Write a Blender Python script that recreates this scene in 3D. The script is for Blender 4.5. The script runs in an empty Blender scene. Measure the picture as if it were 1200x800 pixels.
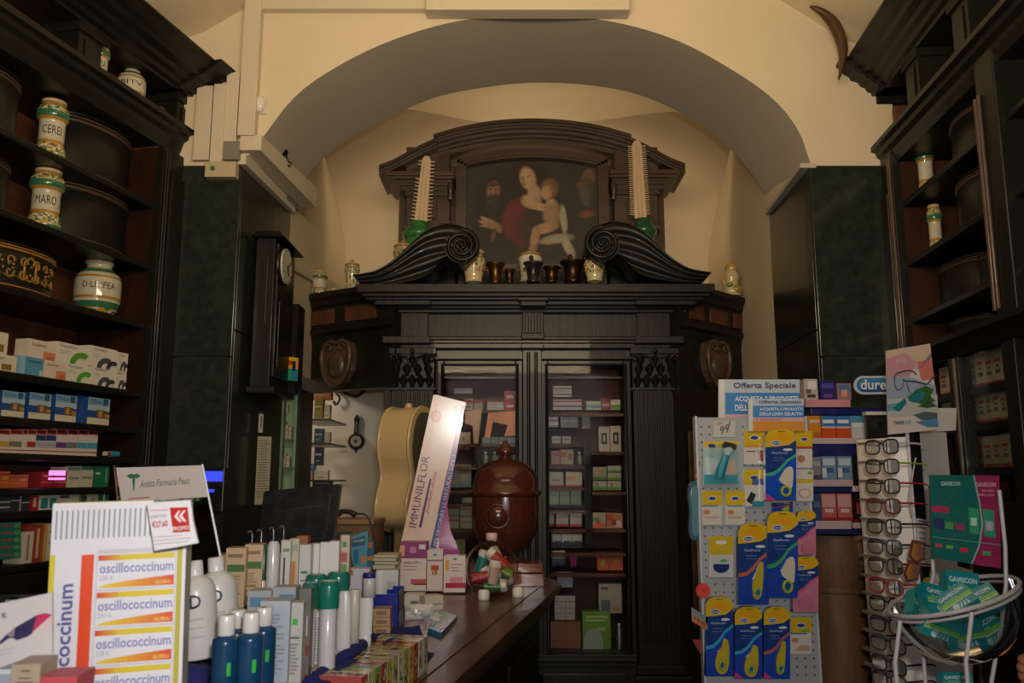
import bpy, bmesh, math, random
from mathutils import Vector, Matrix
C = bpy.context.scene.collection
R = random.Random(7)
# ---------------------------------------------------------------- camera
PITCH = math.radians(9.4); F = 980.0; CZ = 1.5
SP, CP = math.sin(PITCH), math.cos(PITCH)
cd = bpy.data.cameras.new('camera'); cam = bpy.data.objects.new('camera', cd); C.objects.link(cam)
cam.location = (0, 0, CZ); cam.rotation_euler = (math.radians(90)+PITCH, 0, 0)
cd.sensor_width = 36; cd.lens = F/1200*36; cd.clip_start = 0.05
cd.dof.use_dof = True; cd.dof.focus_distance = 3.6; cd.dof.aperture_fstop = 8.0
bpy.context.scene.camera = cam
sc = bpy.context.scene
sc.view_settings.view_transform = 'Standard'; sc.view_settings.look = 'None'
sc.view_settings.exposure = 0.0; sc.view_settings.gamma = 1.0; sc.view_settings.use_curve_mapping = False
w = bpy.data.worlds.new('World'); sc.world = w; w.use_nodes = True
w.node_tree.nodes['Background'].inputs[0].default_value = (0.9, 0.85, 0.75, 1)
w.node_tree.nodes['Background'].inputs[1].default_value = 0.03
# ---------------------------------------------------------------- lights
def light(kind, name, loc, energy, col, size=0.1, sy=None, target=None, spread=None):
    l = bpy.data.lights.new(name, kind); l.energy = energy; l.color = col
    o = bpy.data.objects.new(name, l); C.objects.link(o); o.location = loc
    if kind == 'AREA':
        l.size = size
        if sy: l.shape = 'RECTANGLE'; l.size_y = sy
        if spread: l.spread = math.radians(spread)
    else: l.shadow_soft_size = size
    if target is not None:
        o.rotation_euler = (Vector(target)-Vector(loc)).to_track_quat('-Z', 'Y').to_euler()
    return o
WARM = (1, 0.78, 0.50)
light('AREA', 'shop_front_window_light', (0.2, -2.4, 2.0), 20, (0.92, 0.96, 1.0), 2.2, 2.0, (0.0, 4, 1.6))
light('AREA', 'camera_flash', (0.06, -0.06, 1.62), 18.0, (1, 0.96, 0.90), 0.06, 0.04, (0.05, 3, 1.40))
light('AREA', 'shop_uplighter', (0.0, 1.0, 2.75), 41, WARM, 1.6, 0.4, (0.0, 3.4, 4.0), 150)
light('AREA', 'niche_uplighter', (0.1, 5.50, 2.75), 9.0, WARM, 1.2, 0.12, (0.1, 5.65, 4.0))
light('POINT', 'side_room_lamp', (-1.75, 5.3, 2.35), 9, (1, 0.9, 0.76), 0.08)
# ---------------------------------------------------------------- pixel <-> world
def ray(px, py):
    u = (px-600)/F; v = (400-py)/F
    return Vector((u, CP - v*SP, SP + v*CP))
def at(px, py, Y):
    r = ray(px, py); s = Y/r.y
    return Vector((r.x*s, Y, CZ + r.z*s))
def atz(px, py, Z):
    r = ray(px, py); s = (Z-CZ)/r.z
    return Vector((r.x*s, r.y*s, Z))
def hx(h):
    h = h.lstrip('#')
    c = [int(h[i:i+2], 16)/255 for i in (0, 2, 4)]
    return tuple((x/12.92 if x <= .04045 else ((x+.055)/1.055)**2.4) for x in c) + (1,)
# ---------------------------------------------------------------- materials
def mat(name, col=None, rough=.5, metal=0, coat=0, noise=None, bump=0, bscale=60, spec=.5, trans=0, ior=1.45, emit=None, nscale=(1,1,1), wave=False, alpha=None, cov=None):
    m = bpy.data.materials.new(name); m.use_nodes = True; nt = m.node_tree; b = nt.nodes['Principled BSDF']
    b.inputs['Roughness'].default_value = rough; b.inputs['Metallic'].default_value = metal
    b.inputs['Coat Weight'].default_value = coat; b.inputs['Specular IOR Level'].default_value = spec
    b.inputs['Transmission Weight'].default_value = trans; b.inputs['IOR'].default_value = ior
    L = nt.links
    tc = nt.nodes.new('ShaderNodeTexCoord'); mp = nt.nodes.new('ShaderNodeMapping'); L.new(tc.outputs['Object'], mp.inputs[0])
    mp.inputs['Scale'].default_value = nscale
    if col is None:
        a = nt.nodes.new('ShaderNodeAttribute'); a.attribute_name = 'Col'; src = a.outputs['Color']
    else:
        r = nt.nodes.new('ShaderNodeRGB'); r.outputs[0].default_value = col if len(col) == 4 else (*col, 1); src = r.outputs[0]
    if noise:
        sc_, amt, col2 = noise
        n = nt.nodes.new('ShaderNodeTexNoise'); n.inputs['Scale'].default_value = sc_; n.inputs['Detail'].default_value = 6
        n.inputs['Roughness'].default_value = .6; L.new(mp.outputs[0], n.inputs['Vector'])
        rp = nt.nodes.new('ShaderNodeValToRGB'); rp.color_ramp.elements[0].position = .42; rp.color_ramp.elements[1].position = .68
        L.new(n.outputs['Fac'], rp.inputs[0])
        ml = nt.nodes.new('ShaderNodeMath'); ml.operation = 'MULTIPLY'; ml.inputs[1].default_value = amt; L.new(rp.outputs[0], ml.inputs[0])
        mx = nt.nodes.new('ShaderNodeMix'); mx.data_type = 'RGBA'; L.new(ml.outputs[0], mx.inputs['Factor']); L.new(src, mx.inputs['A'])
        mx.inputs['B'].default_value = col2 if len(col2) == 4 else (*col2, 1); src = mx.outputs['Result']
    L.new(src, b.inputs['Base Color'])
    if bump:
        n2 = nt.nodes.new('ShaderNodeTexNoise'); n2.inputs['Scale'].default_value = bscale; n2.inputs['Detail'].default_value = 4
        L.new(mp.outputs[0], n2.inputs['Vector'])
        bp = nt.nodes.new('ShaderNodeBump'); bp.inputs['Strength'].default_value = bump; bp.inputs['Distance'].default_value = .004
        L.new(n2.outputs['Fac'], bp.inputs['Height']); L.new(bp.outputs[0], b.inputs['Normal'])
    if emit:
        b.inputs['Emission Color'].default_value = emit[0]; b.inputs['Emission Strength'].default_value = emit[1]
    if alpha is not None: b.inputs['Alpha'].default_value = alpha
    return m
M = {
 'wood': mat('dark_walnut', (.0085, .0088, .0068), .40, spec=.34, noise=(9, .8, (.015, .013, .009)), nscale=(1, 1, .12), bump=.25, bscale=40, coat=.08),
 'woodw': mat('brown_carved_wood', (.062, .036, .023), .42, noise=(9, .8, (.11, .066, .042)), nscale=(.15, 1, 1), bump=.25, bscale=40, coat=.2),
 'red': mat('reddish_wood', (.085, .028, .012), .55, noise=(8, .8, (.15, .055, .022)), nscale=(1, 1, .2), bump=.15),
 'counter': mat('counter_walnut', (.060, .028, .016), .30, noise=(6, .9, (.125, .060, .032)), nscale=(6, .5, 1), bump=.12, bscale=30, coat=.12),
 'trunk': mat('pale_brown_wood', (.15, .078, .034), .6, noise=(9, .8, (.09, .045, .02)), nscale=(3, 3, .6), bump=.4, bscale=30),
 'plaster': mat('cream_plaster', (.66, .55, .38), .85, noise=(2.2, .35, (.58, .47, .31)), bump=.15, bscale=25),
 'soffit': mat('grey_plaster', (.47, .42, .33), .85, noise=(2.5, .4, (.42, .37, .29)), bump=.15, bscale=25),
 'white_wall': mat('white_plaster', (.66, .60, .50), .8, noise=(3, .3, (.58, .52, .43)), bump=.1),
 'marble': mat('green_marble', (.013, .018, .013), .26, noise=(26, .85, (.026, .034, .025)), bump=.02, coat=.15),
 'floor': mat('dark_floor', (.05, .035, .025), .4, noise=(8, .7, (.08, .06, .045)), bump=.1),
 'trunking': mat('cream_plastic_trunking', (.60, .52, .38), .5, noise=(12, .2, (.5, .42, .3)), bump=.05),
 'paper': mat('printed_card', None, .45, bump=.03, bscale=90, noise=(30, .08, (.3, .28, .25))),
 'gloss': mat('glossy_card', None, .18, bump=.02, bscale=60, noise=(30, .05, (.3, .28, .25)), coat=.3),
 'plastic': mat('moulded_plastic', None, .28, bump=.02, bscale=60, noise=(20, .06, (.3, .28, .25))),
 'ceramic': mat('glazed_ceramic', None, .12, coat=.6, noise=(50, .18, (.25, .22, .12)), bump=.06, bscale=50),
 'cloth': mat('fabric', None, .9, bump=.4, bscale=220, noise=(60, .2, (.02, .02, .05))),
 'glaze': mat('brown_glaze', (.080, .020, .012), .16, coat=.5, noise=(55, .6, (.04, .012, .009)), bump=.05, bscale=60),
 'metal': mat('old_metal', None, .35, metal=.9, noise=(20, .3, (.05, .04, .03)), bump=.1),
 'painted_metal': mat('painted_metal', None, .35, noise=(20, .1, (.3, .3, .3)), bump=.05),
 'canvas': mat('oil_on_canvas', None, .55, bump=.25, bscale=120, noise=(40, .25, (.015, .01, .006))),
 'skin': mat('skin', (.42, .17, .09), .5, noise=(30, .4, (.35, .12, .07)), bump=.1, bscale=80),
 'bone': mat('dried_bone', (.70, .50, .30), .55, noise=(14, .6, (.55, .36, .19)), nscale=(1, 1, .3), bump=.3, bscale=60),
 'glass': mat('clear_glass', (1, 1, 1), .02, trans=1, ior=1.15, noise=(3, .02, (.9, .95, .9))),
 'cglass': mat('clear_acrylic', (.95, .98, .97), .05, trans=1, ior=1.2, noise=(3, .02, (.9, .95, .9))),
 'greenglass': mat('greenish_glass', (.60, .78, .62), .08, trans=.5, ior=1.3, noise=(3, .1, (.5, .7, .5))),
 'led': mat('blue_led', (.05, .08, .8), .4, emit=((.03, .06, 1, 1), .9), noise=(20, .1, (.1, .1, .9))),
 'pinkled': mat('pink_led', (.9, .3, .8), .4, emit=((1, .25, .8, 1), 1.3), noise=(60, .3, (.6, .1, .5))),
}
# ---------------------------------------------------------------- mesh builder
_tc = {}
def glyphs(s, style=0):
    k = (s, style)
    if k not in _tc:
        cu = bpy.data.curves.new('t', 'FONT'); cu.body = s; cu.size = 1; cu.resolution_u = 2
        if style: cu.shear = .35 if style == 1 else 0
        if style == 2: cu.offset = .018
        ob = bpy.data.objects.new('t', cu); C.objects.link(ob)
        dg = bpy.context.evaluated_depsgraph_get(); me = ob.evaluated_get(dg).to_mesh()
        vs = [(v.co.x, v.co.y) for v in me.vertices]; fs = [tuple(p.vertices) for p in me.polygons]
        bpy.data.objects.remove(ob); bpy.data.curves.remove(cu)
        x0 = min(v[0] for v in vs); x1 = max(v[0] for v in vs); y0 = min(v[1] for v in vs); y1 = max(v[1] for v in vs)
        _tc[k] = ([((a-x0)/(x1-x0), (b-y0)/(y1-y0)) for a, b in vs], fs)
    return _tc[k]
WHITE = hx('e8e4dc')
class MB:
    def __init__(s): s.v = []; s.f = []; s.c = []; s.T = None; s.sm = []
    def add(s, vs, fs, col=WHITE, smooth=False):
        n = len(s.v)
        if s.T is not None: vs = [s.T @ Vector(p) for p in vs]
        s.v += [tuple(p) for p in vs]
        per = isinstance(col, list)
        for i, f in enumerate(fs):
            s.f.append(tuple(n+j for j in f)); s.c.append(col[i] if per else col); s.sm.append(smooth)
        return s
    def hexa(s, p, col=WHITE):   # p: 4 bottom (ccw), 4 top
        return s.add(p, [(3,2,1,0),(4,5,6,7),(0,1,5,4),(1,2,6,5),(2,3,7,6),(3,0,4,7)], col)
    def box(s, x0, x1, y0, y1, z0, z1, col=WHITE):
        return s.hexa([(x0,y0,z0),(x1,y0,z0),(x1,y1,z0),(x0,y1,z0),(x0,y0,z1),(x1,y0,z1),(x1,y1,z1),(x0,y1,z1)], col)
    def pbox(s, x0, y0, x1, y1, Yf, Yb, col=WHITE):  # pixel rect on plane Yf, straight back to Yb
        ym = (y0+y1)/2; xm = (x0+x1)/2
        return s.box(at(x0,ym,Yf).x, at(x1,ym,Yf).x, Yf, Yb, at(xm,y1,Yf).z, at(xm,y0,Yf).z, col)
    def quad(s, a, b, c, d, col=WHITE): return s.add([a,b,c,d], [(0,1,2,3)], col)
    def prism(s, pts, axis, a, b, col=WHITE, smooth=False):  # pts 2D in remaining axes
        def P(p, t): return {'x': (t,p[0],p[1]), 'y': (p[0],t,p[1]), 'z': (p[0],p[1],t)}[axis]
        n = len(pts); vs = [P(p,a) for p in pts]+[P(p,b) for p in pts]
        fs = [(i,(i+1)%n,n+(i+1)%n,n+i) for i in range(n)]
        s.add(vs, fs, col, smooth); s.add([P(p,a) for p in pts], [tuple(range(n))], col); s.add([P(p,b) for p in pts], [tuple(range(n))], col)
        return s
    def lathe(s, prof, seg=24, c=(0,0,0), cols=None, col=WHITE, sy=1, smooth=True, cap=True, th=None):
        vs = []; fs = []; cc = []
        n = len(prof); k = seg
        for r, z in prof:
            for i in range(k):
                a = 2*math.pi*i/k; vs.append((c[0]+r*math.cos(a), c[1]+r*sy*math.sin(a), c[2]+z))
        for j in range(n-1):
            for i in range(k):
                fs.append((j*k+i, j*k+(i+1)%k, (j+1)*k+(i+1)%k, (j+1)*k+i)); cc.append(cols[j] if cols else col)
        s.add(vs, fs, cc, smooth)
        if cap:
            s.add(vs[:k], [tuple(range(k))[::-1]], cols[0] if cols else col); s.add(vs[-k:], [tuple(range(k))], cols[-1] if cols else col)
        return s
    def tube(s, pts, r, seg=8, col=WHITE, closed=False):
        pts = [Vector(p) for p in pts]; n = len(pts); vs = []; fs = []
        rr = r if isinstance(r, (list, tuple)) else [r]*n
        prev = None
        for i, p in enumerate(pts):
            if closed: t = pts[(i+1)%n]-pts[i-1]
            else: t = pts[min(i+1,n-1)]-pts[max(i-1,0)]
            if t.length < 1e-9: t = Vector((0,0,1))
            t.normalize()
            if prev is None:
                u = t.orthogonal().normalized()
            else:
                u = prev - t*prev.dot(t)
                u = u.normalized() if u.length > 1e-6 else t.orthogonal().normalized()
            prev = u; wv = t.cross(u)
            for k in range(seg):
                a = 2*math.pi*k/seg; vs.append(p + (u*math.cos(a)+wv*math.sin(a))*rr[i])
        m = n if closed else n-1
        for i in range(m):
            for k in range(seg):
                j = (i+1)%n
                fs.append((i*seg+k, i*seg+(k+1)%seg, j*seg+(k+1)%seg, j*seg+k))
        s.add(vs, fs, col, True)
        if not closed: s.add(vs[:seg], [tuple(range(seg))[::-1]], col); s.add(vs[-seg:], [tuple(range(seg))], col)
        return s
    def ball(s, c, rx, ry=None, rz=None, col=WHITE, seg=12, rings=8):
        ry = ry or rx; rz = rz or rx; vs = [(c[0],c[1],c[2]-rz)]; fs = []
        for j in range(1, rings):
            t = math.pi*j/rings
            for i in range(seg):
                a = 2*math.pi*i/seg; vs.append((c[0]+rx*math.sin(t)*math.cos(a), c[1]+ry*math.sin(t)*math.sin(a), c[2]-rz*math.cos(t)))
        vs.append((c[0],c[1],c[2]+rz)); L = len(vs)-1
        for i in range(seg):
            fs.append((0, 1+(i+1)%seg, 1+i)); fs.append((L, L-seg+i, L-seg+(i+1)%seg))
            for j in range(rings-2):
                a = 1+j*seg; fs.append((a+i, a+(i+1)%seg, a+seg+(i+1)%seg, a+seg+i))
        return s.add(vs, fs, col, True)
    def disc(s, cx, cz, rx, rz, y, col=WHITE, seg=20, a0=0, a1=360):   # flat, facing -y
        vs = [(cx,y,cz)]+[(cx+rx*math.cos(math.radians(a0+(a1-a0)*i/seg)), y, cz+rz*math.sin(math.radians(a0+(a1-a0)*i/seg))) for i in range(seg+1)]
        return s.add(vs, [(0,i,i+1) for i in range(1,seg+1)], col)
    def poly(s, pts, y, col=WHITE): return s.add([(a,y,b) for a,b in pts], [tuple(range(len(pts)))], col)
    def rect(s, x0, x1, z0, z1, y, col=WHITE): return s.quad((x0,y,z0),(x1,y,z0),(x1,y,z1),(x0,y,z1), col)
    def text(s, t, x0, x1, z0, z1, y, col=hx('202020'), style=0, f=None, vert=False):
        vs, fs = glyphs(t, style)
        if f is None:
            if vert: f = lambda u, v: (x1-(x1-x0)*v, y, z0+(z1-z0)*u)
            else: f = lambda u, v: (x0+(x1-x0)*u, y, z0+(z1-z0)*v)
        return s.add([f(u,v) for u,v in vs], fs, col)
    def build(s, name, m, parent=None, loc=(0,0,0), rz=0, rx=0, ry=0, bevel=0, label=None, cat=None, group=None, kind=None):
        me = bpy.data.meshes.new(name); me.from_pydata(s.v, [], s.f)
        ca = me.color_attributes.new('Col', 'FLOAT_COLOR', 'CORNER')
        arr = []
        for p, c in zip(s.f, s.c): arr += list(c)*len(p)
        ca.data.foreach_set('color', arr)
        me.polygons.foreach_set('use_smooth', s.sm)
        me.materials.append(M[m] if isinstance(m, str) else m)
        o = bpy.data.objects.new(name, me); C.objects.link(o)
        o.location = loc; o.rotation_euler = (rx, ry, rz)
        if parent: o.parent = parent
        if bevel:
            b = o.modifiers.new('b', 'BEVEL'); b.width = bevel; b.segments = 2; b.limit_method = 'ANGLE'
        if label: o['label'] = label; o['category'] = cat
        if group: o['group'] = group
        if kind: o['kind'] = kind
        return o
def thing(name, label, cat, loc=(0,0,0), rz=0, group=None, rx=0, ry=0, kind=None):
    o = bpy.data.objects.new(name, None); C.objects.link(o); o.empty_display_size = .05
    o.location = loc; o.rotation_euler = (rx, ry, rz)
    if kind: o['kind'] = kind
    if label: o['label'] = label; o['category'] = cat
    if group: o['group'] = group
    return o
def sm(pts, n=40):   # catmull-rom resample of 2D/3D points by arc length
    P = [Vector(p) for p in pts]; out = []
    P2 = [2*P[0]-P[1]]+P+[2*P[-1]-P[-2]]
    dense = []
    for i in range(1, len(P2)-2):
        a, b, c, d = P2[i-1:i+3]
        for k in range(12):
            t = k/12; dense.append(.5*((2*b)+(c-a)*t+(2*a-5*b+4*c-d)*t*t+(3*b-a-3*c+d)*t**3))
    dense.append(P[-1])
    L = [0]
    for i in range(1, len(dense)): L.append(L[-1]+(dense[i]-dense[i-1]).length)
    j = 0
    for i in range(n):
        t = L[-1]*i/(n-1)
        while j < len(L)-2 and L[j+1] < t: j += 1
        u = (t-L[j])/max(L[j+1]-L[j], 1e-9); out.append(dense[j].lerp(dense[j+1], min(u,1)))
    return out
ORD = ['first','second','third','fourth','fifth','sixth','seventh','eighth','ninth','tenth','eleventh','twelfth']
def nth(i, n): return 'leftmost' if i == 0 else ('rightmost' if i == n-1 else ORD[min(i,11)]+' from left')
# ================================================================ SETTING
YN, YF_ = 3.75, 4.46      # near and far face of the arch wall
PT = 2.96                 # top of the marble piers
xl0 = at(275,400,YN).x-.012; xr0 = at(961,400,YN).x; xl1 = at(334,400,YF_).x; xr1 = at(909,400,YF_).x
fl = MB(); fl.box(-3.6, 3.4, -3.2, 7.2, -.1, 0); o = fl.build('floor', 'floor', kind='structure')
near = [at(x,y,YN) for x,y in [(278,207),(290,183),(310,158),(342,117),(380,87),(447,52),(530,26),(620,17),(710,24),(790,46),(855,80),(905,115),(934,150),(946,180),(951,195)]]
far = [at(x,y,YF_) for x,y in [(338,252),(350,222),(370,194),(392,175),(430,152),(480,126),(530,109),(620,97),(700,101),(760,115),(820,145),(860,178),(880,202),(895,225),(906,247)]]
near[0].z = PT; near[-1].z = PT; far[0].z = PT; far[-1].z = PT
NA = 48
na = sm(near, NA); fa = sm(far, NA)
ctop = [(-2.9,3.35),(-2.0,3.45),(-1.49,3.64),(-1.27,3.78),(-.8,4.05),(-.4,4.22),(0,4.3),(.4,4.22),(.8,4.05),(1.32,3.80),(1.6,3.6),(2.0,3.45),(2.9,3.35)]
def zc(x):
    for (a,b),(c,d) in zip(ctop, ctop[1:]):
        if a <= x <= c: return b+(d-b)*(x-a)/(c-a)
    return 3.35
aw = MB()
# spandrel wall: columns from arch edge up to the vault
for i in range(NA-1):
    a, b = na[i], na[i+1]
    aw.quad((a.x,YN,a.z),(b.x,YN,b.z),(b.x,YN,4.5),(a.x,YN,4.5))
aw.box(-3.0, na[0].x, YN, YF_, PT, 4.5); aw.box(na[-1].x, 3.0, YN, YF_, PT, 4.5)
aw.build('wall_front_arch', 'plaster', kind='structure')
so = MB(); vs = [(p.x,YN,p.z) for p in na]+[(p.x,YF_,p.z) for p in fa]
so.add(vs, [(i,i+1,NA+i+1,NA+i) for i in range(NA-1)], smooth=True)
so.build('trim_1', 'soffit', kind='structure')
# piers faced in green marble slabs
def pier(side, x_out, x_in0, x_in1):
    root = thing('wall_pier_'+side, None, None, kind='structure')
    core = MB(); s = 1 if side == 'left' else -1
    core.hexa([(x_out,YN+.03,0),(x_in0-.03*s,YN+.03,0),(x_in1-.03*s,YF_,0),(x_out,YF_,0),(x_out,YN+.03,PT-.01),(x_in0-.03*s,YN+.03,PT-.01),(x_in1-.03*s,YF_,PT-.01),(x_out,YF_,PT-.01)])
    core.build('pier_core', 'plaster', root)
    zs = [0.0, .95, 2.05, PT]
    for a, b in zip(zs, zs[1:]):
        f = MB(); f.box(min(x_out,x_in0), max(x_out,x_in0)-.0, YN, YN+.03, a+.002, b-.002); f.build('marble_slab', 'marble', root, bevel=.003)
    for a, b in zip([0.0,2.18],[2.18,PT]):
        f = MB(); f.hexa([(x_in0,YN+.034,a+.002),(x_in0-.03*s,YN+.034,a+.002),(x_in1-.03*s,YF_,a+.002),(x_in1,YF_,a+.002),
                          (x_in0,YN+.034,b-.002),(x_in0-.03*s,YN+.034,b-.002),(x_in1-.03*s,YF_,b-.002),(x_in1,YF_,b-.002)])
        f.build('marble_slab', 'marble', root, bevel=.003)
    return root
pier('left', -2.6, xl0, xl1); pier('right', 2.6, xr0, xr1)
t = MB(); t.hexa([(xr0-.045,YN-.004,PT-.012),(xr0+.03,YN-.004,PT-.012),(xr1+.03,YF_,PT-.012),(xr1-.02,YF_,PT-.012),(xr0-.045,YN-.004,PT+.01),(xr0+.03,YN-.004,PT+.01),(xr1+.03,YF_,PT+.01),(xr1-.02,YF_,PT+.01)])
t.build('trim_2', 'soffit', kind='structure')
# barrel vault over the shop
cv = MB(); vs = [(x,YN,z) for x,z in ctop]+[(x,-3.2,z) for x,z in ctop]; n = len(ctop)
cv.add(vs, [(i,i+1,n+i+1,n+i) for i in range(n-1)], smooth=True); cv.build('ceiling', 'plaster', kind='structure')
for nm, x0, x1 in (('wall_left', -2.95, -2.85), ('wall_right', 2.85, 2.95)):
    b = MB(); b.box(x0, x1, -3.2, YN, 0, 3.45); b.build(nm, 'plaster', kind='structure')
b = MB(); b.box(-2.9, 2.9, -3.3, -3.2, 0, 4.5); b.build('wall_back', 'plaster', kind='structure')
# niche behind the arch
YB = 5.95
corL = [at(x,y,YB) for x,y in [(352,160),(375,195),(392,230),(402,267),(406,300),(404,360)]]
corR = [at(x,y,YB) for x,y in [(880,160),(862,185),(846,225),(836,265),(830,300),(832,360)]]
cl = sm(corL, 14); cr = sm(corR, 14)
nw = MB()
for A, D in ((cl, xl1), (cr, xr1)):
    n = len(A); vs = []
    for p in A:
        for k in range(9):
            u = k/8; zz = p.z; vs.append((D+(p.x-D)*u*(1.0), YF_+(YB-YF_)*math.sin(u*math.pi/2), zz))
    nw.add(vs, [(i*9+k, i*9+k+1, (i+1)*9+k+1, (i+1)*9+k) for i in range(n-1) for k in range(8)], smooth=True)
    lo = A[-1]
    if D > 0: nw.quad((D,YF_,lo.z),(lo.x,YB,lo.z),(lo.x,YB,0),(D,YF_,0))
    else: nw.quad((D,YF_,lo.z),(lo.x,YB,lo.z),(lo.x,YB,2.1),(D,YF_,2.1))
nw.build('wall_niche_sides', 'plaster', kind='structure')
bw = MB(); top = [(at(352,160,YB).x, at(352,160,YB).z)]+[(at(x,y,YB).x, at(x,y,YB).z) for x,y in [(400,150),(440,132),(480,128),(556,142),(620,146),(692,142),(788,131),(830,140)]]+[(at(880,160,YB).x, at(880,160,YB).z)]
tp = sm([(a,b) for a,b in top], 30)
for i in range(29):
    a, b = tp[i], tp[i+1]
    bw.quad((a.x,YB,2.1),(b.x,YB,2.1),(b.x,YB,b.y),(a.x,YB,a.y))
bw.box(-.6, at(880,300,YB).x, YB, YB+.05, 0, 2.1)
bw.build('wall_niche_back', 'plaster', kind='structure')
nc = MB(); vs = [(p.x,YB,p.y) for p in tp]+[(p.x*.98,YF_,max(p.y+.25,4.3)) for p in tp]
nc.add(vs, [(i,i+1,30+i+1,30+i) for i in range(29)], smooth=True)
nc.build('ceiling_niche', 'plaster', kind='structure')
nb = MB(); nb.box(-3, 3, YF_, YF_+.02, 4.0, 4.6); nb.box(-3, xl1-.35, YF_, YF_+.02, PT, 4.6); nb.build('wall_arch_rear', 'plaster', kind='structure')
# side room behind the left wing
srm = MB()
srm.box(-3.3, at(449,500,5.95).x+.25, 5.96, 6.0, 0, 2.9)
srm.box(-2.45, -2.4, 4.47, 6.0, 0, 2.9)
srm.build('wall_side_room', 'white_wall', kind='structure')
b = MB(); b.box(-3.3, -1.30, 4.47, 6.0, 2.6, 2.65); b.build('ceiling_side_room', 'white_wall', kind='structure')
# wall trunking, fixture and small wall things
def ptrunk(name, rects, Y0, d, label, cat='cable cover'):
    mb = MB()
    for r in rects: mb.pbox(*r, Y0-d, Y0)
    return mb.build(name, 'trunking', label=label, cat=cat, bevel=.003)
ptrunk('cable_trunking', [(283,-30,303,158)], YN-.002, .05, 'wide cream plastic trunking running down the arch wall beside the left cornice')
ptrunk('cable_trunking', [(303,-14,500,10)], YN-.002, .04, 'horizontal cream trunking along the top of the arch wall')
ptrunk('cable_trunking', [(228,100,247,187)], YN-.002, .03, 'flat white cover strip right beside the carved left cornice end')
ptrunk('cable_trunking', [(248,98,262,190)], YN-.002, .045, 'narrow beige upright trunking, middle of the three under the left cornice')
ptrunk('cable_trunking', [(263,84,278,186)], YN-.002, .035, 'short white upright trunking just left of the widest cream one')
jb = MB(); jb.pbox(240,189,276,207,YN-.05,YN-.002,hx('b8a684')); p = at(249,197,YN-.052)
jb.disc(p.x, p.z, .012, .012, YN-.0515, hx('2f6b3a')); 
jb.build('junction_box', 'paper', label='cream junction box with a green dot on top of left green pier', cat='box', bevel=.002)
pb = MB(); pb.pbox(499,-20,738,11,YN-.09,YN-.002)
pb.build('wall_unit', 'trunking', label='long pale grey wall unit cut by the top edge above the arch', cat='unit', bevel=.006)
# slanted strip light on the left reveal
fx = thing('strip_light', 'long boxy cream strip light mounted along the top of the left pier', 'light')
a = at(311,158,YN-.02); b_ = at(369,216,YF_+.0); 
def P8(x0n,x1n,zn0,zn1,Yn,x0f,x1f,zf0,zf1,Yf): return [(x0n,Yn,zn0),(x1n,Yn,zn0),(x1f,Yf,zf0),(x0f,Yf,zf0),(x0n,Yn,zn1),(x1n,Yn,zn1),(x1f,Yf,zf1),(x0f,Yf,zf1)]
zt = at(300,160,YN-.02).z
h = MB(); h.hexa(P8(at(284,170,YN).x, at(309,170,YN).x, zt-.075, zt, YN-.04, at(350,230,YF_).x, at(369,230,YF_).x, at(360,240,YF_).z, at(360,217,YF_).z, YF_+.05)); h.build('housing', 'trunking', fx, bevel=.004)
h = MB(); h.hexa(P8(at(264,190,YN).x, at(283,190,YN).x, zt-.12, zt-.03, YN-.04, at(338,240,YF_).x, at(349,240,YF_).x, at(345,243,YF_).z, at(345,225,YF_).z, YF_+.05), hx('7c776a')); h.build('diffuser', M['painted_metal'], fx, bevel=.002)
h = MB(); h.hexa(P8(xl0-.01, xl0+.025, PT-.0, PT+.05, YN-.02, xl1-.01, xl1+.025, PT-.0, PT+.05, YF_)); h.build('trim_3', 'trunking', kind='structure')
sn = thing('motion_sensor', 'small white oval motion sensor on the arch wall by the trunking', 'sensor', at(306,124,YN))
q = MB(); q.ball((0,-.02,0), .026, .022, .042, hx('d8d2c8')); q.build('sensor_dome', 'plastic', sn); q = MB(); q.box(-.028,.028,-.012,0,-.044,.044, hx('cfc6b4')); q.build('back_plate', 'plastic', sn, bevel=.004)
sp = thing('small_spotlight', 'tiny dark spotlight on a bent wire above the left strip light', 'lamp', at(331,178,4.05))
q = MB(); q.ball((0,0,0), .03, .03, .022, hx('30302c')); q.build('lamp_head', 'metal', sp)
q = MB(); q.tube([(-.05,0,.045),(-.045,0,.02),(-.02,0,.01),(.02,0,-.02),(.03,0,-.05),(.05,0,-.06),(.045,0,-.075),(.02,0,-.07)], .004, 6, hx('26221c')); q.build('wire', 'metal', sp)
# niche ledges / trunking
q = MB(); q.hexa(P8(at(334,303,4.5).x, at(334,303,4.5).x+.05, at(334,316,4.5).z, at(334,303,4.5).z, 4.5, at(400,345,5.9).x, at(400,345,5.9).x+.05, at(400,352,5.9).z, at(400,340,5.9).z, 5.9))
q.build('wall_ledge', 'trunking', label='sloping cream ledge running back along the niche wall beside the clock', cat='ledge', bevel=.003)
q = MB(); q.pbox(864,290,881,338,5.28,5.36); q.build('wall_box', 'white_wall', label='tall pinkish white box on the niche wall behind the figurine', cat='box', bevel=.003)
g = MB(); g.pbox(878,331,891,350,4.95,5.02); g.pbox(888,344,905,352,4.92,4.98); g.pbox(900,334,906,422,4.9,4.96); g.pbox(889,418,893,470,4.92,4.98); g.pbox(889,426,918,431,4.9,4.94)
g.build('pipe_cover', 'trunking', label='stepped cream pipe cover beside the right cabinet wing', cat='cable cover', bevel=.003)
hn = MB(); pts = [at(x,y,YN-.1) for x,y in [(949,7),(965,15),(977,28),(985,45),(988,62),(986,80),(983,93)]]
hn.tube(sm(pts, 24), [.004+.024*math.sin(math.pi*(i/23)**.8) for i in range(24)], 10, hx('4a2d18'))
hn.build('curved_horn', 'plastic', label='dark brown curved horn fixed high beside the right cornice', cat='horn')
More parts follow.
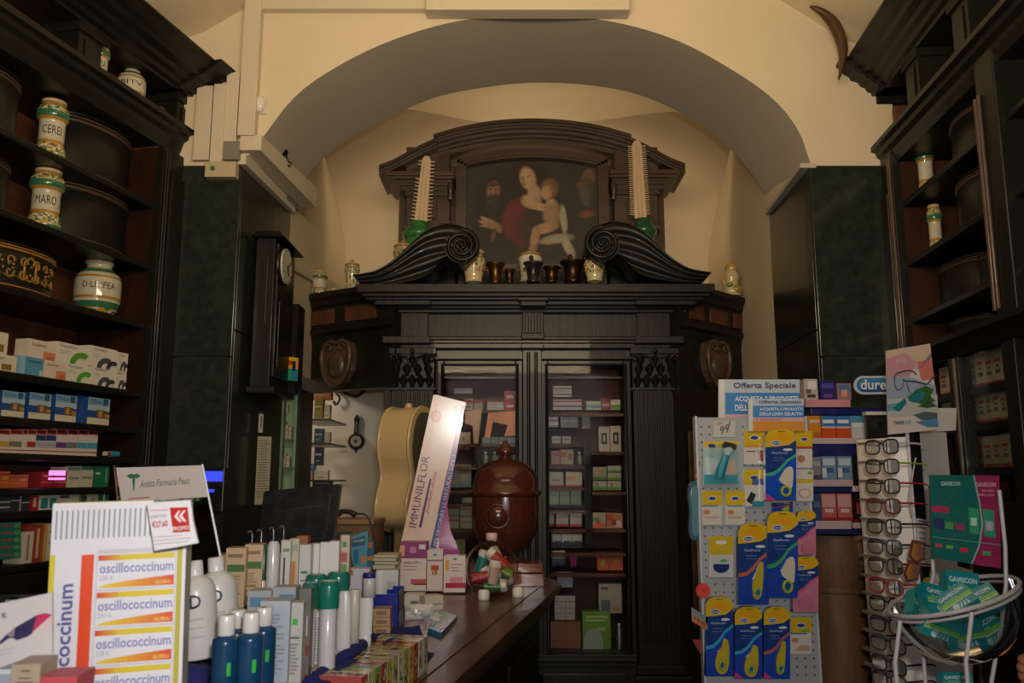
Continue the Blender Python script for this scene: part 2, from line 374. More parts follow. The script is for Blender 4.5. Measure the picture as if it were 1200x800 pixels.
# ================================================================ SIDE FRAMES
L_D = Vector((.2256,.9742,0)); R_D = Vector((-.0795*1.0,-.9968,0))
LO = at(171,375,3.62); RO = at(1062,300,3.62)
TL = math.atan2(L_D.y, L_D.x); TR = math.atan2(R_D.y, R_D.x)
def frame(O, th): return Matrix.Translation((O.x, O.y, 0)) @ Matrix.Rotation(th, 4, 'Z')
FL = frame(LO, TL); FR = frame(RO, TR); FLi = FL.inverted(); FRi = FR.inverted()
def lo_(px, py, Fi, Y0=0.0):      # local (x, y=Y0, z) of the pixel on plane local y=Y0
    o = Fi @ Vector((0,0,CZ)); r = ray(px,py); d = Fi.to_3x3() @ r
    t = (Y0-o.y)/d.y
    return o + d*t
def lz(px, py, Y0=0): return lo_(px,py,FLi,Y0)
def rz_(px, py, Y0=0): return lo_(px,py,FRi,Y0)
def lathe_jar(prof, cols, s): return prof, cols
# ================================================================ carton helpers
G = hx
def put(F_, th, rect, zb=None, y0=0.0):
    """pixel rect -> (world loc, width, height) on a frontal plane of frame F_ (local y = y0)"""
    Fi = F_.inverted(); x0, yt, x1, yb = rect
    a = lo_(x0,yb,Fi,y0); b = lo_(x1,yb,Fi,y0); m = lo_((x0+x1)/2,yt,Fi,y0); mb_ = lo_((x0+x1)/2,yb,Fi,y0)
    z = mb_.z if zb is None else zb
    return F_ @ Vector(((a.x+b.x)/2, y0, z)), abs(b.x-a.x), max(m.z-z, .01)
def carton(name, F_, th, rect, dp, style, label, group=None, zb=None, y0=0.0, cat='box', m='paper', side=None, rz=0):
    loc, w_, h_ = put(F_, th, rect, zb, y0)
    mb = MB(); base, fn = style
    mb.box(-w_/2, w_/2, 0, dp, 0, h_, side or base)
    fn(mb, w_, h_)
    return mb.build(name, m, loc=loc, rz=th+rz, label=label, cat=cat, group=group)
def R_(mb, w_, h_, *items):   # (x0,x1,z0,z1,col) in fractions
    for i, (a,b,c,d,col) in enumerate(items): mb.rect(-w_/2+a*w_, -w_/2+b*w_, c*h_, d*h_, -.0006-.0002*i, col)
def lines(mb, w_, h_, x0, x1, z0, z1, n, col):
    for i in range(n):
        z = z0+(z1-z0)*(i+.5)/n; mb.rect(-w_/2+x0*w_, -w_/2+(x0+(x1-x0)*R.uniform(.6,1))*w_, (z-.012)*h_, (z+.012)*h_, -.002, col)
def st(base, *items, txt=None, ln=None):
    def fn(mb, w_, h_):
        R_(mb, w_, h_, *items)
        if ln: lines(mb, w_, h_, *ln)
        for t in (txt or []):
            s, a, b, c, d, col = t[:6]; mb.text(s, -w_/2+a*w_, -w_/2+b*w_, c*h_, d*h_, -.0024, col, t[6] if len(t) > 6 else 0)
    return (base, fn)
W_ = G('d9d2c4'); DK = G('262830')
# ================================================================ majolica jars
def jar(name, loc, H, W, kind, label, group=None, word=None, seed=1, cat='jar', face=None, lidcol=None):
    rr = random.Random(seed)
    wh = G('c4bca4'); gr = G('2c6a4a'); ye = G('a87a30'); bl = G('35506e')
    if kind == 'albarello':
        prof = [(.36,0),(.46,.02),(.49,.10),(.47,.2),(.41,.28),(.40,.33),(.40,.62),(.41,.66),(.49,.70),(.52,.75),(.51,.80),(.45,.88),(.37,.92),(.39,.96),(.38,1)]
        cols = [gr,gr,'p','p',ye,wh,wh,ye,gr,gr,'p','p',ye,wh]
    elif kind == 'globe':
        prof = [(.28,0),(.36,.04),(.44,.13),(.485,.24),(.495,.29),(.5,.34),(.5,.41),(.5,.62),(.49,.67),(.475,.71),(.43,.77),(.34,.84),(.27,.88),(.27,.94),(.31,.97),(.31,1)]
        cols = [gr,'p',gr,wh,ye,wh,wh,wh,ye,wh,gr,'p',wh,wh,wh]
    elif kind == 'lidded':
        prof = [(.34,0),(.42,.03),(.40,.08),(.38,.2),(.44,.55),(.5,.66),(.47,.74),(.40,.78),(.48,.79),(.47,.83),(.3,.89),(.1,.92),(.12,.96),(.02,1)]
        cols = [wh,wh,'p','p','p','p',wh,ye,ye,wh,wh,ye,ye]
    else: # 'flower' vase
        prof = [(.30,0),(.36,.03),(.34,.1),(.40,.3),(.48,.55),(.5,.68),(.42,.8),(.36,.86),(.44,.9),(.44,.95),(.40,1)]
        wh = G('ddc998'); cols = [wh,wh,wh,'f','f','f',wh,ye,wh,wh]
    if lidcol: wh = lidcol
    t = thing(name, label, cat, loc, group=group)
    seg = 44; mb = MB()
    sub = []; sc2 = []
    for j, (a, b) in enumerate(zip(prof, prof[1:])):
        col = cols[j]
        k = 3 if col in ('p','f') else 1
        for q in range(k):
            sub.append((a[0]+(b[0]-a[0])*q/k, a[1]+(b[1]-a[1])*q/k)); sc2.append(col)
    sub.append(prof[-1])
    pts = [(r*W, z*H) for r, z in sub]; vs = []; fs = []; cc = []
    for r, z in pts:
        for i in range(seg): vs.append((r*math.cos(2*math.pi*i/seg), r*math.sin(2*math.pi*i/seg), z))
    for j in range(len(pts)-1):
        for i in range(seg):
            fs.append((j*seg+i, j*seg+(i+1)%seg, (j+1)*seg+(i+1)%seg, (j+1)*seg+i)); c = sc2[j]
            if c == 'p' and lidcol: c = wh
            if c == 'p': c = rr.choice([G('c8bd97'),G('a9a377'),G('5b7a50'),G('c98f2a'),G('d8ceb0'),G('3f5a44')])
            if c == 'f': c = rr.choice([G('ddc998')]*5+[G('4f7a35'),G('b0483a'),G('b98a3c')])
            cc.append(c)
    mb.add(vs, fs, cc, True)
    body = mb.build('body', 'ceramic', t)
    rim = MB(); rim.lathe([(pts[-1][0]*.98, H-.004),(pts[-1][0]*1.03,H),(pts[-1][0]*.9,H+.004),(0.001,H+.002)], 28, col=ye if kind != 'lidded' else wh); rim.build('rim', 'ceramic', t)
    if word:
        zc0, zc1 = (.42,.56) if kind == 'albarello' else (.47,.58)
        r = (.402 if kind == 'albarello' else .503)*W
        d = -Vector(loc); d.z = 0; a0 = math.atan2(d.y, d.x)
        tx = MB(); span = 1.5
        tx.text(word, 0,0,0,0,0, G('2a2420'), f=lambda u, v: ((r+.001)*math.cos(a0+span*(u-.5)), (r+.001)*math.sin(a0+span*(u-.5)), H*(zc0+(zc1-zc0)*v)))
        tx.build('lettering', 'ceramic', t)
    return t
def jar_px(F_, name, rect, y0, kind, label, **k):
    loc, w_, h_ = put(F_, 0, rect, k.pop('zb', None), y0)
    Wd = (at(rect[2],(rect[1]+rect[3])/2,loc.y).x-at(rect[0],(rect[1]+rect[3])/2,loc.y).x)
    return jar(name, loc, h_, Wd, kind, label, **k)
# ================================================================ oval containers
def drum(F_, th, rect, zb, y0, label, gold=False, group=None, sy=.62):
    Fi = F_.inverted(); x0, yt, x1, yb = rect
    a = lo_(x0,yb,Fi,y0); b = lo_(x1,yb,Fi,y0); m = lo_((x0+x1)/2,yt,Fi,y0)
    w_ = abs(b.x-a.x); h_ = m.z-zb; loc = F_ @ Vector(((a.x+b.x)/2, y0+w_*.5*sy, zb))
    t = thing('oval_drug_container', label, 'container', loc, th, group)
    mb = MB(); r = w_/2
    mb.lathe([(r*.97,0),(r*.97,h_*.86),(r*.9,h_*.9)], 40, sy=sy, col=G('2a2621')); mb.build('body', 'wood', t)
    for z, nm in ((.05,'base_band'),(.84,'top_band')):
        q = MB(); c = G('b07a30'); q.lathe([(r*.97,h_*(z-.035)),(r*1.01,h_*(z-.025)),(r*1.01,h_*(z+.0)),(r*.97,h_*(z+.01))], 40, sy=sy, col=c); 
        q.lathe([(r*.97,h_*(z+.03)),(r*1.005,h_*(z+.035)),(r*1.005,h_*(z+.05)),(r*.97,h_*(z+.06))], 40, sy=sy, col=c); q.build(nm, 'gloss' if gold else 'woodw', t)
    q = MB(); q.lathe([(r*.99,h_*.92),(r*1.0,h_*.95),(r*.8,h_*1.0),(.001,h_*1.02)], 40, sy=sy, col=G('2a2621')); q.build('lid', 'wood', t)
    if gold:
        g = MB(); rr = random.Random(4)
        def cyl(u, v, o=.985): a_ = -math.pi/2+u; return (r*o*math.cos(a_), r*o*sy*math.sin(a_), h_*v)
        for cu in (-.62,-.38,-.14,.14,.38,.62):
            for cv_, sg in ((.58,1),(.36,-1)):
                R0 = .085*(1.1-abs(cu)*.6); pts = [cyl(cu+(1 if cu < 0 else -1)*R0*(1-k/18)*math.cos(k/2.6), cv_+sg*R0*1.6*(1-k/18)*math.sin(k/2.6)) for k in range(16)]
                g.tube(pts, .0042, 6, G(rr.choice(['9a7026','8a6424'])))
            g.tube([cyl(cu-.1,.30),cyl(cu,.24),cyl(cu+.1,.30)], .004, 6, G('8a6424'))
        for k in range(26): g.ball(cyl(rr.uniform(-.72,.72), .47+rr.uniform(-.16,.2)), .007, .005, .006, G(rr.choice(['9a7026','7d5a20'])), 6, 4)
        g.tube([cyl(-.12,.30),cyl(-.12,.62),cyl(0,.74),cyl(.12,.62),cyl(.12,.30),cyl(0,.24)], .005, 6, G('9a7026'), closed=True)
        g.build('gilt_ornament', 'gloss', t)
    return t
# ================================================================ LEFT SHELVING
LU = thing('pharmacy_shelving', 'tall carved black wooden pharmacy shelving covering the left wall', 'shelving', (LO.x, LO.y, 0), TL)
zA = lz(186,138).z; z1 = lz(171,233).z; z2 = lz(171,308).z; z3 = lz(168,378).z
z4 = lz(160,458).z; z5 = lz(158,501).z; z6 = lz(156,536).z; z7 = lz(154,570).z; z8 = lz(152,593).z; z9 = lz(60,657,0).z
LEN = -3.4; W2 = lz(207,375).x; DEP = .34
def part(U, name, m, *boxes, bevel=.003, col=WHITE):
    q = MB()
    for b in boxes: q.box(*b, col)
    return q.build(name, m, U, bevel=bevel)
def left_right_unit(U, xs, xe, x_end, zs, ztop, sgn):
    pass
part(LU, 'back_panel', 'red', (LEN, 0, DEP, DEP+.03, 0, 3.3))
part(LU, 'end_panel', 'red', (0, .03, .0, DEP, .3, 3.2))
part(LU, 'stile', 'wood', (0, W2, -.035, DEP, 0, 3.0))
q = MB()
for x in (.012, .03, W2-.045, W2-.02): q.tube([(x,-.04,.1),(x,-.04,zA-.15)], .007 if x < W2-.03 else .010, 6)
q.build('stile_bead', 'wood', LU)
part(LU, 'stile_panel', 'wood', (.05, W2-.06, -.048, -.035, 1.0, zA-.25), bevel=.008)
for i, z in enumerate((z1, z2, z3, z4, z5, z6, z7, z8, z9)):
    part(LU, 'shelf', 'wood', (LEN, 0, 0.0, DEP, z-.028, z), bevel=.006)
part(LU, 'lower_cabinet', 'wood', (LEN, 0, -.02, DEP, 0, z9-.03))
for k in range(5): part(LU, 'drawer_front', 'wood', (LEN+.1+k*.62, LEN+.66+k*.62, -.035, -.02, .45, z9-.1), bevel=.01)
# frieze ledge between main shelves and top niches (profile in y,z extruded along x)
def mould(U, name, prof, x0, x1, m='wood'):
    q = MB(); q.prism(prof, 'x', x0, x1); return q.build(name, m, U)
mould(LU, 'frieze_ledge', [(DEP,zA),(-.075,zA),(-.075,zA-.022),(-.055,zA-.03),(-.05,zA-.05),(-.03,zA-.065),(-.025,zA-.085),(-.01,zA-.13),(DEP,zA-.13)], LEN, W2+.05)
zt = lz(226,124).z
xd2 = lz(86,62).x
for i in range(9):
    x = W2-.13-i*(W2-.13-xd2)
    part(LU, 'niche_divider', 'wood', (x, x+.13, -.02, .16, zA, zt), (x-.012, x+.142, -.032, .16, zt-.04, zt), (x+.03, x+.10, -.028, -.02, zA+.03, zt-.06))
part(LU, 'niche_back', 'red', (LEN, W2, .16, .18, zA, zt))
zc1 = lo_(277,88,FLi,-.25).z
FRC = [(.03,0),(.035,.10),(.06,.14),(.075,.26),(.105,.32),(.12,.44),(.165,.50),(.18,.62),(.21,.70),(.245,.90),(.26,.93),(.26,1)]
def stack(U, name, xe, xo, s_, dp, za, zb, e=0, ret=1.0, pf=.70):
    # mouldings that return round the free end: xe = end at zero projection, xo = far end, s_ = direction of the free end
    H = zb-za; q = MB()
    for (p0, f0), (p1, f1) in zip(FRC, FRC[1:]):
        a0, a1 = p0*pf+e, p1*pf+e; z0, z1 = za+H*f0, za+H*f1+(.004 if e and f1 == 1 else 0)
        X0, X1 = xe+s_*a0*ret, xe+s_*a1*ret
        lo0, hi0 = sorted((X0, xo-(s_*e if e else 0))); lo1, hi1 = sorted((X1, xo-(s_*e if e else 0)))
        q.hexa([(lo0,-a0,z0),(hi0,-a0,z0),(hi0,dp,z0),(lo0,dp,z0),(lo1,-a1,z1),(hi1,-a1,z1),(hi1,dp,z1),(lo1,dp,z1)])
    return q.build(name, 'wood', U)
stack(LU, 'cornice', W2+.03, LEN, 1, DEP, zt, zc1, 0, .4, .90)
stack(LU, 'cornice_break', W2+.03, W2-.14, 1, DEP-.001, zt, zc1, .03, .4, .90)
# jars and containers on the left shelves
jar_px(FL, 'majolica_jar', (105,50,126,93), .06, 'albarello', 'small majolica jar furthest left in the top left niche row', group='majolica jars left wall', zb=zA, word='ROSA', seed=2)
jar_px(FL, 'majolica_jar', (136,78,168,122), .06, 'globe', 'squat majolica jar beside the red panel in the top left niche', group='majolica jars left wall', zb=zA, word='BITV', seed=3)
jar_px(FL, 'majolica_jar', (41,117,76,174), .10, 'albarello', 'majolica jar with green bands on the highest long shelf at left', group='majolica jars left wall', zb=z1, word='CEREI', seed=4)
jar_px(FL, 'majolica_jar', (32,198,70,261), .10, 'albarello', 'majolica jar with a dark green foot on the second left shelf', group='majolica jars left wall', zb=z2, word='MARO', seed=5)
jar_px(FL, 'majolica_jar', (86,306,137,366), .12, 'globe', 'big round majolica jar with yellow bands beside the gilded container', group='majolica jars left wall', zb=z3, word='·D·LINFEA', seed=6)
gp = 'oval containers left wall'
drum(FL, TL, (80,140,172,228), z1, .05, 'dark oval container near the end of the highest left shelf', group=gp)
drum(FL, TL, (-60,66,40,160), z1, .05, 'dark oval container left of the green banded jar, highest shelf', group=gp)
drum(FL, TL, (76,216,168,302), z2, .05, 'dark oval container to the right of the green footed jar', group=gp)
drum(FL, TL, (-70,170,28,250), z2, .05, 'dark oval container cut by the frame on the second left shelf', group=gp)
drum(FL, TL, (-30,284,88,345), z3, .04, 'black oval container with gilded scrollwork on the third left shelf', gold=True, group=gp)
# packets on the left shelves -----------------------------------
BLK = G('3a3d40')
def arcs(mb, w_, h_, col, thick=.16, cx=.62, cz=.02, r=.62):
    pts = []
    for i in range(13):
        a = math.radians(60+120*i/12); pts.append((-w_/2+(cx+r*.62*math.cos(a))*w_, (cz+r*math.sin(a))*h_))
    for i in range(12):
        (a,b),(c,d) = pts[i], pts[i+1]; k = 1-thick*1.6
        m = lambda x, z: ((x-(-w_/2+cx*w_))*k+(-w_/2+cx*w_), (z-cz*h_)*k+cz*h_)
        e, f = m(a,b), m(c,d)
        mb.quad((a,-.001,b),(c,-.001,d),(f[0],-.001,f[1]),(e[0],-.001,e[1]), col)
def s_green():
    def fn(mb, w_, h_):
        mb.text('Floradian', -w_*.42, w_*.1, h_*.78, h_*.92, -.001, G('444444')); arcs(mb, w_, h_, G('57a02b'), .28, .8, .05, .62)
        mb.disc(-w_*.02, h_*.12, w_*.06, h_*.05, -.001, G('57a02b')); lines(mb, w_, h_, .08, .5, .45, .65, 2, G('b9b4a6'))
    return (G('ddd8c8'), fn)
def s_grey():
    def fn(mb, w_, h_):
        mb.text('Quidanil', -w_*.36, w_*.12, h_*.78, h_*.92, -.001, G('444444')); arcs(mb, w_, h_, G('4b4f52'), .3, .62, -.04, .56); arcs(mb, w_, h_, G('34383c'), .3, .9, -.04, .46)
        lines(mb, w_, h_, .08, .45, .45, .65, 2, G('b9b4a6'))
    return (G('ddd8c8'), fn)
s_orange = st(G('dccdb8'), (.55,1,0,.5,G('d08a62')), (.7,1,0,.3,G('c9683c')), txt=[('Sualieve',.1,.62,.7,.86,G('8d5a4c'))])
s_blue = st(G('8fb9cc'), (.2,1,0,1,G('5795b4')), (.85,1,0,.35,G('a8d0de')), txt=[('Restolin',.3,.9,.72,.86,G('23404f'))])
s_brown = st(G('d9cfb6'), (.4,.8,.1,.45,G('8a6c35')), (.0,.2,0,.25,G('5b3c22')), txt=[('Gel',.1,.45,.72,.88,G('444444'))])
gp = 'white packets on the fourth left shelf'
rows4 = [((-12,415,18,442),s_brown,'cream packet with brown emblem at the left edge of frame'),
 ((22,418,49,446),s_blue,'light blue packet in the lower row of white packets'),
 ((50,423,76,449),s_orange,'orange cornered packet in the lower row beside the light blue one'),
 ((76,427,106,452),s_green(),'packet with green ring in the lower row'),
 ((106,430,133,455),s_grey(),'packet with grey arches in the lower row'),
 ((134,434,147,457),s_grey(),'narrow end packet of the lower row with grey arches')]
for r, s, lb in rows4: carton('medicine_box', FL, TL, r, .07, s, lb, gp, y0=.02, zb=z4)
rows4b = [((-14,388,8,414),s_brown,'cream packet topmost at the left edge of frame'),
 ((32,399,64,423),s_orange,'orange cornered packet in the upper row'),
 ((65,403,103,427),s_green(),'packet with green ring in the upper row'),
 ((104,407,136,431),s_grey(),'packet with grey arches in the upper row'),
 ((137,413,149,434),s_grey(),'narrow end packet of the upper row with grey arches')]
for r, s, lb in rows4b: carton('medicine_box', FL, TL, r, .06, s, lb, gp, y0=.021)
s_pi = st(G('c9d3d6'), (0,1,.72,1,G('7fa6c0')), (.68,.9,.74,.98,G('26567f')), (0,1,.52,.72,G('a9c2cc')), (.4,.85,.28,.56,G('7a5330')), (.5,.66,.3,.52,G('c09050')), (.8,1,.28,.42,G('b48d3c')), (0,1,0,.25,G('d8cfb2')), txt=[('Pillow',.08,.6,.78,.94,G('3a6f9c'))])
gp = 'blue and white packets on the fifth left shelf'
for i, (a, b) in enumerate([(-30,-4),(0,27),(32,58),(63,88),(101,127)]):
    carton('medicine_box', FL, TL, (a,456+i*2.2 if i<4 else 466,b,488+i*2.2 if i<4 else 497), .10, s_pi, 'blue packet with buildings picture, %s of five on the fifth left shelf' % nth(i,5), gp, y0=.03, zb=z5, side=G('1f4f8c'))
carton('medicine_box', FL, TL, (88,463,101,496), .10, st(G('1d4a86'), (.2,.8,.2,.8,G('245798'))), 'plain dark blue packet between the picture packets', gp, y0=.06, zb=z5)
cols6 = [('c8a13c','d9cfc0'),('7d7364','d9cfc0'),('d9cfc0','d9cfc0'),('b3302a','d9cfc0'),('a9adb5','24406e'),('a9adb5','24406e'),('6d4386','d9cfc0'),('777a80','d9cfc0'),('4aa0b8','d9cfc0'),('4aa0b8','d9cfc0')]
gp = 'red topped packets on the sixth left shelf'
xs6 = [-10,9,24,30,40,52,64,77,89,101,113]
for i in range(10):
    c1, c2 = cols6[i]
    carton('medicine_box', FL, TL, (xs6[i]+.3,503,xs6[i+1],532), .08, st(G('d9cfc0'), (0,1,.8,1,G('b3302a')), (0,1,.55,.78,G(c2)), (0,1,.28,.5,G(c1)), (0,1,.12,.16,G('b3302a')), (.1,.9,.86,.94,G('3a1512'))), 'red topped packet, %s of ten on the sixth left shelf' % nth(i,10), gp, y0=.03, zb=z6)
tb = thing('cream_tube', 'small blue and red tube lying at the end of the sixth left shelf', 'tube', FL @ Vector((lz(128,531,.05).x, .05, z6+.014)), TL)
q = MB(); q.lathe([(.013,0),(.013,.05)], 12, col=G('3b92bd')); q.T = None; o = q.build('tube_body', 'plastic', tb, ry=math.pi/2)
q = MB(); q.lathe([(.010,0),(.010,.02)], 12, col=G('b02c22')); q.build('cap', 'plastic', tb, loc=(-.02,0,0), ry=math.pi/2)
q = MB(); q.box(-.03,-.02,-.008,.008,-.008,.008,G('d8d0c4')); q.build('tip', 'plastic', tb)
# seventh shelf
def row(F_, th, zb, y0, dp, items, group, where, name='medicine_box', tot=None):
    n = len(items)
    for i, (r, s, d) in enumerate(items):
        carton(name, F_, th, r, dp, s, '%s, %s %s' % (d, nth(i,n) if n > 1 else 'standing', where), group, y0=y0, zb=zb)
so_ = st(G('b35a22'), (0,1,.78,.84,G('7a2a18')), (0,1,.3,.36,G('c98a30')), (.5,.9,.5,.7,G('c98a30')))
row(FL, TL, z7, .03, .08, [((-8,552,10,574),so_,'dull orange packet'),((11,556,32,573),so_,'dull orange packet'),((47,553,62,571),st(G('8d1f2e'),(0,1,.3,.36,G('d05a50')),(.2,.8,.7,.8,G('caa090'))),'crimson packet'),((63,552,77,571),st(G('a01f38'),(0,1,.3,.36,G('dd8a8a')),(0,1,.65,.7,G('dd8a8a'))),'crimson striped packet'),((78,547,93,570),st(G('c9c4a8'),(0,1,.82,1,G('6f8a86')),(.1,.9,.4,.5,G('7a8a70'))),'cream and grey packet'),((94,546,108,569),st(G('c9c4a8'),(0,1,.82,1,G('2f7a55')),(.1,.9,.4,.5,G('7a8a70'))),'cream and green packet'),((109,546,127,568),st(G('1f7350'),(.1,.4,.6,.7,G('c0d8c0')),(.75,.85,.2,.9,G('78b090'))),'green packet')], 'packets on the seventh left shelf', 'on the seventh left shelf')
row(FL, TL, z8, .03, .08, [((-8,582,11,603),st(G('3a3f48'),(0,1,.6,.68,G('c8c4bc')),(0,1,.25,.32,G('c8c4bc'))),'dark packet with pale bands'),((12,579,23,602),st(G('2f3440'),(0,1,.6,.66,G('c8c4bc')),(.9,1,0,1,G('d8d4c8'))),'dark packet with pale edge'),((24,580,34,601),st(G('30343c'),(0,1,.5,.56,G('c8c4bc'))),'black packet'),((35,579,44,600),st(G('b01c30'),(.3,.7,.2,.8,G('d8b0a0'))),'bright red packet'),((46,580,56,599),st(G('d4cfc4'),(.1,.9,.1,.8,G('2f8580'))),'white packet with teal oval'),((56,580,66,599),st(G('d4cfc4'),(.1,.9,.1,.8,G('2f8580'))),'white packet with teal oval'),((67,575,92,596),st(G('cfc5ae'),(.1,.5,.6,.75,G('5c4a78')),(.2,.8,.1,.2,G('b09070'))),'wide cream packet'),((93,575,101,595),st(G('5a8a3a'),(.2,.9,.0,.7,G('4a3a6a'))),'green and purple packet'),((102,572,114,594),st(G('cfc5ae'),(.3,.7,.1,.5,G('8aa070'))),'cream packet'),((115,573,127,592),st(G('1f7a45'),(.4,.6,0,1,G('c8d8c0'))),'green packet with white band')], 'packets on the eighth left shelf', 'on the eighth left shelf')
for k in range(5):
    carton('medicine_box', FL, TL, (-10,655-(k+1)*8.6,24,655-k*8.6-.4), .10, st(G('207a6a'),(.3,.7,.4,.7,G('a04a60')),(.75,.95,.2,.8,G('50a060'))), 'teal packet, %s in the flat stack at the lower left shelf' % ['lowest','second up','middle','fourth up','topmost'][k], 'teal packets stacked on the lowest left shelf', y0=.02)
row(FL, TL, z9, .02, .08, [((25,623,37,658),st(G('d4cbb0'),(.4,.6,.1,.9,G('8a8270'))),'tall cream packet'),((38,615,46,657),st(G('a53a22'),(.3,.7,.1,.9,G('c8b090'))),'rust red packet'),((46,614,53,656),st(G('c9a050'),(.0,.4,0,1,G('b0582a'))),'amber packet'),((54,613,68,655),st(G('d4cbb0'),(.1,.9,.45,.5,G('a09080')),(.1,.9,.75,.8,G('a09080'))),'cream tiled packet')], 'packets on the lowest left shelf', 'on the lowest left shelf')
q = MB(); p = lz(56,557,.0)
for i in range(4): q.box(-.03+.016*i,-.018+.016*i,-.02,0,.0,.018,G('ff80e0'))
for i in range(5): q.box(-.03+.013*i,-.021+.013*i,-.02,0,-.016,-.008,G('ff80e0'))
q.build('pharmacy_display', 'pinkled', loc=FL @ Vector((p.x,-.03,p.z)), rz=TL, label='small glowing pink digital display between left shelf packets', cat='display')
# ================================================================ RIGHT SHELVING
RU = thing('pharmacy_shelving', 'tall carved black wooden pharmacy shelving covering the right wall', 'shelving', (RO.x, RO.y, 0), TR)
rA = rz_(1040,172).z; r1 = rz_(1066,236).z; r2 = rz_(1071,308).z; r3 = rz_(1074,377).z; r4 = rz_(1092,415).z
XE = 3.2; W3 = rz_(1034,300).x; XD = .30
part(RU, 'back_panel', 'red', (0, XE, XD, XD+.03, 0, 3.3)); part(RU, 'end_panel', 'red', (-.03, 0, 0, XD, .3, 3.2))
part(RU, 'stile', 'wood', (W3, 0, -.035, XD, 0, 3.0))
q = MB()
for x in (-.012, -.03, W3+.045, W3+.02): q.tube([(x,-.04,.1),(x,-.04,rA-.1)], .008, 6)
q.build('stile_bead', 'woodw', RU)
part(RU, 'stile_panel', 'wood', (W3+.06, -.05, -.048, -.035, 1.0, rA-.25), bevel=.008)
xst = rz_(1172,300).x
for i, z in enumerate((r1, r2, r3)): part(RU, 'shelf', 'wood', (0, XE, 0, XD, z, z+.028), bevel=.006)
part(RU, 'mid_stile', 'wood', (xst, xst+.13, -.03, XD, r4, rA), bevel=.006)
q = MB(); q.tube([(xst-.004,-.03,r4+.06),(xst-.004,-.03,rA-.2)], .010, 6); q.tube([(xst+.03,-.036,r4+.06),(xst+.03,-.036,rA-.2)], .008, 6); q.build('mid_bead', 'woodw', RU)
mould(RU, 'lower_ledge', [(XD,r4+.02),(-.09,r4+.02),(-.09,r4),(-.06,r4-.02),(-.03,r4-.05),(XD,r4-.05)], W3-.02, XE)
mould(RU, 'frieze_ledge', [(XD,rA),(-.075,rA),(-.075,rA-.022),(-.055,rA-.03),(-.05,rA-.05),(-.03,rA-.065),(-.025,rA-.085),(-.01,rA-.12),(XD,rA-.12)], W3-.06, XE)
zt2 = rz_(1024,126).z
for i in range(8):
    x = W3+.02+i*.46
    part(RU, 'niche_divider', 'wood', (x, x+.13, -.02, .16, rA, zt2), (x-.012, x+.142, -.032, .16, zt2-.04, zt2), (x+.03, x+.10, -.028, -.02, rA+.03, zt2-.06))
part(RU, 'niche_back', 'wood', (W3, XE, .16, .18, rA, zt2))
zc2 = lo_(978,88,FRi,-.19).z
stack(RU, 'cornice', W3+.02, XE, -1, XD, zt2, zc2, 0, .6)
stack(RU, 'cornice_break', W3+.02, W3+.22, -1, XD-.001, zt2, zc2, .03, .6)
# glazed lower bays of the right shelving
gz = [rz_(1135,y).z for y in (402,455,497,548)]
lowx = [rz_(1101,450).x, rz_(1122,450).x, rz_(1134,450).x, rz_(1188,450).x, rz_(1200,450).x]
part(RU, 'bay_post', 'wood', (lowx[1], lowx[2], -.03, .02, 0, r4-.05), (lowx[3], lowx[4]+.02, -.03, .02, 0, r4-.05))
q = MB(); q.tube([(lowx[2]-.02,-.035,.3),(lowx[2]-.02,-.035,r4-.06)], .011, 6); q.build('post_bead', 'woodw', RU)
for z in gz[1:]: part(RU, 'bay_shelf', 'wood', (0, XE, 0.0, XD, z-.03, z))
part(RU, 'bay_top', 'wood', (0, XE, -.02, .02, gz[0], r4-.05))
part(RU, 'lower_cabinet', 'wood', (0, XE, 0, XD, 0, gz[3]-.12))
q = MB(); q.box(lowx[2], lowx[3], -.012, -.008, gz[3], gz[0]); q.build('glass_pane', 'cglass', RU)
def rowR(x0, x1, n, yb, yt, y0, cols, grp, where):
    for i in range(n):
        a = x0+(x1-x0)*i/n; b = x0+(x1-x0)*(i+1)/n
        c = cols[i % len(cols)]
        slope = -.36
        yy = yb+slope*(a-x0)*.35; yt_ = yt+slope*(a-x0)*.9
        carton('medicine_box', FR, TR, (a+.4,yt_,b-.4,yy), .07, st(G(c[0]),(0,1,.0,.12,G(c[1])),(.2,.8,.3,.42,G(c[2])),(.15,.85,.62,.72,G(c[1]))), '%s packet, %s %s' % (c[3], nth(i,n), where), grp, y0=.04)
cR = [('b8ac90','a82a20','7a6a50','cream and red'),('c4bba0','b03a2a','5a6a60','pale grey')]
def rowz(x0,x1,n,z,h,cols,grp,where):
    a0 = rz_(x0,480,.03).x; a1 = rz_(x1,480,.03).x
    for i in range(n):
        a = a0+(a1-a0)*i/n; b = a0+(a1-a0)*(i+1)/n; c = cols[i % len(cols)]; w_ = (b-a)*.96; hh = h*R.uniform(.9,1)
        mb = MB(); mb.box(-w_/2,w_/2,0,.08,0,hh,G(c[0])); R_(mb,w_,hh,(0,1,0,.12,G(c[1])),(.2,.8,.3,.42,G(c[2])),(.15,.85,.62,.72,G(c[1])),(.3,.7,.48,.55,G(c[2])))
        mb.build('medicine_box','paper',loc=FR @ Vector(((a+b)/2,.04,z)),rz=TR,label='%s packet, %s %s' % (c[3],nth(i,n),where),cat='box',group=grp)
rowz(1136,1188,5,gz[1],.14,cR,'packets in the upper glazed right bay','in the upper glazed right bay')
rowz(1136,1188,6,gz[2],.125,[('b8ac90','a06a40','7a6a50','beige'),('b4ac98','a83a2a','5a6a60','grey and red')],'packets in the middle glazed right bay','in the middle glazed right bay')
rowz(1136,1188,5,gz[3],.125,[('a89c84','7a6a50','8a5a40','dull beige'),('b0a890','a83a2a','5a6a60','beige and red')],'packets in the lower glazed right bay','in the lower glazed right bay')
rowz(1101,1121,2,gz[1],.13,cR,'packets left of the right bay post','on the upper shelf left of the bay post')
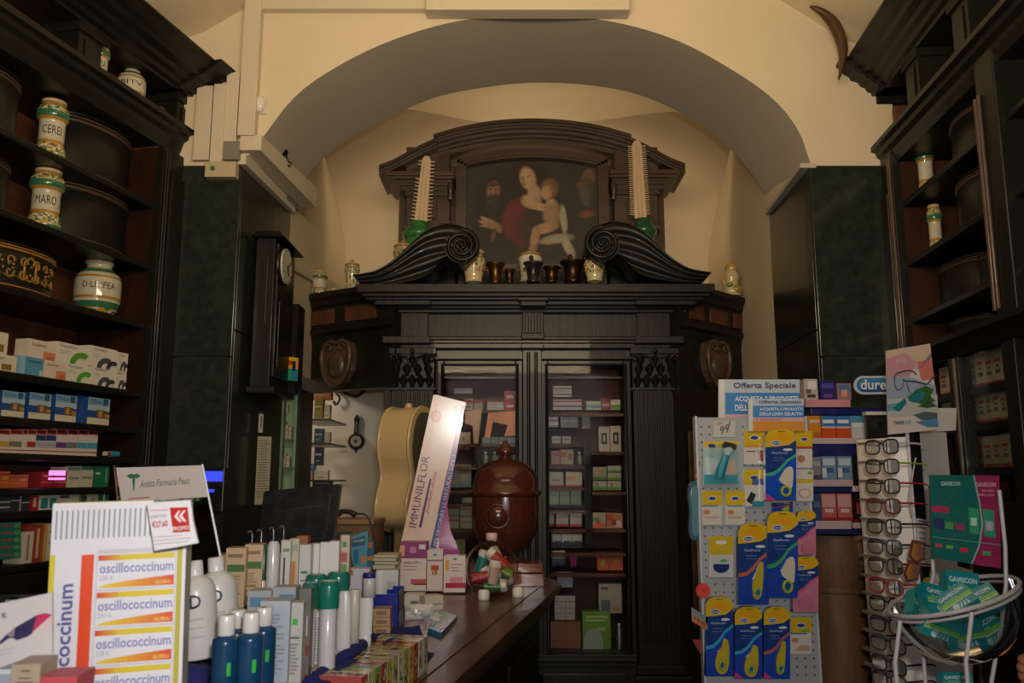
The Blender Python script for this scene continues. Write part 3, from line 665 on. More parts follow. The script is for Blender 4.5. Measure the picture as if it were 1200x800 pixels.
rowz(1101,1121,2,gz[2],.12,cR,'packets left of the right bay post','on the middle shelf left of the bay post')
# jars and containers on the right shelves
gp = 'majolica jars right wall'
jar_px(FR, 'majolica_jar', (1124,3,1147,40), .07, 'globe', 'majolica jar nearest the top edge in the right upper niches', group=gp, zb=rA, seed=11)
jar_px(FR, 'majolica_jar', (1068,78,1087,112), .07, 'albarello', 'majolica jar with green band in the far right upper niche', group=gp, zb=rA, seed=12)
jar_px(FR, 'majolica_jar', (1076,166,1096,214), .10, 'albarello', 'majolica jar with green band on the highest right shelf', group=gp, zb=r1+.028, seed=13)
jar_px(FR, 'majolica_jar', (1089,238,1106,286), .10, 'albarello', 'slim majolica jar on the second right shelf by the red panel', group=gp, zb=r2+.028, seed=14)
gp = 'oval containers right wall'
for rct, zb, lb in [((1094,120,1166,196), r1+.028, 'dark oval container on the highest right shelf'), ((1103,196,1168,266), r2+.028, 'dark oval container on the second right shelf'), ((1086,303,1137,362), r3+.028, 'dark oval container at the far end of the third right shelf'), ((1138,292,1172,340), r3+.028, 'dark oval container nearer the mid post, third right shelf')]:
    drum(FR, TR, rct, zb, .05, lb, group=gp)
drum(FR, TR, (1100,372,1142,404), r4+.02, .06, 'small dark oval container on the lower right ledge', group=gp, sy=.6)
# ================================================================ CENTRAL CABINET
YC = 4.72
X = lambda px, py, Y: at(px, py, Y).x
Z = lambda px, py, Y: at(px, py, Y).z
CAB = thing('pharmacy_cabinet', 'carved black wooden cabinet with glazed doors and broken scroll pediment under the arch', 'cabinet', (0,0,0))
def cp(name, m, *rects, bevel=.004, parent=CAB):
    for x0, y0, x1, y1, Yf, Yb in rects: q = MB(); q.pbox(x0, y0, x1, y1, Yf, Yb); o = q.build(name, m, parent, bevel=bevel)
    return o
cp('cornice', 'wood', (418,332,838,342,4.52,5.3), (424,341.5,832,347,4.55,5.3), (429,346.5,827,351,4.58,5.3), (438,350.5,817,357,4.62,5.3), (444,356.5,811,361,4.66,5.3), (449,360.5,804,366,4.70,5.3))
cp('cornice_break', 'wood', (610,350,640,358,4.585,4.7), (607,347.5,643,352,4.56,4.7), (440,349,505,357,4.60,4.7), (745,349,815,357,4.60,4.7))
cp('frieze', 'wood', (452,365.5,798,394.5,YC+.03,5.3))
cp('frieze_block', 'wood', (453,365,502,395,YC,5.0)); cp('frieze_block', 'wood', (746,365,797,395,YC,5.0))
tg = cp('triglyph', 'wood', (612,365,637,391,YC-.01,5.0))
cp('triglyph_bar', 'wood', (615,367,619.5,390,YC-.025,YC), (622,367,626.5,390,YC-.025,YC), (629,367,633.5,390,YC-.025,YC), bevel=.003)
cp('architrave', 'wood', (449,394,801,398,YC-.03,5.3), (451,398,799,402,YC-.015,5.3), (453,402,797,408,YC-.0,5.3))
cp('architrave_break', 'wood', (611,390,638,397,YC-.04,5.0), (448,393.5,504,402,YC-.045,4.9), (744,393.5,802,402,YC-.045,4.9), (611,402,637,408,YC-.025,5.0))
cp('door_lintel', 'wood', (508,407,746,421,YC+.05,5.3))
cp('body_side', 'wood', (453,408,460,815,YC+.03,5.3), (790,408,797,815,YC+.03,5.3), bevel=0)
XL0, XL1 = X(455,600,YC), X(506,600,YC); XR0, XR1 = X(744,600,YC), X(800,600,YC)
def zpx(py): return Z(625, py, YC)
for x0, x1, sx in ((XL0, XL1, 'l'), (XR0+.005, XR1-.01, 'r')):
    q = MB(); q.box(x0, x1, YC, YC+.12, 0, zpx(455)); q.build('pilaster', 'wood', CAB, bevel=.004)
    q = MB(); n = 7; a = x0+.03; b = x1-.03
    for i in range(n+1):
        xc = a+(b-a)*i/n; q.box(xc-.007, xc+.007, YC-.012, YC+.002, .62 if sx=='l' else .62, zpx(460))
    for i in range(n):
        xc = a+(b-a)*(i+.5)/n; q.tube([(xc,YC+.003,.62),(xc,YC+.003,1.12)], .006, 6)
    q.build('fluting', 'wood', CAB, bevel=.003)
    q = MB(); q.box(x0-.03, x1+.03, YC-.05, YC+.1, 0, .40); q.box(x0-.018, x1+.018, YC-.035, YC+.1, .40, .44); q.box(x0-.03, x1+.03, YC-.045, YC+.1, .44, .47); q.box(x0-.012, x1+.012, YC-.02, YC+.1, .47, .52); q.build('pilaster_base', 'wood', CAB, bevel=.006)
    # corinthian style capital
    cpt = MB(); zb, zt_ = zpx(456), zpx(409); H = zt_-zb; xm = (x0+x1)/2; W = x1-x0
    cpt.box(x0-.01, x1+.01, YC-.03, YC+.1, zt_-.028, zt_); cpt.box(x0, x1, YC-.01, YC+.1, zb, zt_); cpt.box(x0-.008, x1+.008, YC-.02, YC+.1, zb-.006, zb+.008)
    for tier, (zz, n, sz) in enumerate(((.12, 5, 1.0), (.40, 4, 1.0), (.62, 3, .8))):
        for i in range(n):
            xc = x0+W*(i+.5)/n; z0 = zb+H*zz
            cpt.tube([(xc,YC-.012,z0-H*.06),(xc,YC-.026,z0+H*.08),(xc,YC-.034,z0+H*.17),(xc,YC-.048,z0+H*.19),(xc,YC-.05,z0+H*.15)], [.012,.015,.014,.009,.004], 8)
            for s_ in (-1,1): cpt.tube([(xc+s_*.008,YC-.015,z0),(xc+s_*.018,YC-.026,z0+H*.09),(xc+s_*.019,YC-.036,z0+H*.13),(xc+s_*.014,YC-.04,z0+H*.10)], [.006,.007,.005,.003], 6)
    for s_ in (-1,1):
        xc = xm+s_*(W*.5-.012); pts = []
        for k in range(20):
            a_ = k/19*3.6*math.pi/1.6; r = .026*(1-k/22); pts.append((xc-s_*r*math.cos(a_)*.9, YC-.04-.0005*k, zt_-.058+r*math.sin(a_)))
        cpt.tube(pts, .006, 6)
        cpt.tube([(xm+s_*.01,YC-.03,zb+H*.55),(xm+s_*.03,YC-.035,zt_-.05),(xc-s_*.02,YC-.042,zt_-.036)], .006, 6)
    cpt.ball((xm,YC-.04,zt_-.016), .014, .01, .014)
    cpt.build('capital', 'wood', CAB)
# centre post and doors
q = MB(); xa, xb = X(613,600,YC), X(636,600,YC)
q.box(xa, xb, YC+.02, YC+.2, 0, zpx(408)); q.build('centre_post', 'wood', CAB, bevel=.003)
q = MB()
for x in (X(620,600,YC), X(629,600,YC)): q.tube([(x,YC+.018,.3),(x,YC+.018,zpx(412))], .010, 8)
q.build('post_bead', 'wood', CAB)
doors = []
ZB = zpx(767)
for nm, x0, x1 in (('l', X(509,600,YC), X(613,600,YC)), ('r', X(635,600,YC), X(744,600,YC))):
    q = MB(); s_ = .040; zt_ = zpx(421)
    for r in ((x0,x0+s_,ZB-.05,zt_),(x1-s_,x1,ZB-.05,zt_),(x0+s_,x1-s_,zt_-.030,zt_),(x0+s_,x1-s_,ZB-.05,ZB)): q.box(r[0], r[1], YC+.035, YC+.075, r[2], r[3])
    d = q.build('door', 'wood', CAB, bevel=.005)
    q = MB(); i0, i1, j0, j1 = x0+s_-.008, x1-s_+.008, ZB-.008, zt_-.022
    q.tube([(i0,YC+.033,j0),(i1,YC+.033,j0),(i1,YC+.033,j1),(i0,YC+.033,j1)], .009, 6, closed=True); q.build('bead_moulding', 'wood', d)
    q = MB(); q.box(x0+s_-.004, x1-s_+.004, YC+.052, YC+.056, ZB, zt_-.03); q.build('glass_pane', 'glass', d)
# base
cp('plinth', 'wood', (506,767,747,772,YC+.0,5.3), (506,771.5,747,776,YC-.015,5.3), (506,776,747,782,YC+.01,5.3))
q = MB(); q.box(XL0, XR1, YC+.03, 5.3, 0, zpx(781)); q.build('base_cabinet', 'wood', CAB)
q = MB(); q.box(X(520,600,YC), X(732,600,YC), YC+.02, YC+.03, .06, zpx(790)); q.build('base_panel', 'wood', CAB, bevel=.01)
q = MB(); q.box(XL0+.02, XR1-.02, 5.22, 5.3, 0, zpx(366)); q.build('back_panel', 'red', CAB)
q = MB(); q.box(XL0+.0, XR1, 4.8, 5.3, zpx(366), zpx(345)); q.build('roof_panel', 'wood', CAB)
q = MB()
for x in (X(509,600,YC)-.01, X(613,600,YC)+.02, X(744,600,YC)-.01): q.box(x, x+.02, YC+.09, 5.22, ZB-.02, zpx(408))
q.build('partition', 'red', CAB)
YS = 4.90     # front plane of the goods inside
# ---- broken pediment scrolls
def scroll(mir, name='scroll_pediment'):
    fx_ = (lambda x: x) if not mir else (lambda x: 1247-x)
    def A(x, y, Y): 
        if mir: y = y-3
        return at(fx_(x), y, Y)
    up = [(414,323),(428,321),(443,317),(462,305),(480,288),(497,273),(515,265),(533,264),(548,270),(557,282),(558,296),(551,308),(540,314)]
    lo = [(424,334.5),(446,334.5),(458,333.5),(470,332),(486,329),(499,324),(508,317),(513,310),(516,306),(519,304),(522,303),(526,304),(531,306),(536,310)]
    U = sm([A(x,y,4.60) for x,y in up], 40); Lw = sm([A(x,y,4.60) for x,y in lo], 40)
    root = MB(); ys = 4.58; vs = []; K = 22
    for i in range(40):
        for k in range(K+1):
            t = k/K; p = U[i].lerp(Lw[i], t); bump = (abs(math.sin(t*math.pi*3.5)))**.7*.030
            vs.append((p.x, ys-bump+t*.03, p.z))
    root.add(vs, [(i*(K+1)+k, (i+1)*(K+1)+k, (i+1)*(K+1)+k+1, i*(K+1)+k+1) for i in range(39) for k in range(K)], smooth=True)
    # top surface going back
    vs = [(p.x, ys, p.z) for p in U]+[(p.x, 4.82, p.z) for p in U]; root.add(vs, [(i,i+1,41+i,40+i) for i in range(39)], smooth=True)
    vs = [(p.x, ys+.03, p.z) for p in Lw]+[(p.x, 4.82, p.z) for p in Lw]; root.add(vs, [(i,i+1,41+i,40+i) for i in range(39)], smooth=True)
    vs = [(p.x, 4.82, p.z) for p in U]+[(p.x, 4.82, p.z) for p in Lw]; root.add(vs, [(i,i+1,41+i,40+i) for i in range(39)], smooth=True)
    root.quad((U[0].x,ys-.002,U[0].z),(Lw[0].x,ys+.028,Lw[0].z),(Lw[0].x,4.82,Lw[0].z),(U[0].x,4.82,U[0].z))
    o = root.build(name, 'wood', CAB)
    # volute
    c = A(541,289,4.58); q = MB(); r0 = .098; pts = []; rs = []
    q.prism([(c.x+r0*math.cos(2*math.pi*i/28), c.z+r0*math.sin(2*math.pi*i/28)) for i in range(28)], 'y', 4.57, 4.82, smooth=True)
    for k in range(90):
        a_ = math.pi*.5 - k/89*2*math.pi*2.6; r = r0*(1-k/89)**.8*.93+.004; s_ = -1 if mir else 1
        pts.append((c.x+s_*r*math.cos(a_), 4.565-.018*k/89, c.z+r*math.sin(a_))); rs.append(.0155*(1-k/89*.55))
    q.tube(pts, rs, 8); q.ball((c.x,4.545,c.z), .014); q.build('volute', 'wood', CAB)
scroll(False); scroll(True)
# ---- canted wings
def wing(side, P, Q, zbot, floor):
    d = (Q-P); d.z = 0; Ln = d.length; th = math.atan2(d.y, d.x)
    s = 1 if side == 'left' else -1     # local y: + = back for both
    root = thing('cabinet_wing', 'canted black wooden wing with inlaid panels on the %s of the central cabinet' % side, 'cabinet', (P.x, P.y, 0), th)
    zt_ = P.z; inv = (Matrix.Translation((P.x,P.y,0)) @ Matrix.Rotation(th,4,'Z')).inverted()
    pr = [(.45,zt_),(-.0,zt_),(0,zt_-.03),(.03,zt_-.045),(.04,zt_-.07),(.06,zt_-.08),(.07,zt_-.20),(.05,zt_-.21),(.05,zt_-.235),(.08,zt_-.25),(.10,zt_-.30),(.10,zbot),(.16,zbot),(.16,zt_-.1),(.45,zt_-.1)]
    q = MB(); q.prism(pr, 'x', 0, Ln); q.build('entablature', 'wood', root)
    if s < 0: xs = [(.06,.15),(.19,.31),(.35,.42)]
    else: xs = [(.05,.20),(.26,.42)]
    f = Ln/.5
    for a, b in xs:
        q = MB(); q.box(a*f, b*f, .055, .075, zt_-.185, zt_-.095); q.build('inlaid_panel', 'red', root, bevel=.004)
    # carved shield corbel
    cx = Ln*.45; cz = zt_-.44
    q = MB(); out = [(0,.14),(.05,.155),(.10,.13),(.12,.06),(.105,-.03),(.06,-.10),(0,-.135),(-.06,-.10),(-.105,-.03),(-.12,.06),(-.10,.13),(-.05,.155)]
    q.prism([(cx+a, cz+b) for a, b in out], 'y', .05, .12); 
    q.tube([(cx+a*.93, .045, cz+b*.93) for a, b in [tuple(v) for v in sm(out+[out[0]], 40)]], .014, 6)
    q.ball((cx,.06,cz), .07, .035, .085)
    for s_ in (-1,1):
        pts = [(cx+s_*(.05+.03*(1-k/22)*math.cos(k/3.2)), .035, cz+.10+.03*(1-k/22)*math.sin(k/3.2)) for k in range(20)]; q.tube(pts, .008, 6)
    q.build('carved_corbel', 'woodw', root)
    if floor:
        q = MB(); q.box(0, Ln, .10, .16, 0, zbot); q.build('side_panel', 'wood', root)
        q = MB(); q.box(.08, Ln-.1, .08, .10, .7, zbot-.25); q.build('raised_panel', 'woodw', root, bevel=.01)
    else:
        q = MB(); q.box(0, .05, .05, .16, 0, zbot); q.build('door_jamb', 'wood', root)
    return root
zw = Z(838,331,4.62)
lw0, lw1 = at(342,352,5.0), at(452,333,4.60)
P, Q = Vector((lw0.x, lw0.y, zw)), Vector((lw1.x, lw1.y, zw))
zbot = Z(400,456,4.85)
wL = wing('left', P, Q, zbot, False)

rw0, rw1 = at(806,333,4.62), at(893,355,5.15)
wing('right', Vector((rw0.x, rw0.y, zw)), Vector((rw1.x, rw1.y, zw)), zbot, True)
jm = MB(); jm.box(X(447,600,4.72), X(455,600,4.72)+.02, 4.74, 5.3, 0, zbot+.05); jm.build('door_jamb', 'wood', CAB)
# ---- painting aedicule on top
AE = thing('painting_surround', 'brown wooden classical surround with curved pediment framing the old painting', 'frame', (0,0,0))
YA = 5.12
def ap(name, m, *rects, bevel=.004):
    for x0, y0, x1, y1, Yf, Yb in rects: q = MB(); q.pbox(x0, y0, x1, y1, Yf, Yb); o = q.build(name, m, AE, bevel=bevel)
    return o
def arcband(name, pts_top, thick, Yf, Yb, n=30):
    T_ = sm([at(x,y,Yf) for x,y in pts_top], n); q = MB()
    B_ = [Vector((p.x, p.y, p.z-thick)) for p in T_]
    vs = [(p.x,Yf,p.z) for p in T_]+[(p.x,Yf,p.z) for p in B_]+[(p.x,Yb,p.z) for p in T_]+[(p.x,Yb,p.z) for p in B_]
    f = []
    for i in range(n-1): f += [(i,i+1,n+i+1,n+i),(i,i+1,2*n+i+1,2*n+i),(n+i,n+i+1,3*n+i+1,3*n+i)]
    f += [(0,n,3*n,2*n),(n-1,2*n-1,4*n-1,3*n-1)]
    q.add(vs, f); return q.build(name, 'woodw', AE)
ctr = [(508,157),(540,148),(580,141),(624,138.5),(668,141),(708,148),(740,157)]
for k, (dy, th_, yf) in enumerate(((0,.02,-.16),(3.4,.022,-.135),(7.5,.020,-.115),(11.5,.030,-.08),(17,.030,-.04),(22,.045,-.005))):
    arcband('pediment_moulding', [(x,y+dy) for x,y in ctr], th_, YA+yf, 5.4)
for sgn in (0, 1):
    pts = [(444,193),(462,186),(482,175),(500,166),(512,161)]
    if sgn: pts = [(1247-x, y-2) for x, y in pts]
    for dy, th_, yf in ((0,.02,-.15),(3.6,.024,-.12),(8,.022,-.10)): arcband('raking_moulding', [(x,y+dy) for x,y in pts], th_, YA+yf, 5.4, 14)
    o = 0 if not sgn else 1
    def mr(x0, x1): return (x0, x1) if not sgn else (1247-x1, 1247-x0)
    rs = []
    for a, b, y0, y1, yf in ((450,532,200,205,-.15),(453,532,205,209,-.13),(467,530,213,217,-.11),(463,530,209,213,-.10),(470,528,217,223,-.09),(474,527,223,229,-.075)):
        x0, x1 = mr(a, b); rs.append((x0,y0-2*o,x1,y1-2*o,YA+yf,5.4))
    ap('cornice', 'woodw', *rs)
    x0, x1 = mr(476, 527); ap('tympanum', 'woodw', (x0,172,x1,202,YA-.02,5.4))
    ap('pilaster', 'woodw', (x0,228,x1,262,YA-.05,5.4))
    ap('pilaster_step', 'woodw', (x0-1,258,x1+1,262,YA-.075,5.4), (x0-3,262,x1+3,268,YA-.09,5.4), (x0,268,x1,345,YA-.05,5.4))
    xm0, xm1 = mr(490, 512); ap('pilaster_panel', 'woodw', (xm0,232,xm1,256,YA-.062,YA-.05), bevel=.006)
    # small console beside the frame
    x0, x1 = mr(524, 532); q = MB(); a = at((x0+x1)/2, 215, YA-.1)
    q.tube([(a.x,a.y,a.z),(a.x,a.y-.012,a.z-.03),(a.x,a.y,a.z-.07),(a.x,a.y+.01,a.z-.10)], [.018,.022,.014,.018], 10); q.build('console', 'woodw', AE)
# picture frame with segmental top
def topy(x, base=187, rise=12): 
    u = (x-624)/88; return base-rise*(1-u*u)
fr = MB()
for off, yf in ((0,-.06),(4,-.085),(8,-.07)):
    xs = [536+off+i*(176-2*off)/20 for i in range(21)]
    for i in range(20):
        a, b = xs[i], xs[i+1]; ya, yb_ = topy(a)-1+off*.7, topy(b)-1+off*.7
        Yf = YA+yf; A_, B_ = at(a,ya,Yf), at(b,yb_,Yf); C_, D_ = at(b,yb_+4.5,Yf), at(a,ya+4.5,Yf)
        fr.hexa([D_, C_, (C_.x,5.2,C_.z), (D_.x,5.2,D_.z), A_, B_, (B_.x,5.2,B_.z), (A_.x,5.2,A_.z)])
    yt = topy(536+off)+off*.7
    fr.pbox(534+off, yt, 538+off, 345, YA+yf, 5.2); fr.pbox(710-off, yt, 714-off, 345, YA+yf, 5.2)
fr.pbox(536,309,712,318,YA-.07,5.2)
fr.build('picture_frame', 'woodw', AE)
ap('backboard', 'woodw', (505,165,743,345,YA+.05,5.4)) if False else None
q = MB(); q.box(X(470,250,5.3), X(775,250,5.3), 5.2, 5.35, Z(624,345,5.2), Z(624,195,5.2)); q.build('backboard', 'woodw', AE)
q = MB(); q.box(X(500,350,YA), X(745,350,YA), YA-.06, 5.4, zpx(345), Z(624,318,YA)); q.build('base_board', 'wood', AE)
# ---- oil painting, painted per face on a fine grid
px0, px1, pyt, pyb = 541, 707, 176, 311
PX = MB(); NX, NY = 150, 120
def ell(x, y, cx, cy, rx, ry, a=0):
    c, s = math.cos(math.radians(a)), math.sin(math.radians(a)); dx, dy = x-cx, y-cy
    return ((dx*c+dy*s)/rx)**2+((-dx*s+dy*c)/ry)**2
SH = [ # cx,cy,rx,ry,angle,colour,softness   (photo pixels)
 (610,262,52,60,0,(.030,.021,.013),1.2), (580,265,26,45,-15,(.026,.018,.012),1.2),
 (603,257,14,24,12,(.16,.022,.016),1.15), (611,272,12,18,0,(.12,.018,.014),1.3), (640,268,30,24,0,(.05,.030,.016),1.3),
 (621,201,17,16,10,(.045,.022,.012),1.3), (576,224,13,15,0,(.035,.022,.014),1.3),
 (578,225,7.5,11,5,(.30,.155,.075),1.25), (578,236,8,8,0,(.055,.035,.022),1.3),
 (574.5,222.5,1.7,1.1,5,(.12,.06,.03),1.2), (580.8,222.8,1.7,1.1,5,(.12,.06,.03),1.2), (578,226,1.2,3,0,(.36,.2,.1),1.2), (578,217,7,3,0,(.10,.055,.03),1.2), (574,263,11,5,20,(.40,.22,.11),1.2), (570,258,8,1.5,25,(.45,.26,.13),1.2), (568,262,8,1.5,12,(.40,.22,.11),1.2), (570,266,8,1.5,4,(.36,.19,.09),1.2), (584,268,4,6,-30,(.30,.15,.07),1.2),
 (619,210,9.5,14,-18,(.55,.34,.17),1.15), (612.6,208,1.9,.9,-10,(.2,.1,.05),1.2), (619.6,206.8,1.9,.9,-10,(.2,.1,.05),1.2), (614.5,217,2.2,.9,-10,(.36,.12,.08),1.2), (613,212,1.6,4,-10,(.36,.2,.1),1.3), (627,228,8,11,-10,(.50,.31,.16),1.2), (623,237,12,8,10,(.52,.33,.17),1.2),
 (645,222,10,11,0,(.24,.12,.045),1.25), (641,227,6.5,8,0,(.50,.29,.15),1.2), (632,243,17,4.5,12,(.52,.32,.165),1.15), (647,240,7,6,0,(.48,.29,.15),1.2), (648,252,11,13,10,(.36,.21,.105),1.2),
 (640,268,16,6,-12,(.46,.27,.13),1.15), (627,279,5,13,12,(.42,.24,.12),1.2), (645,283,14,4,-5,(.36,.23,.12),1.2), (625,291,5,4,0,(.34,.19,.09),1.2),
 (661,258,4,17,-5,(.40,.34,.22),1.2), (655,280,17,5,-5,(.38,.32,.21),1.25), (666,290,5,15,-28,(.42,.36,.24),1.2),
 (692,208,7,8,0,(.20,.10,.05),1.4), (687,222,8,12,0,(.085,.06,.04),1.4), (684,218,6,4,0,(.16,.08,.04),1.4), (689,252,9,4,-5,(.22,.07,.03),1.3), (688,232,6,9,0,(.10,.08,.06),1.4),
 (578,277,2.2,6,10,(.16,.09,.05),1.3)]
P00 = at(px0,pyb,YA); P10 = at(px1,pyb,YA); zt0 = at(624,pyt,YA).z
cols = []; vs = []; fs = []
for j in range(NY+1):
    for i in range(NX+1):
        x = P00.x+(P10.x-P00.x)*i/NX; u = i/NX*2-1; ztop = zt0-(.055)*u*u
        vs.append((x, YA-.004, P00.z+(ztop-P00.z)*j/NY))
for j in range(NY):
    for i in range(NX):
        x = px0+(px1-px0)*(i+.5)/NX; ytop = pyt+10*((i/NX*2-1)**2); y = pyb+(ytop-pyb)*(j+.5)/NY
        c = [.040,.030,.020]
        if x < 562 : c = [v*(1+.5*(562-x)/20) for v in c]
        for cx, cy, rx, ry, a_, col, sf in SH:
            e = ell(x,y,cx,cy,rx,ry,a_)
            if e < sf*sf:
                k = 1 if e < .6 else max(0, 1-(e-.6)/(sf*sf-.6)); sh = 1-.35*max(0,((x-cx)/max(rx,ry)))
                c = [c[q_]*(1-k)+col[q_]*sh*k for q_ in range(3)]
        n_ = R.uniform(.93,1.07); cols.append((c[0]*n_, c[1]*n_, c[2]*n_, 1)); fs.append((j*(NX+1)+i, j*(NX+1)+i+1, (j+1)*(NX+1)+i+1, (j+1)*(NX+1)+i))
PX.add(vs, fs, cols)
PX.box(P00.x, P10.x, YA-.002, YA+.03, P00.z, zt0-.07, G('1a140e'))
PX.build('oil_painting', 'canvas', label='dark old oil painting of a mother and child between two bearded men', cat='painting')
# ---- sawfish rostra in green stands
def rostrum(name, base, tip, ybase, w0, w1, teeth, label, gy, gw):
    Yr = 4.93; a, b = at(*base,Yr), at(*tip,Yr); t = thing(name, label, 'sawfish saw', a)
    d = b-a; Ln = d.length; ang = math.atan2(d.x, d.z); kx = (at(base[0]+1,base[1],Yr)-at(base[0],base[1],Yr)).x
    q = MB(); pts = []; n = 16; W0 = w0*kx/2; W1 = w1*kx/2
    L_ = [(-(W0+(W1-W0)*i/n), Ln*i/n) for i in range(n+1)]; Rr = [(-x, z) for x, z in L_][::-1]
    top = [(-W1*.6, Ln+W1*.7),(0, Ln+W1*1.0),(W1*.6, Ln+W1*.7)]
    q.prism(L_+top+Rr, 'y', -.012, .012)
    for x in (-.3, .3): q.tube([(W0*x*1.0,-.012,0),(W1*x,-.012,Ln*.97)], .006, 6)
    q.build('blade', 'bone', t, ry=ang, bevel=.006)
    g = MB()
    for i in range(teeth):
        z = Ln*(.05+.93*i/(teeth-1)); W = W0+(W1-W0)*z/Ln
        for s_ in (-1,1):
            if name and s_ < 0 and teeth < 20 and i in (teeth-3, teeth-4, teeth-5): continue
            g.tube([(s_*(W-.004),0,z),(s_*(W+5.0*kx),0,z+.004)], [.0065 if teeth < 20 else .004,.003], 6)
    g.build('teeth', 'bone', t, ry=ang, kind='stuff')
    return t
GP = 'sawfish saws in green pots'
rostrum('sawfish_rostrum', (493,261), (500,188), 0, 15, 10.5, 17, 'toothed sawfish saw leaning slightly right, in the left green pot', 0, 0)
rostrum('sawfish_rostrum', (750.5,256), (746,170), 0, 14, 11, 34, 'toothed sawfish saw with finer teeth in the right green pot', 0, 0)
for (x, y0, y1, w_, lb) in ((490,261,290,38,'glossy green pot holding the left sawfish saw'), (755,257,285,30,'dark green pot holding the right sawfish saw')):
    a = at(x,y1,4.93); k = at(x+1,y1,4.93).x-a.x; H = at(x,y0,4.93).z-a.z; r = w_*k/2
    t = thing('green_pot', lb, 'pot', a)
    c = G('2c7a3c') if x < 600 else G('1d5a36')
    q = MB(); q.lathe([(r*.6,-.12),(r*.75,-.05),(r*.8,H*.15),(r*.83,H*.3)], 28, col=c, cap=False); q.lathe([(r*.80,H*.32),(r*1.0,H*.42),(r*.98,H*.55),(r*.7,H*.78),(r*.5,H*.86),(r*.5,H*.92)], 28, col=c); q.build('body', 'ceramic', t)
    q = MB(); q.lathe([(r*.5,H*.92),(r*.62,H*.97),(r*.6,H*1.0),(r*.4,H*1.0)], 28, col=c); q.build('rim', 'ceramic', t)
    q = MB(); q.lathe([(r*.81,H*.29),(r*.86,H*.31),(r*.81,H*.34)], 28, col=G('10301c'), cap=False); q.build('dark_band', 'ceramic', t)
# ---- things on the cabinet top
I4 = Matrix.Identity(4)
jar_px(I4, 'ceramic_jar', (460,280,484,330), 4.90, 'lidded', 'white jar with blue pattern behind the left scroll', seed=21)
jar_px(I4, 'ceramic_jar', (541,294,569,331), 4.72, 'flower', 'flower painted cream jar right of the left volute', seed=22)
jar_px(I4, 'ceramic_jar', (684,300,710,330), 4.72, 'flower', 'flower painted cream jar left of the right volute', seed=23)
cw = jar_px(I4, 'ceramic_jar', (607,292,636,331), 4.80, 'lidded', 'white lidded jar with gold lines in the centre behind the black mortar', seed=24, lidcol=G('ddd4b8'))
jar_px(I4, 'ceramic_jar', (364,318,383,347), 4.95, 'albarello', 'waisted white jar nearest the clock on the left wing', seed=25)
jar_px(I4, 'ceramic_jar', (403,304,421,340), 4.85, 'lidded', 'slim lidded jar on the left wing by the pediment tip', seed=26)
def mortar(rect, Y, label, col='2a2622', m='metal', handle=False):
    x0, y0, x1, y1 = rect; a = at((x0+x1)/2, y1, Y); H = at((x0+x1)/2,y0,Y).z-a.z; r = (at(x1,y1,Y).x-at(x0,y1,Y).x)/2
    t = thing('mortar', label, 'mortar', a, group=None); q = MB()
    q.lathe([(r*.62,0),(r*.66,H*.08),(r*.55,H*.16),(r*.62,H*.5),(r*.75,H*.8),(r*.98,H*.94),(r*1.0,H),(r*.85,H*.99),(r*.7,H*.7),(.001,H*.4)], 24, col=G(col)); q.build('bowl', m, t)
    q = MB(); 
    for s_ in (-1,1): q.tube([(s_*r*.66,0,H*.62),(s_*r*.95,0,H*.66),(s_*r*.92,0,H*.74),(s_*r*.72,0,H*.74)], .006, 6, col=G(col))
    q.build('lugs', m, t); 
    if handle: q = MB(); q.tube([(r*.2,0,H*.5),(-r*.2,0,H*1.25)], [.009,.012], 8, col=G(col)); q.ball((-r*.2,0,H*1.27),.014,col=G(col)); q.build('pestle', m, t)
mortar((613,308,637,331), 4.62, 'black mortar with pestle in front of the central white jar', '1b1a1a', 'plastic', True)
mortar((569,309,592,332), 4.78, 'bronze mortar between the left flower jar and the central jar', '6a4a26')
mortar((656,307,687,331), 4.80, 'dark bronze mortar beside the right flower jar', '4a3622', handle=True)
mortar((636,313,657,331), 4.85, 'smaller brown mortar right of the black mortar', '5a4228')
mortar((590,316,604,331), 4.86, 'smallest bronze mortar left of the central jar', '5a4228')
q = thing('scissors_mount', 'small cream porcelain dish lying between the jars on the left wing', 'dish', at(391,344,4.90)); m_ = MB(); m_.lathe([(.02,0),(.055,.012),(.058,.016),(.02,.008)], 20, col=G('b9ad90')); m_.build('plate', 'ceramic', q); m_ = MB(); m_.ball((0,0,.02),.018,col=G('b9ad90')); m_.build('knob', 'ceramic', q); q.name = 'porcelain_dish'
# figurine at right
fg = thing('porcelain_figurine', 'cream porcelain figurine with a yellow handle on the right cabinet wing', 'figurine', at(858,347,4.98))
k = at(859,347,4.98).x-at(858,347,4.98).x; q = MB(); q.lathe([(r*k,z*k) for r,z in [(9,0),(11,4),(10,9),(7,14),(8,19),(9,24),(7,29),(6,31)]], 20, col=G('cdb98c')); q.build('body', 'ceramic', fg)
q = MB(); q.lathe([(6.5*k,31*k),(7.5*k,34*k),(6*k,38*k),(2*k,40*k),(1.5*k,43*k)], 20, col=G('c49a50')); q.build('lid', 'ceramic', fg)
q = MB(); q.tube([(-6*k,0,30*k),(-10*k,0,27*k),(-11*k,0,20*k),(-8*k,0,14*k)], 1.2*k, 8, col=G('c49a50')); q.build('handle', 'ceramic', fg)
q = MB(); q.ball((4*k,-8*k,7*k), 6*k, 4*k, 5*k, G('a08040')); q.ball((-4*k,-8*k,12*k), 4*k, 3*k, 3*k, G('6a8a50')); q.build('modelled_flowers', 'ceramic', fg)
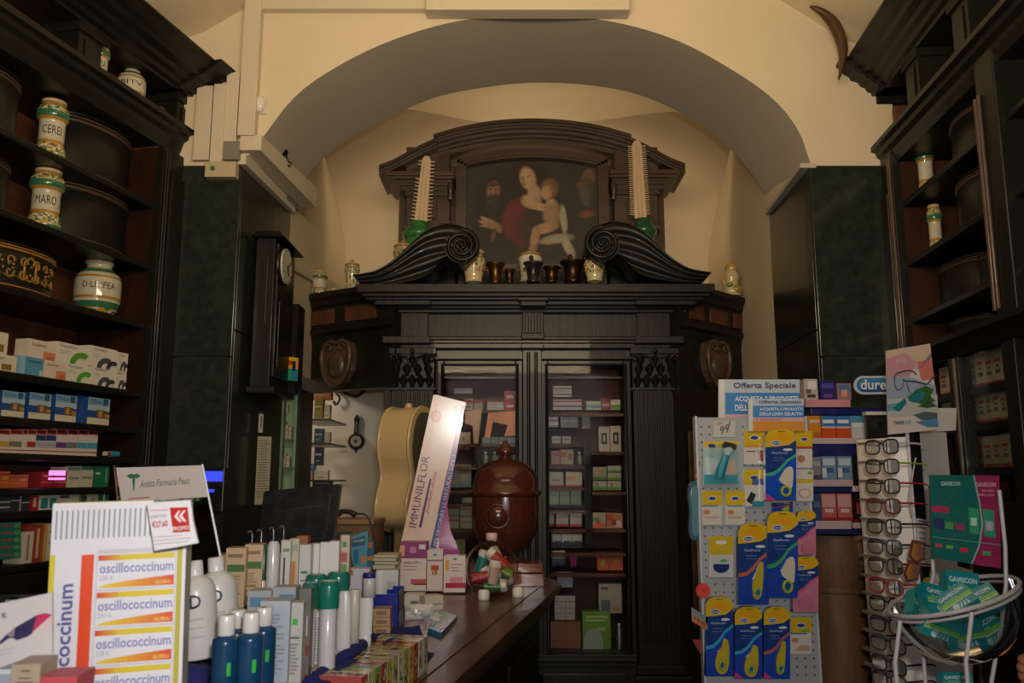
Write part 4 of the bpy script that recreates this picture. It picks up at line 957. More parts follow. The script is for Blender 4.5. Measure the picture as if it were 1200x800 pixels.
# ---- wall clock on the left reveal
ca = math.atan2(xl1-xl0, YF_-YN)
CL = thing('wall_clock', 'black long-case wall clock with white dial on the left green pier', 'clock', ((xl0+xl1)/2-.02, 4.02, 0))
def ck(name, m, x0, x1, y0, y1, z0, z1, col=WHITE, bevel=.003):
    q = MB(); q.box(x0, x1, y0, y1, z0, z1, col); return q.build(name, m, CL, bevel=bevel)
zc_t, zc_b = Z(320,284,4.0), Z(320,455,4.0)
xo = CL.location.x; x0_ = X(297,360,3.92)-xo; x1_ = X(319,360,3.92)-xo
ck('case', 'wood', x0_, x1_, -.10, .24, zc_b, zc_t)
q = MB(); q.hexa([(x0_-.02,-.13,zc_t),(x1_+.05,-.13,zc_t),(x1_+.05,.27,zc_t),(x0_-.02,.27,zc_t),(x0_-.0,-.10,zc_t+.035),(x1_+.02,-.10,zc_t+.035),(x1_+.02,.24,zc_t+.035),(x0_,.24,zc_t+.035)]); q.build('cornice', 'wood', CL)
ck('door_frame', 'wood', x1_, x1_+.014, -.08, .22, zc_b+.05, zc_t-.02)
zd = Z(329,311,4.0)
q = MB(); q.lathe([(.100,0),(.100,.010),(.09,.014)], 32, col=G('3a352c')); q.build('bezel', 'metal', CL, loc=(x1_+.012,.0,zd), ry=math.pi/2)
q = MB(); q.lathe([(.088,0),(.088,.010)], 32, col=G('b9b7a4')); 
for i in range(12):
    a = i*math.pi/6; q.box(.078*math.cos(a)-.005,.078*math.cos(a)+.005,.078*math.sin(a)-.005,.078*math.sin(a)+.005,.010,.0115,G('2c2a26'))
q.tube([(0,0,.013),(.045,.02,.013)], .0035, 6, G('1c1a18')); q.tube([(0,0,.014),(-.03,.06,.014)], .0028, 6, G('1c1a18'))
q.build('dial', 'plastic', CL, loc=(x1_+.026,.0,zd), ry=math.pi/2)
ck('glass_panel', 'metal', x1_+.013, x1_+.016, -.03, .17, zc_b+.1, zd-.18, G('4a4840'))
ck('base_moulding', 'wood', x0_-.01, x1_+.03, -.12, .26, zc_b-.03, zc_b)
ck('side_window', 'metal', x0_+.03, x1_-.03, -.103, -.10, zc_b+.3, zc_t-.1, G('3a3a34'))
tg = thing('souvenir_card', 'small yellow, green and blue card hanging just below the wall clock', 'card', at(342,432,4.22)); q = MB(); q.box(-.035,.035,0,.006,-.06,.06,G('1f8a86')); q.rect(-.035,.035,0,.06,-.001,G('d0a030')); q.rect(.0,.02,-.01,.04,-.002,G('202050')); q.rect(-.035,-.01,-.06,-.01,-.002,G('2c9a6a')); q.rect(.01,.03,-.05,-.01,-.002,G('2a7ab0')); q.disc(-.01,.03,.012,.012,-.002,G('b03a20')); q.build('card_face', 'gloss', tg, rz=.8); q = MB(); q.tube([(0,.01,.06),(0,.012,.09)], .002, 5, G('333333')); q.build('string', 'plastic', tg)
def rvp(px, py):
    r = ray(px,py); s_ = r.x/r.y; m = (xl1-xl0)/(YF_-YN); Y = (xl0+.006-m*YN)/(s_-m); return at(px,py,Y)
# thermometer and notice on the pier front
q = thing('thermometer', 'slim white thermometer on the left green pier above the paper notice', 'thermometer', rvp(301,496)+Vector((.02,-.01,0)), .75); m_ = MB(); m_.box(-.011,.011,-.006,0,-.045,.045,G('b9b4a4')); m_.build('board', 'plastic', q); m_ = MB(); m_.tube([(0,-.008,-.02),(0,-.008,.035)], .003, 6, G('353535')); m_.build('tube', 'plastic', q); m_ = MB(); m_.box(-.008,.008,-.01,0,.045,.055,G('8a8a80')); m_.build('hanger', 'metal', q)
sl = (xl1-xl0)/(YF_-YN)
q = MB(); a = rvp(300,551)+Vector((.04,-.02,0)); w_ = (rvp(309,551).y-rvp(291,551).y)/2; h_ = .155*a.y/3.9; w_ = .036; q.box(-w_,w_,-.002,0,-h_,h_,G('a8a08c'))
for i in range(22): q.rect(-w_*.8, w_*R.uniform(.4,.85), h_*.85-i*h_*.078, h_*.85-i*h_*.078+.004, -.0025, G('6a645a'))
q.build('paper_notice', 'paper', loc=a, rz=.75, label='narrow printed paper notice on the left green pier', cat='notice')
# ================================================================ SIDE ROOM
bm_ = thing('barometer', 'small dark banjo barometer on the white side room wall', 'barometer', at(418,517,5.95)); k = .0058
q = MB(); q.lathe([(10*k,0),(10*k,.02),(8*k,.03)], 28, col=G('1c1814')); q.build('round_case', 'plastic', bm_, rx=math.pi/2)
q = MB(); q.disc(0,0,6.5*k,6.5*k,-.032,G('b0aa98'),24); q.disc(0,0,2.5*k,2.5*k,-.033,G('4a3a2a'),16); q.build('dial', 'paper', bm_)
q = MB(); q.prism([(-3*k,8*k),(3*k,8*k),(2.6*k,20*k),(3.4*k,27*k),(0,33*k),(-3.4*k,27*k),(-2.6*k,20*k)], 'y', -.025, 0, G('1c1814')); q.build('neck', 'plastic', bm_); q = MB(); q.prism([(-3*k,-9*k),(3*k,-9*k),(0,-14*k)], 'y', -.02, 0, G('1c1814')); q.build('lower_finial', 'plastic', bm_)
q = MB(); q.rect(-1*k,1*k,11*k,24*k,-.026,G('7a6a48')); q.build('tube', 'metal', bm_)
cb = MB(); A_ = lambda x,y: at(x,y,5.9)
cb.tube(sm([A_(400,457),A_(408,462),A_(418,464),A_(424,460),A_(428,456)], 14), .012, 6, G('2c2620')); cb.tube(sm([A_(392,458),A_(398,466),A_(394,474),A_(391,470)], 12), .010, 6, G('2c2620'))
cb.build('loose_cable', 'plastic', label='dark cable looping under the lintel on the white side wall', cat='cable')
gs = thing('glass_shelf_unit', 'white post and glass shelves of goods in the side room', 'shelving', (0,0,0))
q = MB(); q.pbox(347.5,458,352.5,575,5.2,5.25,G('c8c4b8')); q.build('post', 'painted_metal', gs)
for i, y in enumerate((492,520,563)):
    q = MB(); a, b = at(352,y,5.35), at(388,y+.5,5.35); q.box(a.x,b.x,5.3,5.85,a.z-.006,a.z+.006,G('3a4440')); q.build('glass_shelf', 'plastic', gs)
gp = 'small goods on the side room glass shelves'
for i, (x0,y0,x1,y1,c,lb) in enumerate([(353,459,360,466,'7a3a20','tiny rust box top left of the side room shelves'),(361,459,388,468,'b06a3a','orange and white box on top of the side room shelves'),(368,468,378,489,'8a7020','gold box on the upper glass shelf'),(354,474,362,490,'8a8478','grey box on the upper glass shelf'),(380,474,386,491,'c4baa0','cream carton at the end of the upper glass shelf'),(355,505,363,518,'a89c88','beige jar box on the middle glass shelf'),(368,502,378,519,'34587a','dark blue box on the middle glass shelf'),(380,506,386,520,'b8b0a0','pale box at the end of the middle glass shelf'),(368,524,377,545,'1c3a5c','hanging navy blue pack under the middle glass shelf'),(356,543,362,551,'2f7ac0','small bright blue carton on the lowest glass shelf, left'),(363,543,368,551,'2f7ac0','small bright blue carton on the lowest glass shelf, right'),(353,550,366,562,'b89a7a','tan box under the blue cartons on the glass shelf'),(368,551,384,562,'c8c0b0','white box on the lowest glass shelf'),(366,562,388,572,'6a1c1c','dark red box below the lowest glass shelf')]):
    carton('small_box', Matrix.Translation((0,5.4,0)), 0, (x0,y0,x1,y1), .06, st(G(c),(.1,.9,.55,.65,G('c0b8a8')),(.2,.7,.2,.3,G('8a8070'))), lb, gp)
gc = thing('green_glass_cabinet', 'narrow greenish glass cabinet with white packets left of the side room post', 'cabinet', (0,0,0))
q = MB(); q.pbox(327,462,330,620,4.55,4.6,G('6a8a70')); q.pbox(343,458,346,620,4.62,4.66,G('7aa07c')); q.build('side_frame', 'painted_metal', gc)
q = MB(); q.pbox(330,462,343,620,4.72,4.74,G('88a888')); q.build('back_glass', 'painted_metal', gc)
for y in (515,548): q = MB(); a, b = at(329,y,4.6), at(344,y,4.6); q.box(a.x,b.x,4.6,4.72,a.z-.005,a.z+.003,G('5a7a60')); q.build('shelf', 'painted_metal', gc)
for i, (x0,y0,x1,y1) in enumerate([(329,470,333,483),(333,474,337,483),(329,493,334,514),(334,498,337,514),(338,500,341,514),(329,530,334,547),(335,534,339,547)]):
    carton('small_box', Matrix.Translation((0,4.63,0)), 0, (x0,y0,x1,y1), .04, st(G('b8a898'),(.1,.9,.6,.7,G('a05a60'))), 'little white packet %s inside the narrow green glass cabinet' % ['top left','top right','second row left','second row middle','second row right','bottom left','bottom right'][i], 'white packets in the narrow green glass cabinet')
q = MB(); q.pbox(346,455,349,640,4.6,4.9); q.pbox(334,356,347.5,461,4.55,4.7); q.build('door_post', 'wood', label='thin dark wooden post left of the side doorway', cat='post')
# ================================================================ GOODS IN THE CABINET
def shelfc(x0, x1, y, Yf=YS-.03):
    a, b = at(x0,y,Yf), at(x1,y,Yf); q = MB(); q.box(a.x, b.x, Yf, 5.22, a.z-.018, a.z); q.build('shelf', 'red', CAB)
for y in (484,520,545,571,598,620,648,672): shelfc(643 if y != 529 else 695, 690 if y in (520,545,571,598) else 733, y)
for y in (529,576,620,672): shelfc(694, 733, y) if y not in (620,672) else None
for y in (480,520,546,574,590,620,650,690,730,762): shelfc(515, 609, y)
q = MB(); q.pbox(685,518,693,640,4.87,5.0); q.build('inner_post', 'wood', CAB)
q = MB(); q.pbox(557,520,562,700,4.87,5.0); q.build('inner_post', 'wood', CAB)
q = MB(); q.pbox(643,441,731,443.5,4.88,5.0); q.build('curtain_rail', 'woodw', CAB); q = MB(); q.pbox(518,441,607,443.5,4.88,5.0); q.build('curtain_rail', 'woodw', CAB)
IC = Matrix.Translation((0,YS,0))
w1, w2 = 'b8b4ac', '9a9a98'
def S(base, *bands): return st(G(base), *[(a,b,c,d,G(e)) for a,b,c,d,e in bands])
CG = [
 ('right door top shelf', [((648,452,670,458),S(w1,(0,1,.3,.6,'7a4a8a')),'flat purple striped packet on top of the pair'),((648,458.5,670,465),S(w1,(0,1,.3,.6,'7a4a8a')),'flat purple striped packet in the middle of the pile'),((648,468,682,480),S(w1,(0,1,.25,.45,'7a4a8a'),(0,1,.75,.9,'8a3a5a')),'long purple striped packet'),((687,470,704,480),S(w1,(0,1,.2,.6,'4a9aa0')),'teal and white packet'),((704.5,466,715.5,480),S('7a2a48',(.1,.9,.3,.5,'c0a0a8')),'maroon packet'),((716,468,727,480),S(w1,(0,1,.1,.5,'6a9a2a')),'lime and white packet')]),
 ('right door second shelf', [((643,487,654,493),S('c8c8c8',(0,1,.1,.3,'707478')),'small white packet, upper'),((643,494,654,500),S('c8c8c8',(0,1,.1,.3,'707478')),'small white packet, lower'),((657,487,667,500.5),S('6f7a80',(.1,.9,.5,.6,'9aa4a8')),'grey blue packet on the left'),((667.5,487,677.5,500.5),S('6f7a80',(.1,.9,.5,.6,'9aa4a8')),'grey blue packet on the right'),((682,488,692,502),S('4a5c6c',(0,1,0,.2,'8a7a50')),'slate packet')]),
 ('right door third shelf', [((647,511,657,519.5),S('b8bcb8',(.1,.9,.5,.65,'6a706c')),'small pale packet, left'),((659,511,669,519.5),S('a8aca8',(.1,.9,.5,.65,'6a706c')),'small pale packet, right'),((702,500,714.5,529),S('b4aea0',(.25,.75,.3,.75,'38383a'),(.4,.6,.4,.65,'b4aea0')),'tall white packet with dark oval, left'),((715.5,499,728,529),S('b4aea0',(.25,.75,.3,.75,'38383a'),(.4,.6,.4,.65,'b4aea0')),'tall white packet with dark oval, right')]),
 ('right door fourth shelf', [((646,528,656,544),S('8c7e70',(.2,.8,.6,.8,'b03a30')),'brownish packet with red mark'),((656.5,526,672,544),S('a08e80',(.1,.5,.5,.8,'b03a30'),(.6,.9,.3,.7,'6a4a40')),'larger brownish packet with red mark')]),
 ('right door fifth shelf', [((644,553,660,570),S('b0aca0',(0,1,0,.12,'a02a20'),(.2,.8,.4,.5,'6a6a60')),'white packet with red base'),((663,553,682,570),S('b0a894',(0,1,0,.12,'a02a20'),(.1,.6,.4,.7,'c07040')),'white packet with orange field'),((695,547,711,562),S('8a9078',(.1,.6,.4,.8,'b08a5a'),(0,1,0,.2,'4a7a30')),'green and tan packet'),((712,545.5,728,553),S('a4a898',(0,1,.0,.35,'5a8a2a')),'flat green striped packet, upper'),((712,554,728,562),S('a4a898',(0,1,.0,.35,'5a8a2a')),'flat green striped packet, lower'),((695,563.5,711,574),S('a4a898',(0,1,.0,.35,'5a8a2a'),(.2,.4,.4,.8,'a06040')),'wide green striped packet, left'),((712,563.5,728,574),S('a4a898',(0,1,.0,.35,'5a8a2a'),(.2,.4,.4,.8,'a06040')),'wide green striped packet, right')]),
 ('right door sixth shelf', [((644,574,655,592),S('8a9684',(.1,.9,.6,.7,'5a6a58'),(0,1,0,.1,'5a7a40')),'grey green packet, left'),((656,574,668,592),S('7a8a74',(.1,.9,.6,.7,'50604e'),(0,1,0,.1,'5a7a40')),'grey green packet, middle'),((669,574,681,592),S('7a8a74',(.1,.9,.6,.7,'50604e'),(0,1,0,.1,'5a7a40')),'grey green packet, right')]),
 ('right door seventh shelf', [((643.5,600,649,617),S('b0aca8',(0,1,0,.2,'a81c28')),'slim white packet with red base'),((652,600,666,617),S('b4b4b0',(0,1,0,.18,'a81c28'),(.2,.8,.6,.65,'707070')),'white packet with red base, left'),((668,600,682,617),S('b4b4b0',(0,1,0,.18,'a81c28'),(.2,.8,.6,.65,'707070')),'white packet with red base, right'),((695,601,710,619),S('b0a890',(0,1,.0,.3,'c05a28'),(0,.5,.5,.7,'4a8a3a'),(.2,.6,.3,.5,'a83020')),'orange and green packet'),((711,601,730,619),S('b07858',(0,.4,.5,.9,'b03028'),(.5,.9,.1,.5,'c8c0b0'),(.3,.6,.2,.6,'a02020')),'red and white packet')]),
 ('right door eighth shelf', [((647,625,658,642),S('b0b0ac',(0,1,0,.4,'1c2a3c'),(.2,.9,.4,.5,'304860')),'white packet with navy wave, left'),((658.5,625,670,642),S('b0b0ac',(0,1,0,.4,'1c2a3c'),(.2,.9,.4,.5,'304860')),'white packet with navy wave, middle'),((670.5,625,682,642),S('b0b0ac',(0,1,0,.4,'1c2a3c'),(.2,.9,.4,.5,'304860')),'white packet with navy wave, right'),((647,645,662,662),S('a8a8a4',(0,1,0,.45,'28405c'),(.2,.8,.65,.75,'606468')),'white and blue packet below the wave packets'),((700,647,713,668),S('b8481c',(.3,.7,.2,.6,'c0a020'),(.1,.6,.7,.9,'8a2010')),'orange red packet, left'),((713.5,647,730,668),S('b8481c',(.3,.8,.3,.6,'c87a40'),(.1,.6,.7,.9,'3a7a30')),'orange red packet, right')]),
 ('right door bottom', [((650,698,662,712),S('b0aca8',(.1,.9,.5,.56,'706c70')),'white packet, upper left of the tiled pile'),((662.5,698,674,712),S('b0aca8',(.1,.9,.5,.56,'706c70')),'white packet, upper right of the tiled pile'),((650,712.5,662,726),S('b0aca8',(.1,.9,.5,.56,'706c70')),'white packet, lower left of the tiled pile'),((662.5,712.5,674,726),S('b0aca8',(.1,.9,.5,.56,'706c70')),'white packet, lower right of the tiled pile'),((702,684,729,718),S('a8a69a',(.1,.4,.8,.9,'2a4a7a'),(.1,.5,.1,.45,'46586c'),(.6,.9,.05,.2,'8a6a50')),'large white packet with blue logo'),((653,670,671,688),S('8c94ac',(.1,.9,.6,.9,'b0b4c0')),'lilac packet')]),
 ('left door top shelves', [((532,455,553,461),S('8a9094',(0,1,.1,.4,'b0b4b8')),'flat grey packet'),((544,467,554,480),S(w1,(0,1,.6,.9,'8a1c28'),(.2,.8,.2,.3,'555555')),'white packet with red top'),((555.5,469,566,480),S('a8a090',(0,1,.7,1,'8a1c28')),'beige packet with red top'),((571,469,590,474.5),S(w1,(0,1,.6,1,'8a1c28')),'flat red topped packet'),((571,475,590,480),S('c8c4bc',(.1,.9,.4,.5,'707070')),'flat white packet'),((591,458,604,470),S('a82430',(.2,.8,.3,.6,'c8c0b8')),'red packet stacked on its twin'),((591,470.5,604,480),S('a82430',(.2,.8,.3,.6,'c8c0b8')),'red packet underneath its twin')]),
 ('left door third shelf', [((535,506,551,526),S('b0a898',(0,1,0,.18,'b07a40'),(.3,.6,.5,.7,'8a7a60')),'white packet with orange base'),((565,512,574,519.5),S('7a8480'),'grey box, first from left'),((575,512,584,519.5),S('7a8480'),'grey box, second from left'),((585,512,594,519.5),S('7a8480'),'grey box, third from left'),((595,512,604,519.5),S('8a9490'),'grey box, fourth from left')]),
 ('left door fourth shelf', [((526,544,539,571),S('7c8682',(.1,.9,.6,.68,'5a6a70'),(0,1,0,.12,'5a7a86')),'grey packet with blue base, left'),((539.5,544,552,571),S('7c8682',(.1,.9,.6,.68,'8a5a50'),(0,1,0,.12,'5a7a86')),'grey packet with blue base, right')]),
 ('left door lower shelves', [((541,583,553,589),S('8a8c84'),'small grey packet on top of the pile'),((521,590,538,604),S('a09888',(0,1,.6,.8,'a05040')),'white packet with red band, upper left'),((539,590,553,604),S('989a92',(.1,.9,.5,.6,'8a5040')),'pale packet, upper right'),((521,605,538,619),S('a09888',(0,1,.6,.8,'a05040')),'white packet with red band, lower left'),((539,605,553,619),S('989a92',(.1,.9,.5,.6,'8a5040')),'pale packet, lower right'),((524,632,545,650),S('7a8422',(.1,.9,.5,.6,'a0a040')),'yellow green packet')]),
]
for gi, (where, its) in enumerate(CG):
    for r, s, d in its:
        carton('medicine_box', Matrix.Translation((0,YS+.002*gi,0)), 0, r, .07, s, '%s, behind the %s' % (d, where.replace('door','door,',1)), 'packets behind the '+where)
gb = carton('medicine_box', Matrix.Translation((0,YS-.02,0)), 0, (683,716,716,762), .10, S('5a8a1e',(.1,.9,.84,.88,'b8c890'),(.1,.8,.75,.79,'b8c890'),(.5,.8,.5,.6,'9ab060')), 'bright green box with grey dome picture at the cabinet foot')
loc, w_, h_ = put(Matrix.Translation((0,YS-.02,0)), 0, (683,716,716,762)); q = MB(); q.disc(-.02,.045,.055,.075,-.003,G('8a9a94'),20); q.rect(-.075,.035,.0,.045,-.0032,G('8a9a94')); q.build('dome_picture', 'paper', gb)
cbx = carton('cardboard_box', Matrix.Translation((0,YS-.0,0)), 0, (645,728,681,762), .2, S('7a4a20',(0,1,.30,.32,'4a2a10')), 'plain orange brown cardboard box at the cabinet foot')
q = thing('silver_flask', 'silver flask standing right of the green box in the cabinet', 'flask', at(726,761,YS)); m_ = MB(); k = .0048; m_.lathe([(4*k,0),(4*k,26*k),(3*k,30*k)], 16, col=G('b0b0b0')); m_.build('body', 'metal', q); m_ = MB(); m_.lathe([(2.6*k,30*k),(2.6*k,36*k)], 12, col=G('202020')); m_.build('cap', 'plastic', q)
q = MB(); a = at(672,657,YS-.05); q.prism([(-.02,.045),(0,.01),(.02,.045),(.012,-.045),(0,-.01),(-.014,-.045)], 'y', -.004, .004, G('8a2a6a')); q.build('ribbon', 'cloth', loc=a, label='small magenta ribbon hanging inside the right cabinet door', cat='ribbon')
def vial(px, y0, y1, Y, label, col, group):
    a = at(px,y1,Y); H = at(px,y0,Y).z-a.z; t = thing('glass_vial', label, 'bottle', a, group=group); q = MB(); q.lathe([(.016,0),(.016,H*.6),(.006,H*.72),(.006,H*.85)], 14, col=G(col)); q.build('body', 'gloss', t); q = MB(); q.lathe([(.009,H*.84),(.009,H)], 12, col=G('c8c4b8')); q.build('stopper', 'gloss', t)
for i, x in enumerate((569,580,592,602)): vial(x,529,543,YS,'slim glass vial, %s of four behind the left cabinet door' % nth(i,4),'7a7c70','vials behind the left cabinet door')
vial(679,529,544,YS,'single slim glass vial behind the right cabinet door','8a8c80',None)
# flat orange leaflet shapes imitating the reflection in the left door glass
q = MB(); k = YS-.035
def refl_shape(pts, col, name, label):
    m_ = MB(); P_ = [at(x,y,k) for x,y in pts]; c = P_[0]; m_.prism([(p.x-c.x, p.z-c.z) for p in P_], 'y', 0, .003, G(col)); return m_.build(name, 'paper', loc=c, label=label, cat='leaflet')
refl_shape([(572,484),(604,481),(604,510),(591,511),(595,498),(578,494),(574,513),(568,512)], 'd88a5c', 'leaflet', 'orange reflection in the left glass door, built as a flat sheet, right hand one')
refl_shape([(545,482),(565,479),(560,520),(555,519),(554,499),(545,496)], 'c8a488', 'leaflet', 'pale orange reflection in the left glass door, built as a flat sheet, left hand one')
# ================================================================ COUNTER
CT = 1.05; ca_ = math.radians(-10.86)
CO = thing('shop_counter', 'long brown walnut counter with moulded edge and clipped far corner', 'counter', (.223, 3.83, 0), ca_)
def cshape(i): return [(-.95,-3.3),(-i,-3.3),(-i,-.03-i*.3),(-.09-i,.20-i),(-.95,.20-i)]
for z0, z1, i in ((1.03,1.05,0),(1.012,1.03,.012),(.99,1.012,.03),(.96,.99,.045)):
    q = MB(); q.prism(cshape(i), 'z', z0, z1, smooth=False); q.build('worktop' if z0 > 1.02 else 'edge_moulding', 'counter', CO, bevel=.005)
q = MB(); q.prism(cshape(.10), 'z', 0, .96); q.build('body', 'wood', CO)
q = MB(); q.box(-.085,-.075,-3.2,-.02,CT-.001,CT+.003); q.box(-.20,-.085,.09,.10,CT-.001,CT+.003); q.build('inlay_strip', 'counter', CO, bevel=.001)
for k in range(4): q = MB(); q.box(-.105,-.088,-.75-k*.75,-.12-k*.75,.2,.85); q.build('side_panel', 'wood', CO, bevel=.012)
# ---- brown urn
def K(Y): return at(601,600,Y).x-at(600,600,Y).x
a = at(592,684,3.80); a.z = CT+.0; k = K(3.8)
UR = thing('lidded_urn', 'large reddish brown lidded urn on a stepped marble plinth at counter end', 'urn', a)
UC = G('55200f')
q = MB(); q.lathe([(14*k,32*k),(17*k,38*k),(32*k,48*k),(38*k,62*k),(39.5*k,80*k),(39*k,100*k)], 40, col=UC); q.build('body', 'glaze', UR)
q = MB(); q.lathe([(39*k,99*k),(42*k,101*k),(42.5*k,105*k),(39*k,107*k),(38*k,118*k),(33*k,130*k),(22*k,139*k),(10*k,142*k),(6*k,144*k),(6*k,147*k),(12*k,149*k),(10*k,154*k),(5*k,158*k),(3*k,163*k),(.001,165*k)], 40, col=UC); q.build('lid', 'glaze', UR)
q = MB(); q.ball((-8*k,-37*k,78*k), 12*k, 5*k, 12*k, G('64291a')); q.tube([(-8*k+13*k*math.cos(t/8*math.pi),-38*k,78*k+13*k*math.sin(t/8*math.pi)) for t in range(16)], 1.2*k, 6, G('64291a'), closed=True); q.build('medallion', 'glaze', UR)
q = MB(); q.lathe([(24*k,24*k),(24*k,27*k),(15*k,30*k),(14*k,33*k)], 32, col=UC); q.build('foot', 'glaze', UR)
for z0, z1, w_, off in ((0,14,44,0),(15,25,42,1)):
    q = MB(); q.box((-w_+off)*k,(w_+off)*k,-26*k,30*k,z0*k,z1*k,G('6a3420')); 
    for j in range(14): q.rect((-w_+off+R.uniform(2,60))*k,(-w_+off+R.uniform(62,80))*k,(z0+1+(z1-z0)*j/15)*k,(z0+1.6+(z1-z0)*j/15)*k,-26.1*k,G('8a5238'))
    q.build('plinth_slab', 'gloss', UR, bevel=.003)
# ---- glass globe with capped tubes
a = at(576,694,3.42); a.z = CT+.006; k = K(3.42)
GL = thing('glass_globe_jar', 'round clear glass jar on the counter in front of the urn', 'jar', a)
prof = [(14,0),(20,3),(27,11),(30.5,22),(31,31),(28.5,43),(22,53),(13,59),(10,61)]
q = MB(); q.lathe([(r*k,z*k) for r,z in prof]+[((r-.6)*k,z*k) for r,z in prof[::-1]], 36, col=WHITE, cap=False); q.build('globe', 'glass', GL)
q = MB(); q.lathe([(14*k,0),(14*k,.8*k)], 24, col=G('909890')); q.build('base', 'cglass', GL)
tubes = [(-6,18,40,'b03428',60,'red'),(10,-18,40,'b8382c',-50,'orange red'),(-15,0,34,'1f8a86',20,'teal'),(16,2,26,'8aa02c',-60,'lime green'),(-14,-12,20,'a82a2e',80,'dark red'),(4,-20,24,'c8a89a',10,'pale pink'),(3,-14,10,'3c8a3a',85,'green'),(-3,8,12,'8a2a5a',70,'purple'),(12,10,14,'2f6aa0',75,'blue'),(0,2,24,'cfc8bc',-75,'white')]
for (x,y,z,c,an,nm) in tubes:
    t = thing('candy_tube', '%s tube with a white cap inside the round glass jar' % nm, 'tube', GL.location+Vector((x*k*.8,y*k*.8,z*k)), 0, 'capped tubes in the glass jar', ry=math.radians(an))
    q = MB(); q.lathe([(6.2*k,-11*k),(6.2*k,8*k)], 14, col=G(c)); q.build('tube_body', 'gloss', t)
    q = MB(); q.lathe([(7*k,8*k),(7.4*k,9*k),(7.4*k,14*k),(6*k,15.5*k)], 16, col=G('dcd6cc')); q.build('cap', 'plastic', t)
for (x,y,z,lb) in ((0,0,61,'pale pink cap resting on top of the round glass jar'),):
    t = thing('tube_cap', lb, 'cap', GL.location+Vector((x*k,y*k,z*k))); q = MB(); q.lathe([(6*k,0),(6.6*k,1*k),(6.6*k,7*k),(5*k,8*k)], 18, col=G('d8b8b4')); q.build('cap_body', 'plastic', t)
for i,(px,py,lb) in enumerate(((567,688,'white cap lying left of the round glass jar'),(607,677,'white cap lying against the right side of the glass jar'),(564,690,''))):
    if not lb: continue
    a = at(px,py,3.30 if i == 0 else 3.38); a.z = CT; t = thing('tube_cap', lb, 'cap', a); q = MB(); q.lathe([(0.0,0),(6.2*k,0),(6.5*k,2*k),(6.5*k,9*k),(5*k,11*k)], 18, col=G('dcd6cc')); q.build('cap_body', 'plastic', t)
# ---- card helper: flat printed cards defined by their outline on an upright plane
def card(name, Y, outline, label, cat, layers=(), texts=(), th=.004, m='paper', base='dcd6cc', parent=None, group=None):
    c = at(sum(p[0] for p in outline)/len(outline), max(p[1] for p in outline), Y)
    P_ = lambda x, y: at(x, y, Y)-c
    q = MB(); q.prism([(P_(x,y).x, P_(x,y).z) for x,y in outline], 'y', 0, th, G(base))
    for i, (pts, col) in enumerate(layers): q.poly([(P_(x,y).x, P_(x,y).z) for x,y in pts], -.0005-.00025*i, G(col))
    for t in texts:   # string, A, B (baseline px), height px, colour, style
        s, A_, B_, hgt, col = t[:5]; d = Vector((B_[0]-A_[0], B_[1]-A_[1])); n = Vector((d.y, -d.x)).normalized()*hgt
        q.text(s, 0,0,0,0,0, G(col), t[5] if len(t) > 5 else 0, f=lambda u, v, A_=A_, d=d, n=n: tuple(P_(A_[0]+d.x*u+n.x*v, A_[1]+d.y*u+n.y*v)+Vector((0,-.0035,0))))
    if parent: return q.build(name, m, parent, loc=c)
    return q.build(name, m, loc=c, label=label, cat=cat, group=group)
def circ(cx, cy, rx, ry=None, n=20, a0=0, a1=360):
    ry = ry or rx; return [(cx+rx*math.cos(math.radians(a0+(a1-a0)*i/n)), cy+ry*math.sin(math.radians(a0+(a1-a0)*i/n))) for i in range(n)]
# ---- tall tilted advertising display
D = thing('display_stand', 'tall pink and white drink display leaning right on the counter', 'display', (0,0,0))
card('header_card', 3.62, [(508,464),(510,463),(546,472),(545,476),(523,592),(528,622),(541,652),(541,692),(463,692),(466,655)], None, None,
  layers=[([(510,468),(516,469),(474,655),(468,655)],'e2c4b0'),([(541,475),(545,476),(524,592),(528,622),(541,652),(515,652),(513,600)],'9a4a8a'),([(531,530),(534,531),(511,642),(504,641)],'3a4a8a'),([(504,560),(506,561),(494,618),(491,617)],'6a3a7a'),(circ(511,488,6,7),'c8764a'),(circ(511,488,4,5),'dba088'),(circ(534,481,4,5),'b0a890')],
  texts=[('IMMUNILFLOR',(488,618),(504,535),9,'7a4a86'),('pocket drink',(503,602),(514,552),5.5,'c05a7a',1),('PER FAVORIRE LE NATURALI DIFESE',(512,640),(534,532),4,'c8ccdc')] , th=.006, m='gloss', base='dfc9bd', parent=D)
hc = [c for c in D.children][0]; hc.rotation_euler = (.05, 0, .07)
for t_ in ():
    pass
# (texts read bottom to top; the negative height puts them left of their baseline)
card('foot_tray', 3.55, [(463,690),(545,693),(545,697),(463,696)], None, None, th=.10, base='d8d0c4', parent=D)
I3 = lambda Y: Matrix.Translation((0,Y,0))
def ctn(rect, Y, dp, style, label, group=None, rz=0, name='product_box', m='paper', zb=None, cat='box'):
    return carton(name, I3(Y), 0, rect, dp, style, label, group, m=m, rz=rz, zb=zb, cat=cat)
gp = 'drink boxes on the pink display'
ctn((484-15,635,500,653.4), 3.50, .09, st(G('8a2a72'), (.0,.16,.1,.8,G('d8a080')), (.35,.6,.3,.7,G('b87ab0')), (.7,.95,.55,.85,G('d8c8d0'))), 'purple fronted drink box on top of the left white box', gp)
ctn((469,654,499,692), 3.50, .09, st(G('ddd2cc'), (.4,1,.2,.36,G('c8606a')), (.5,1,.18,.22,G('6a3a2a')), (0,.1,0,1,G('e6dcd6')), ln=(.1,.7,.6,.9,3,G('a87aa0')), txt=[('immunilflor',.1,.8,.84,.93,G('7a4a86'))]), 'white drink box with pink picture at the display foot, left', gp, m='gloss')
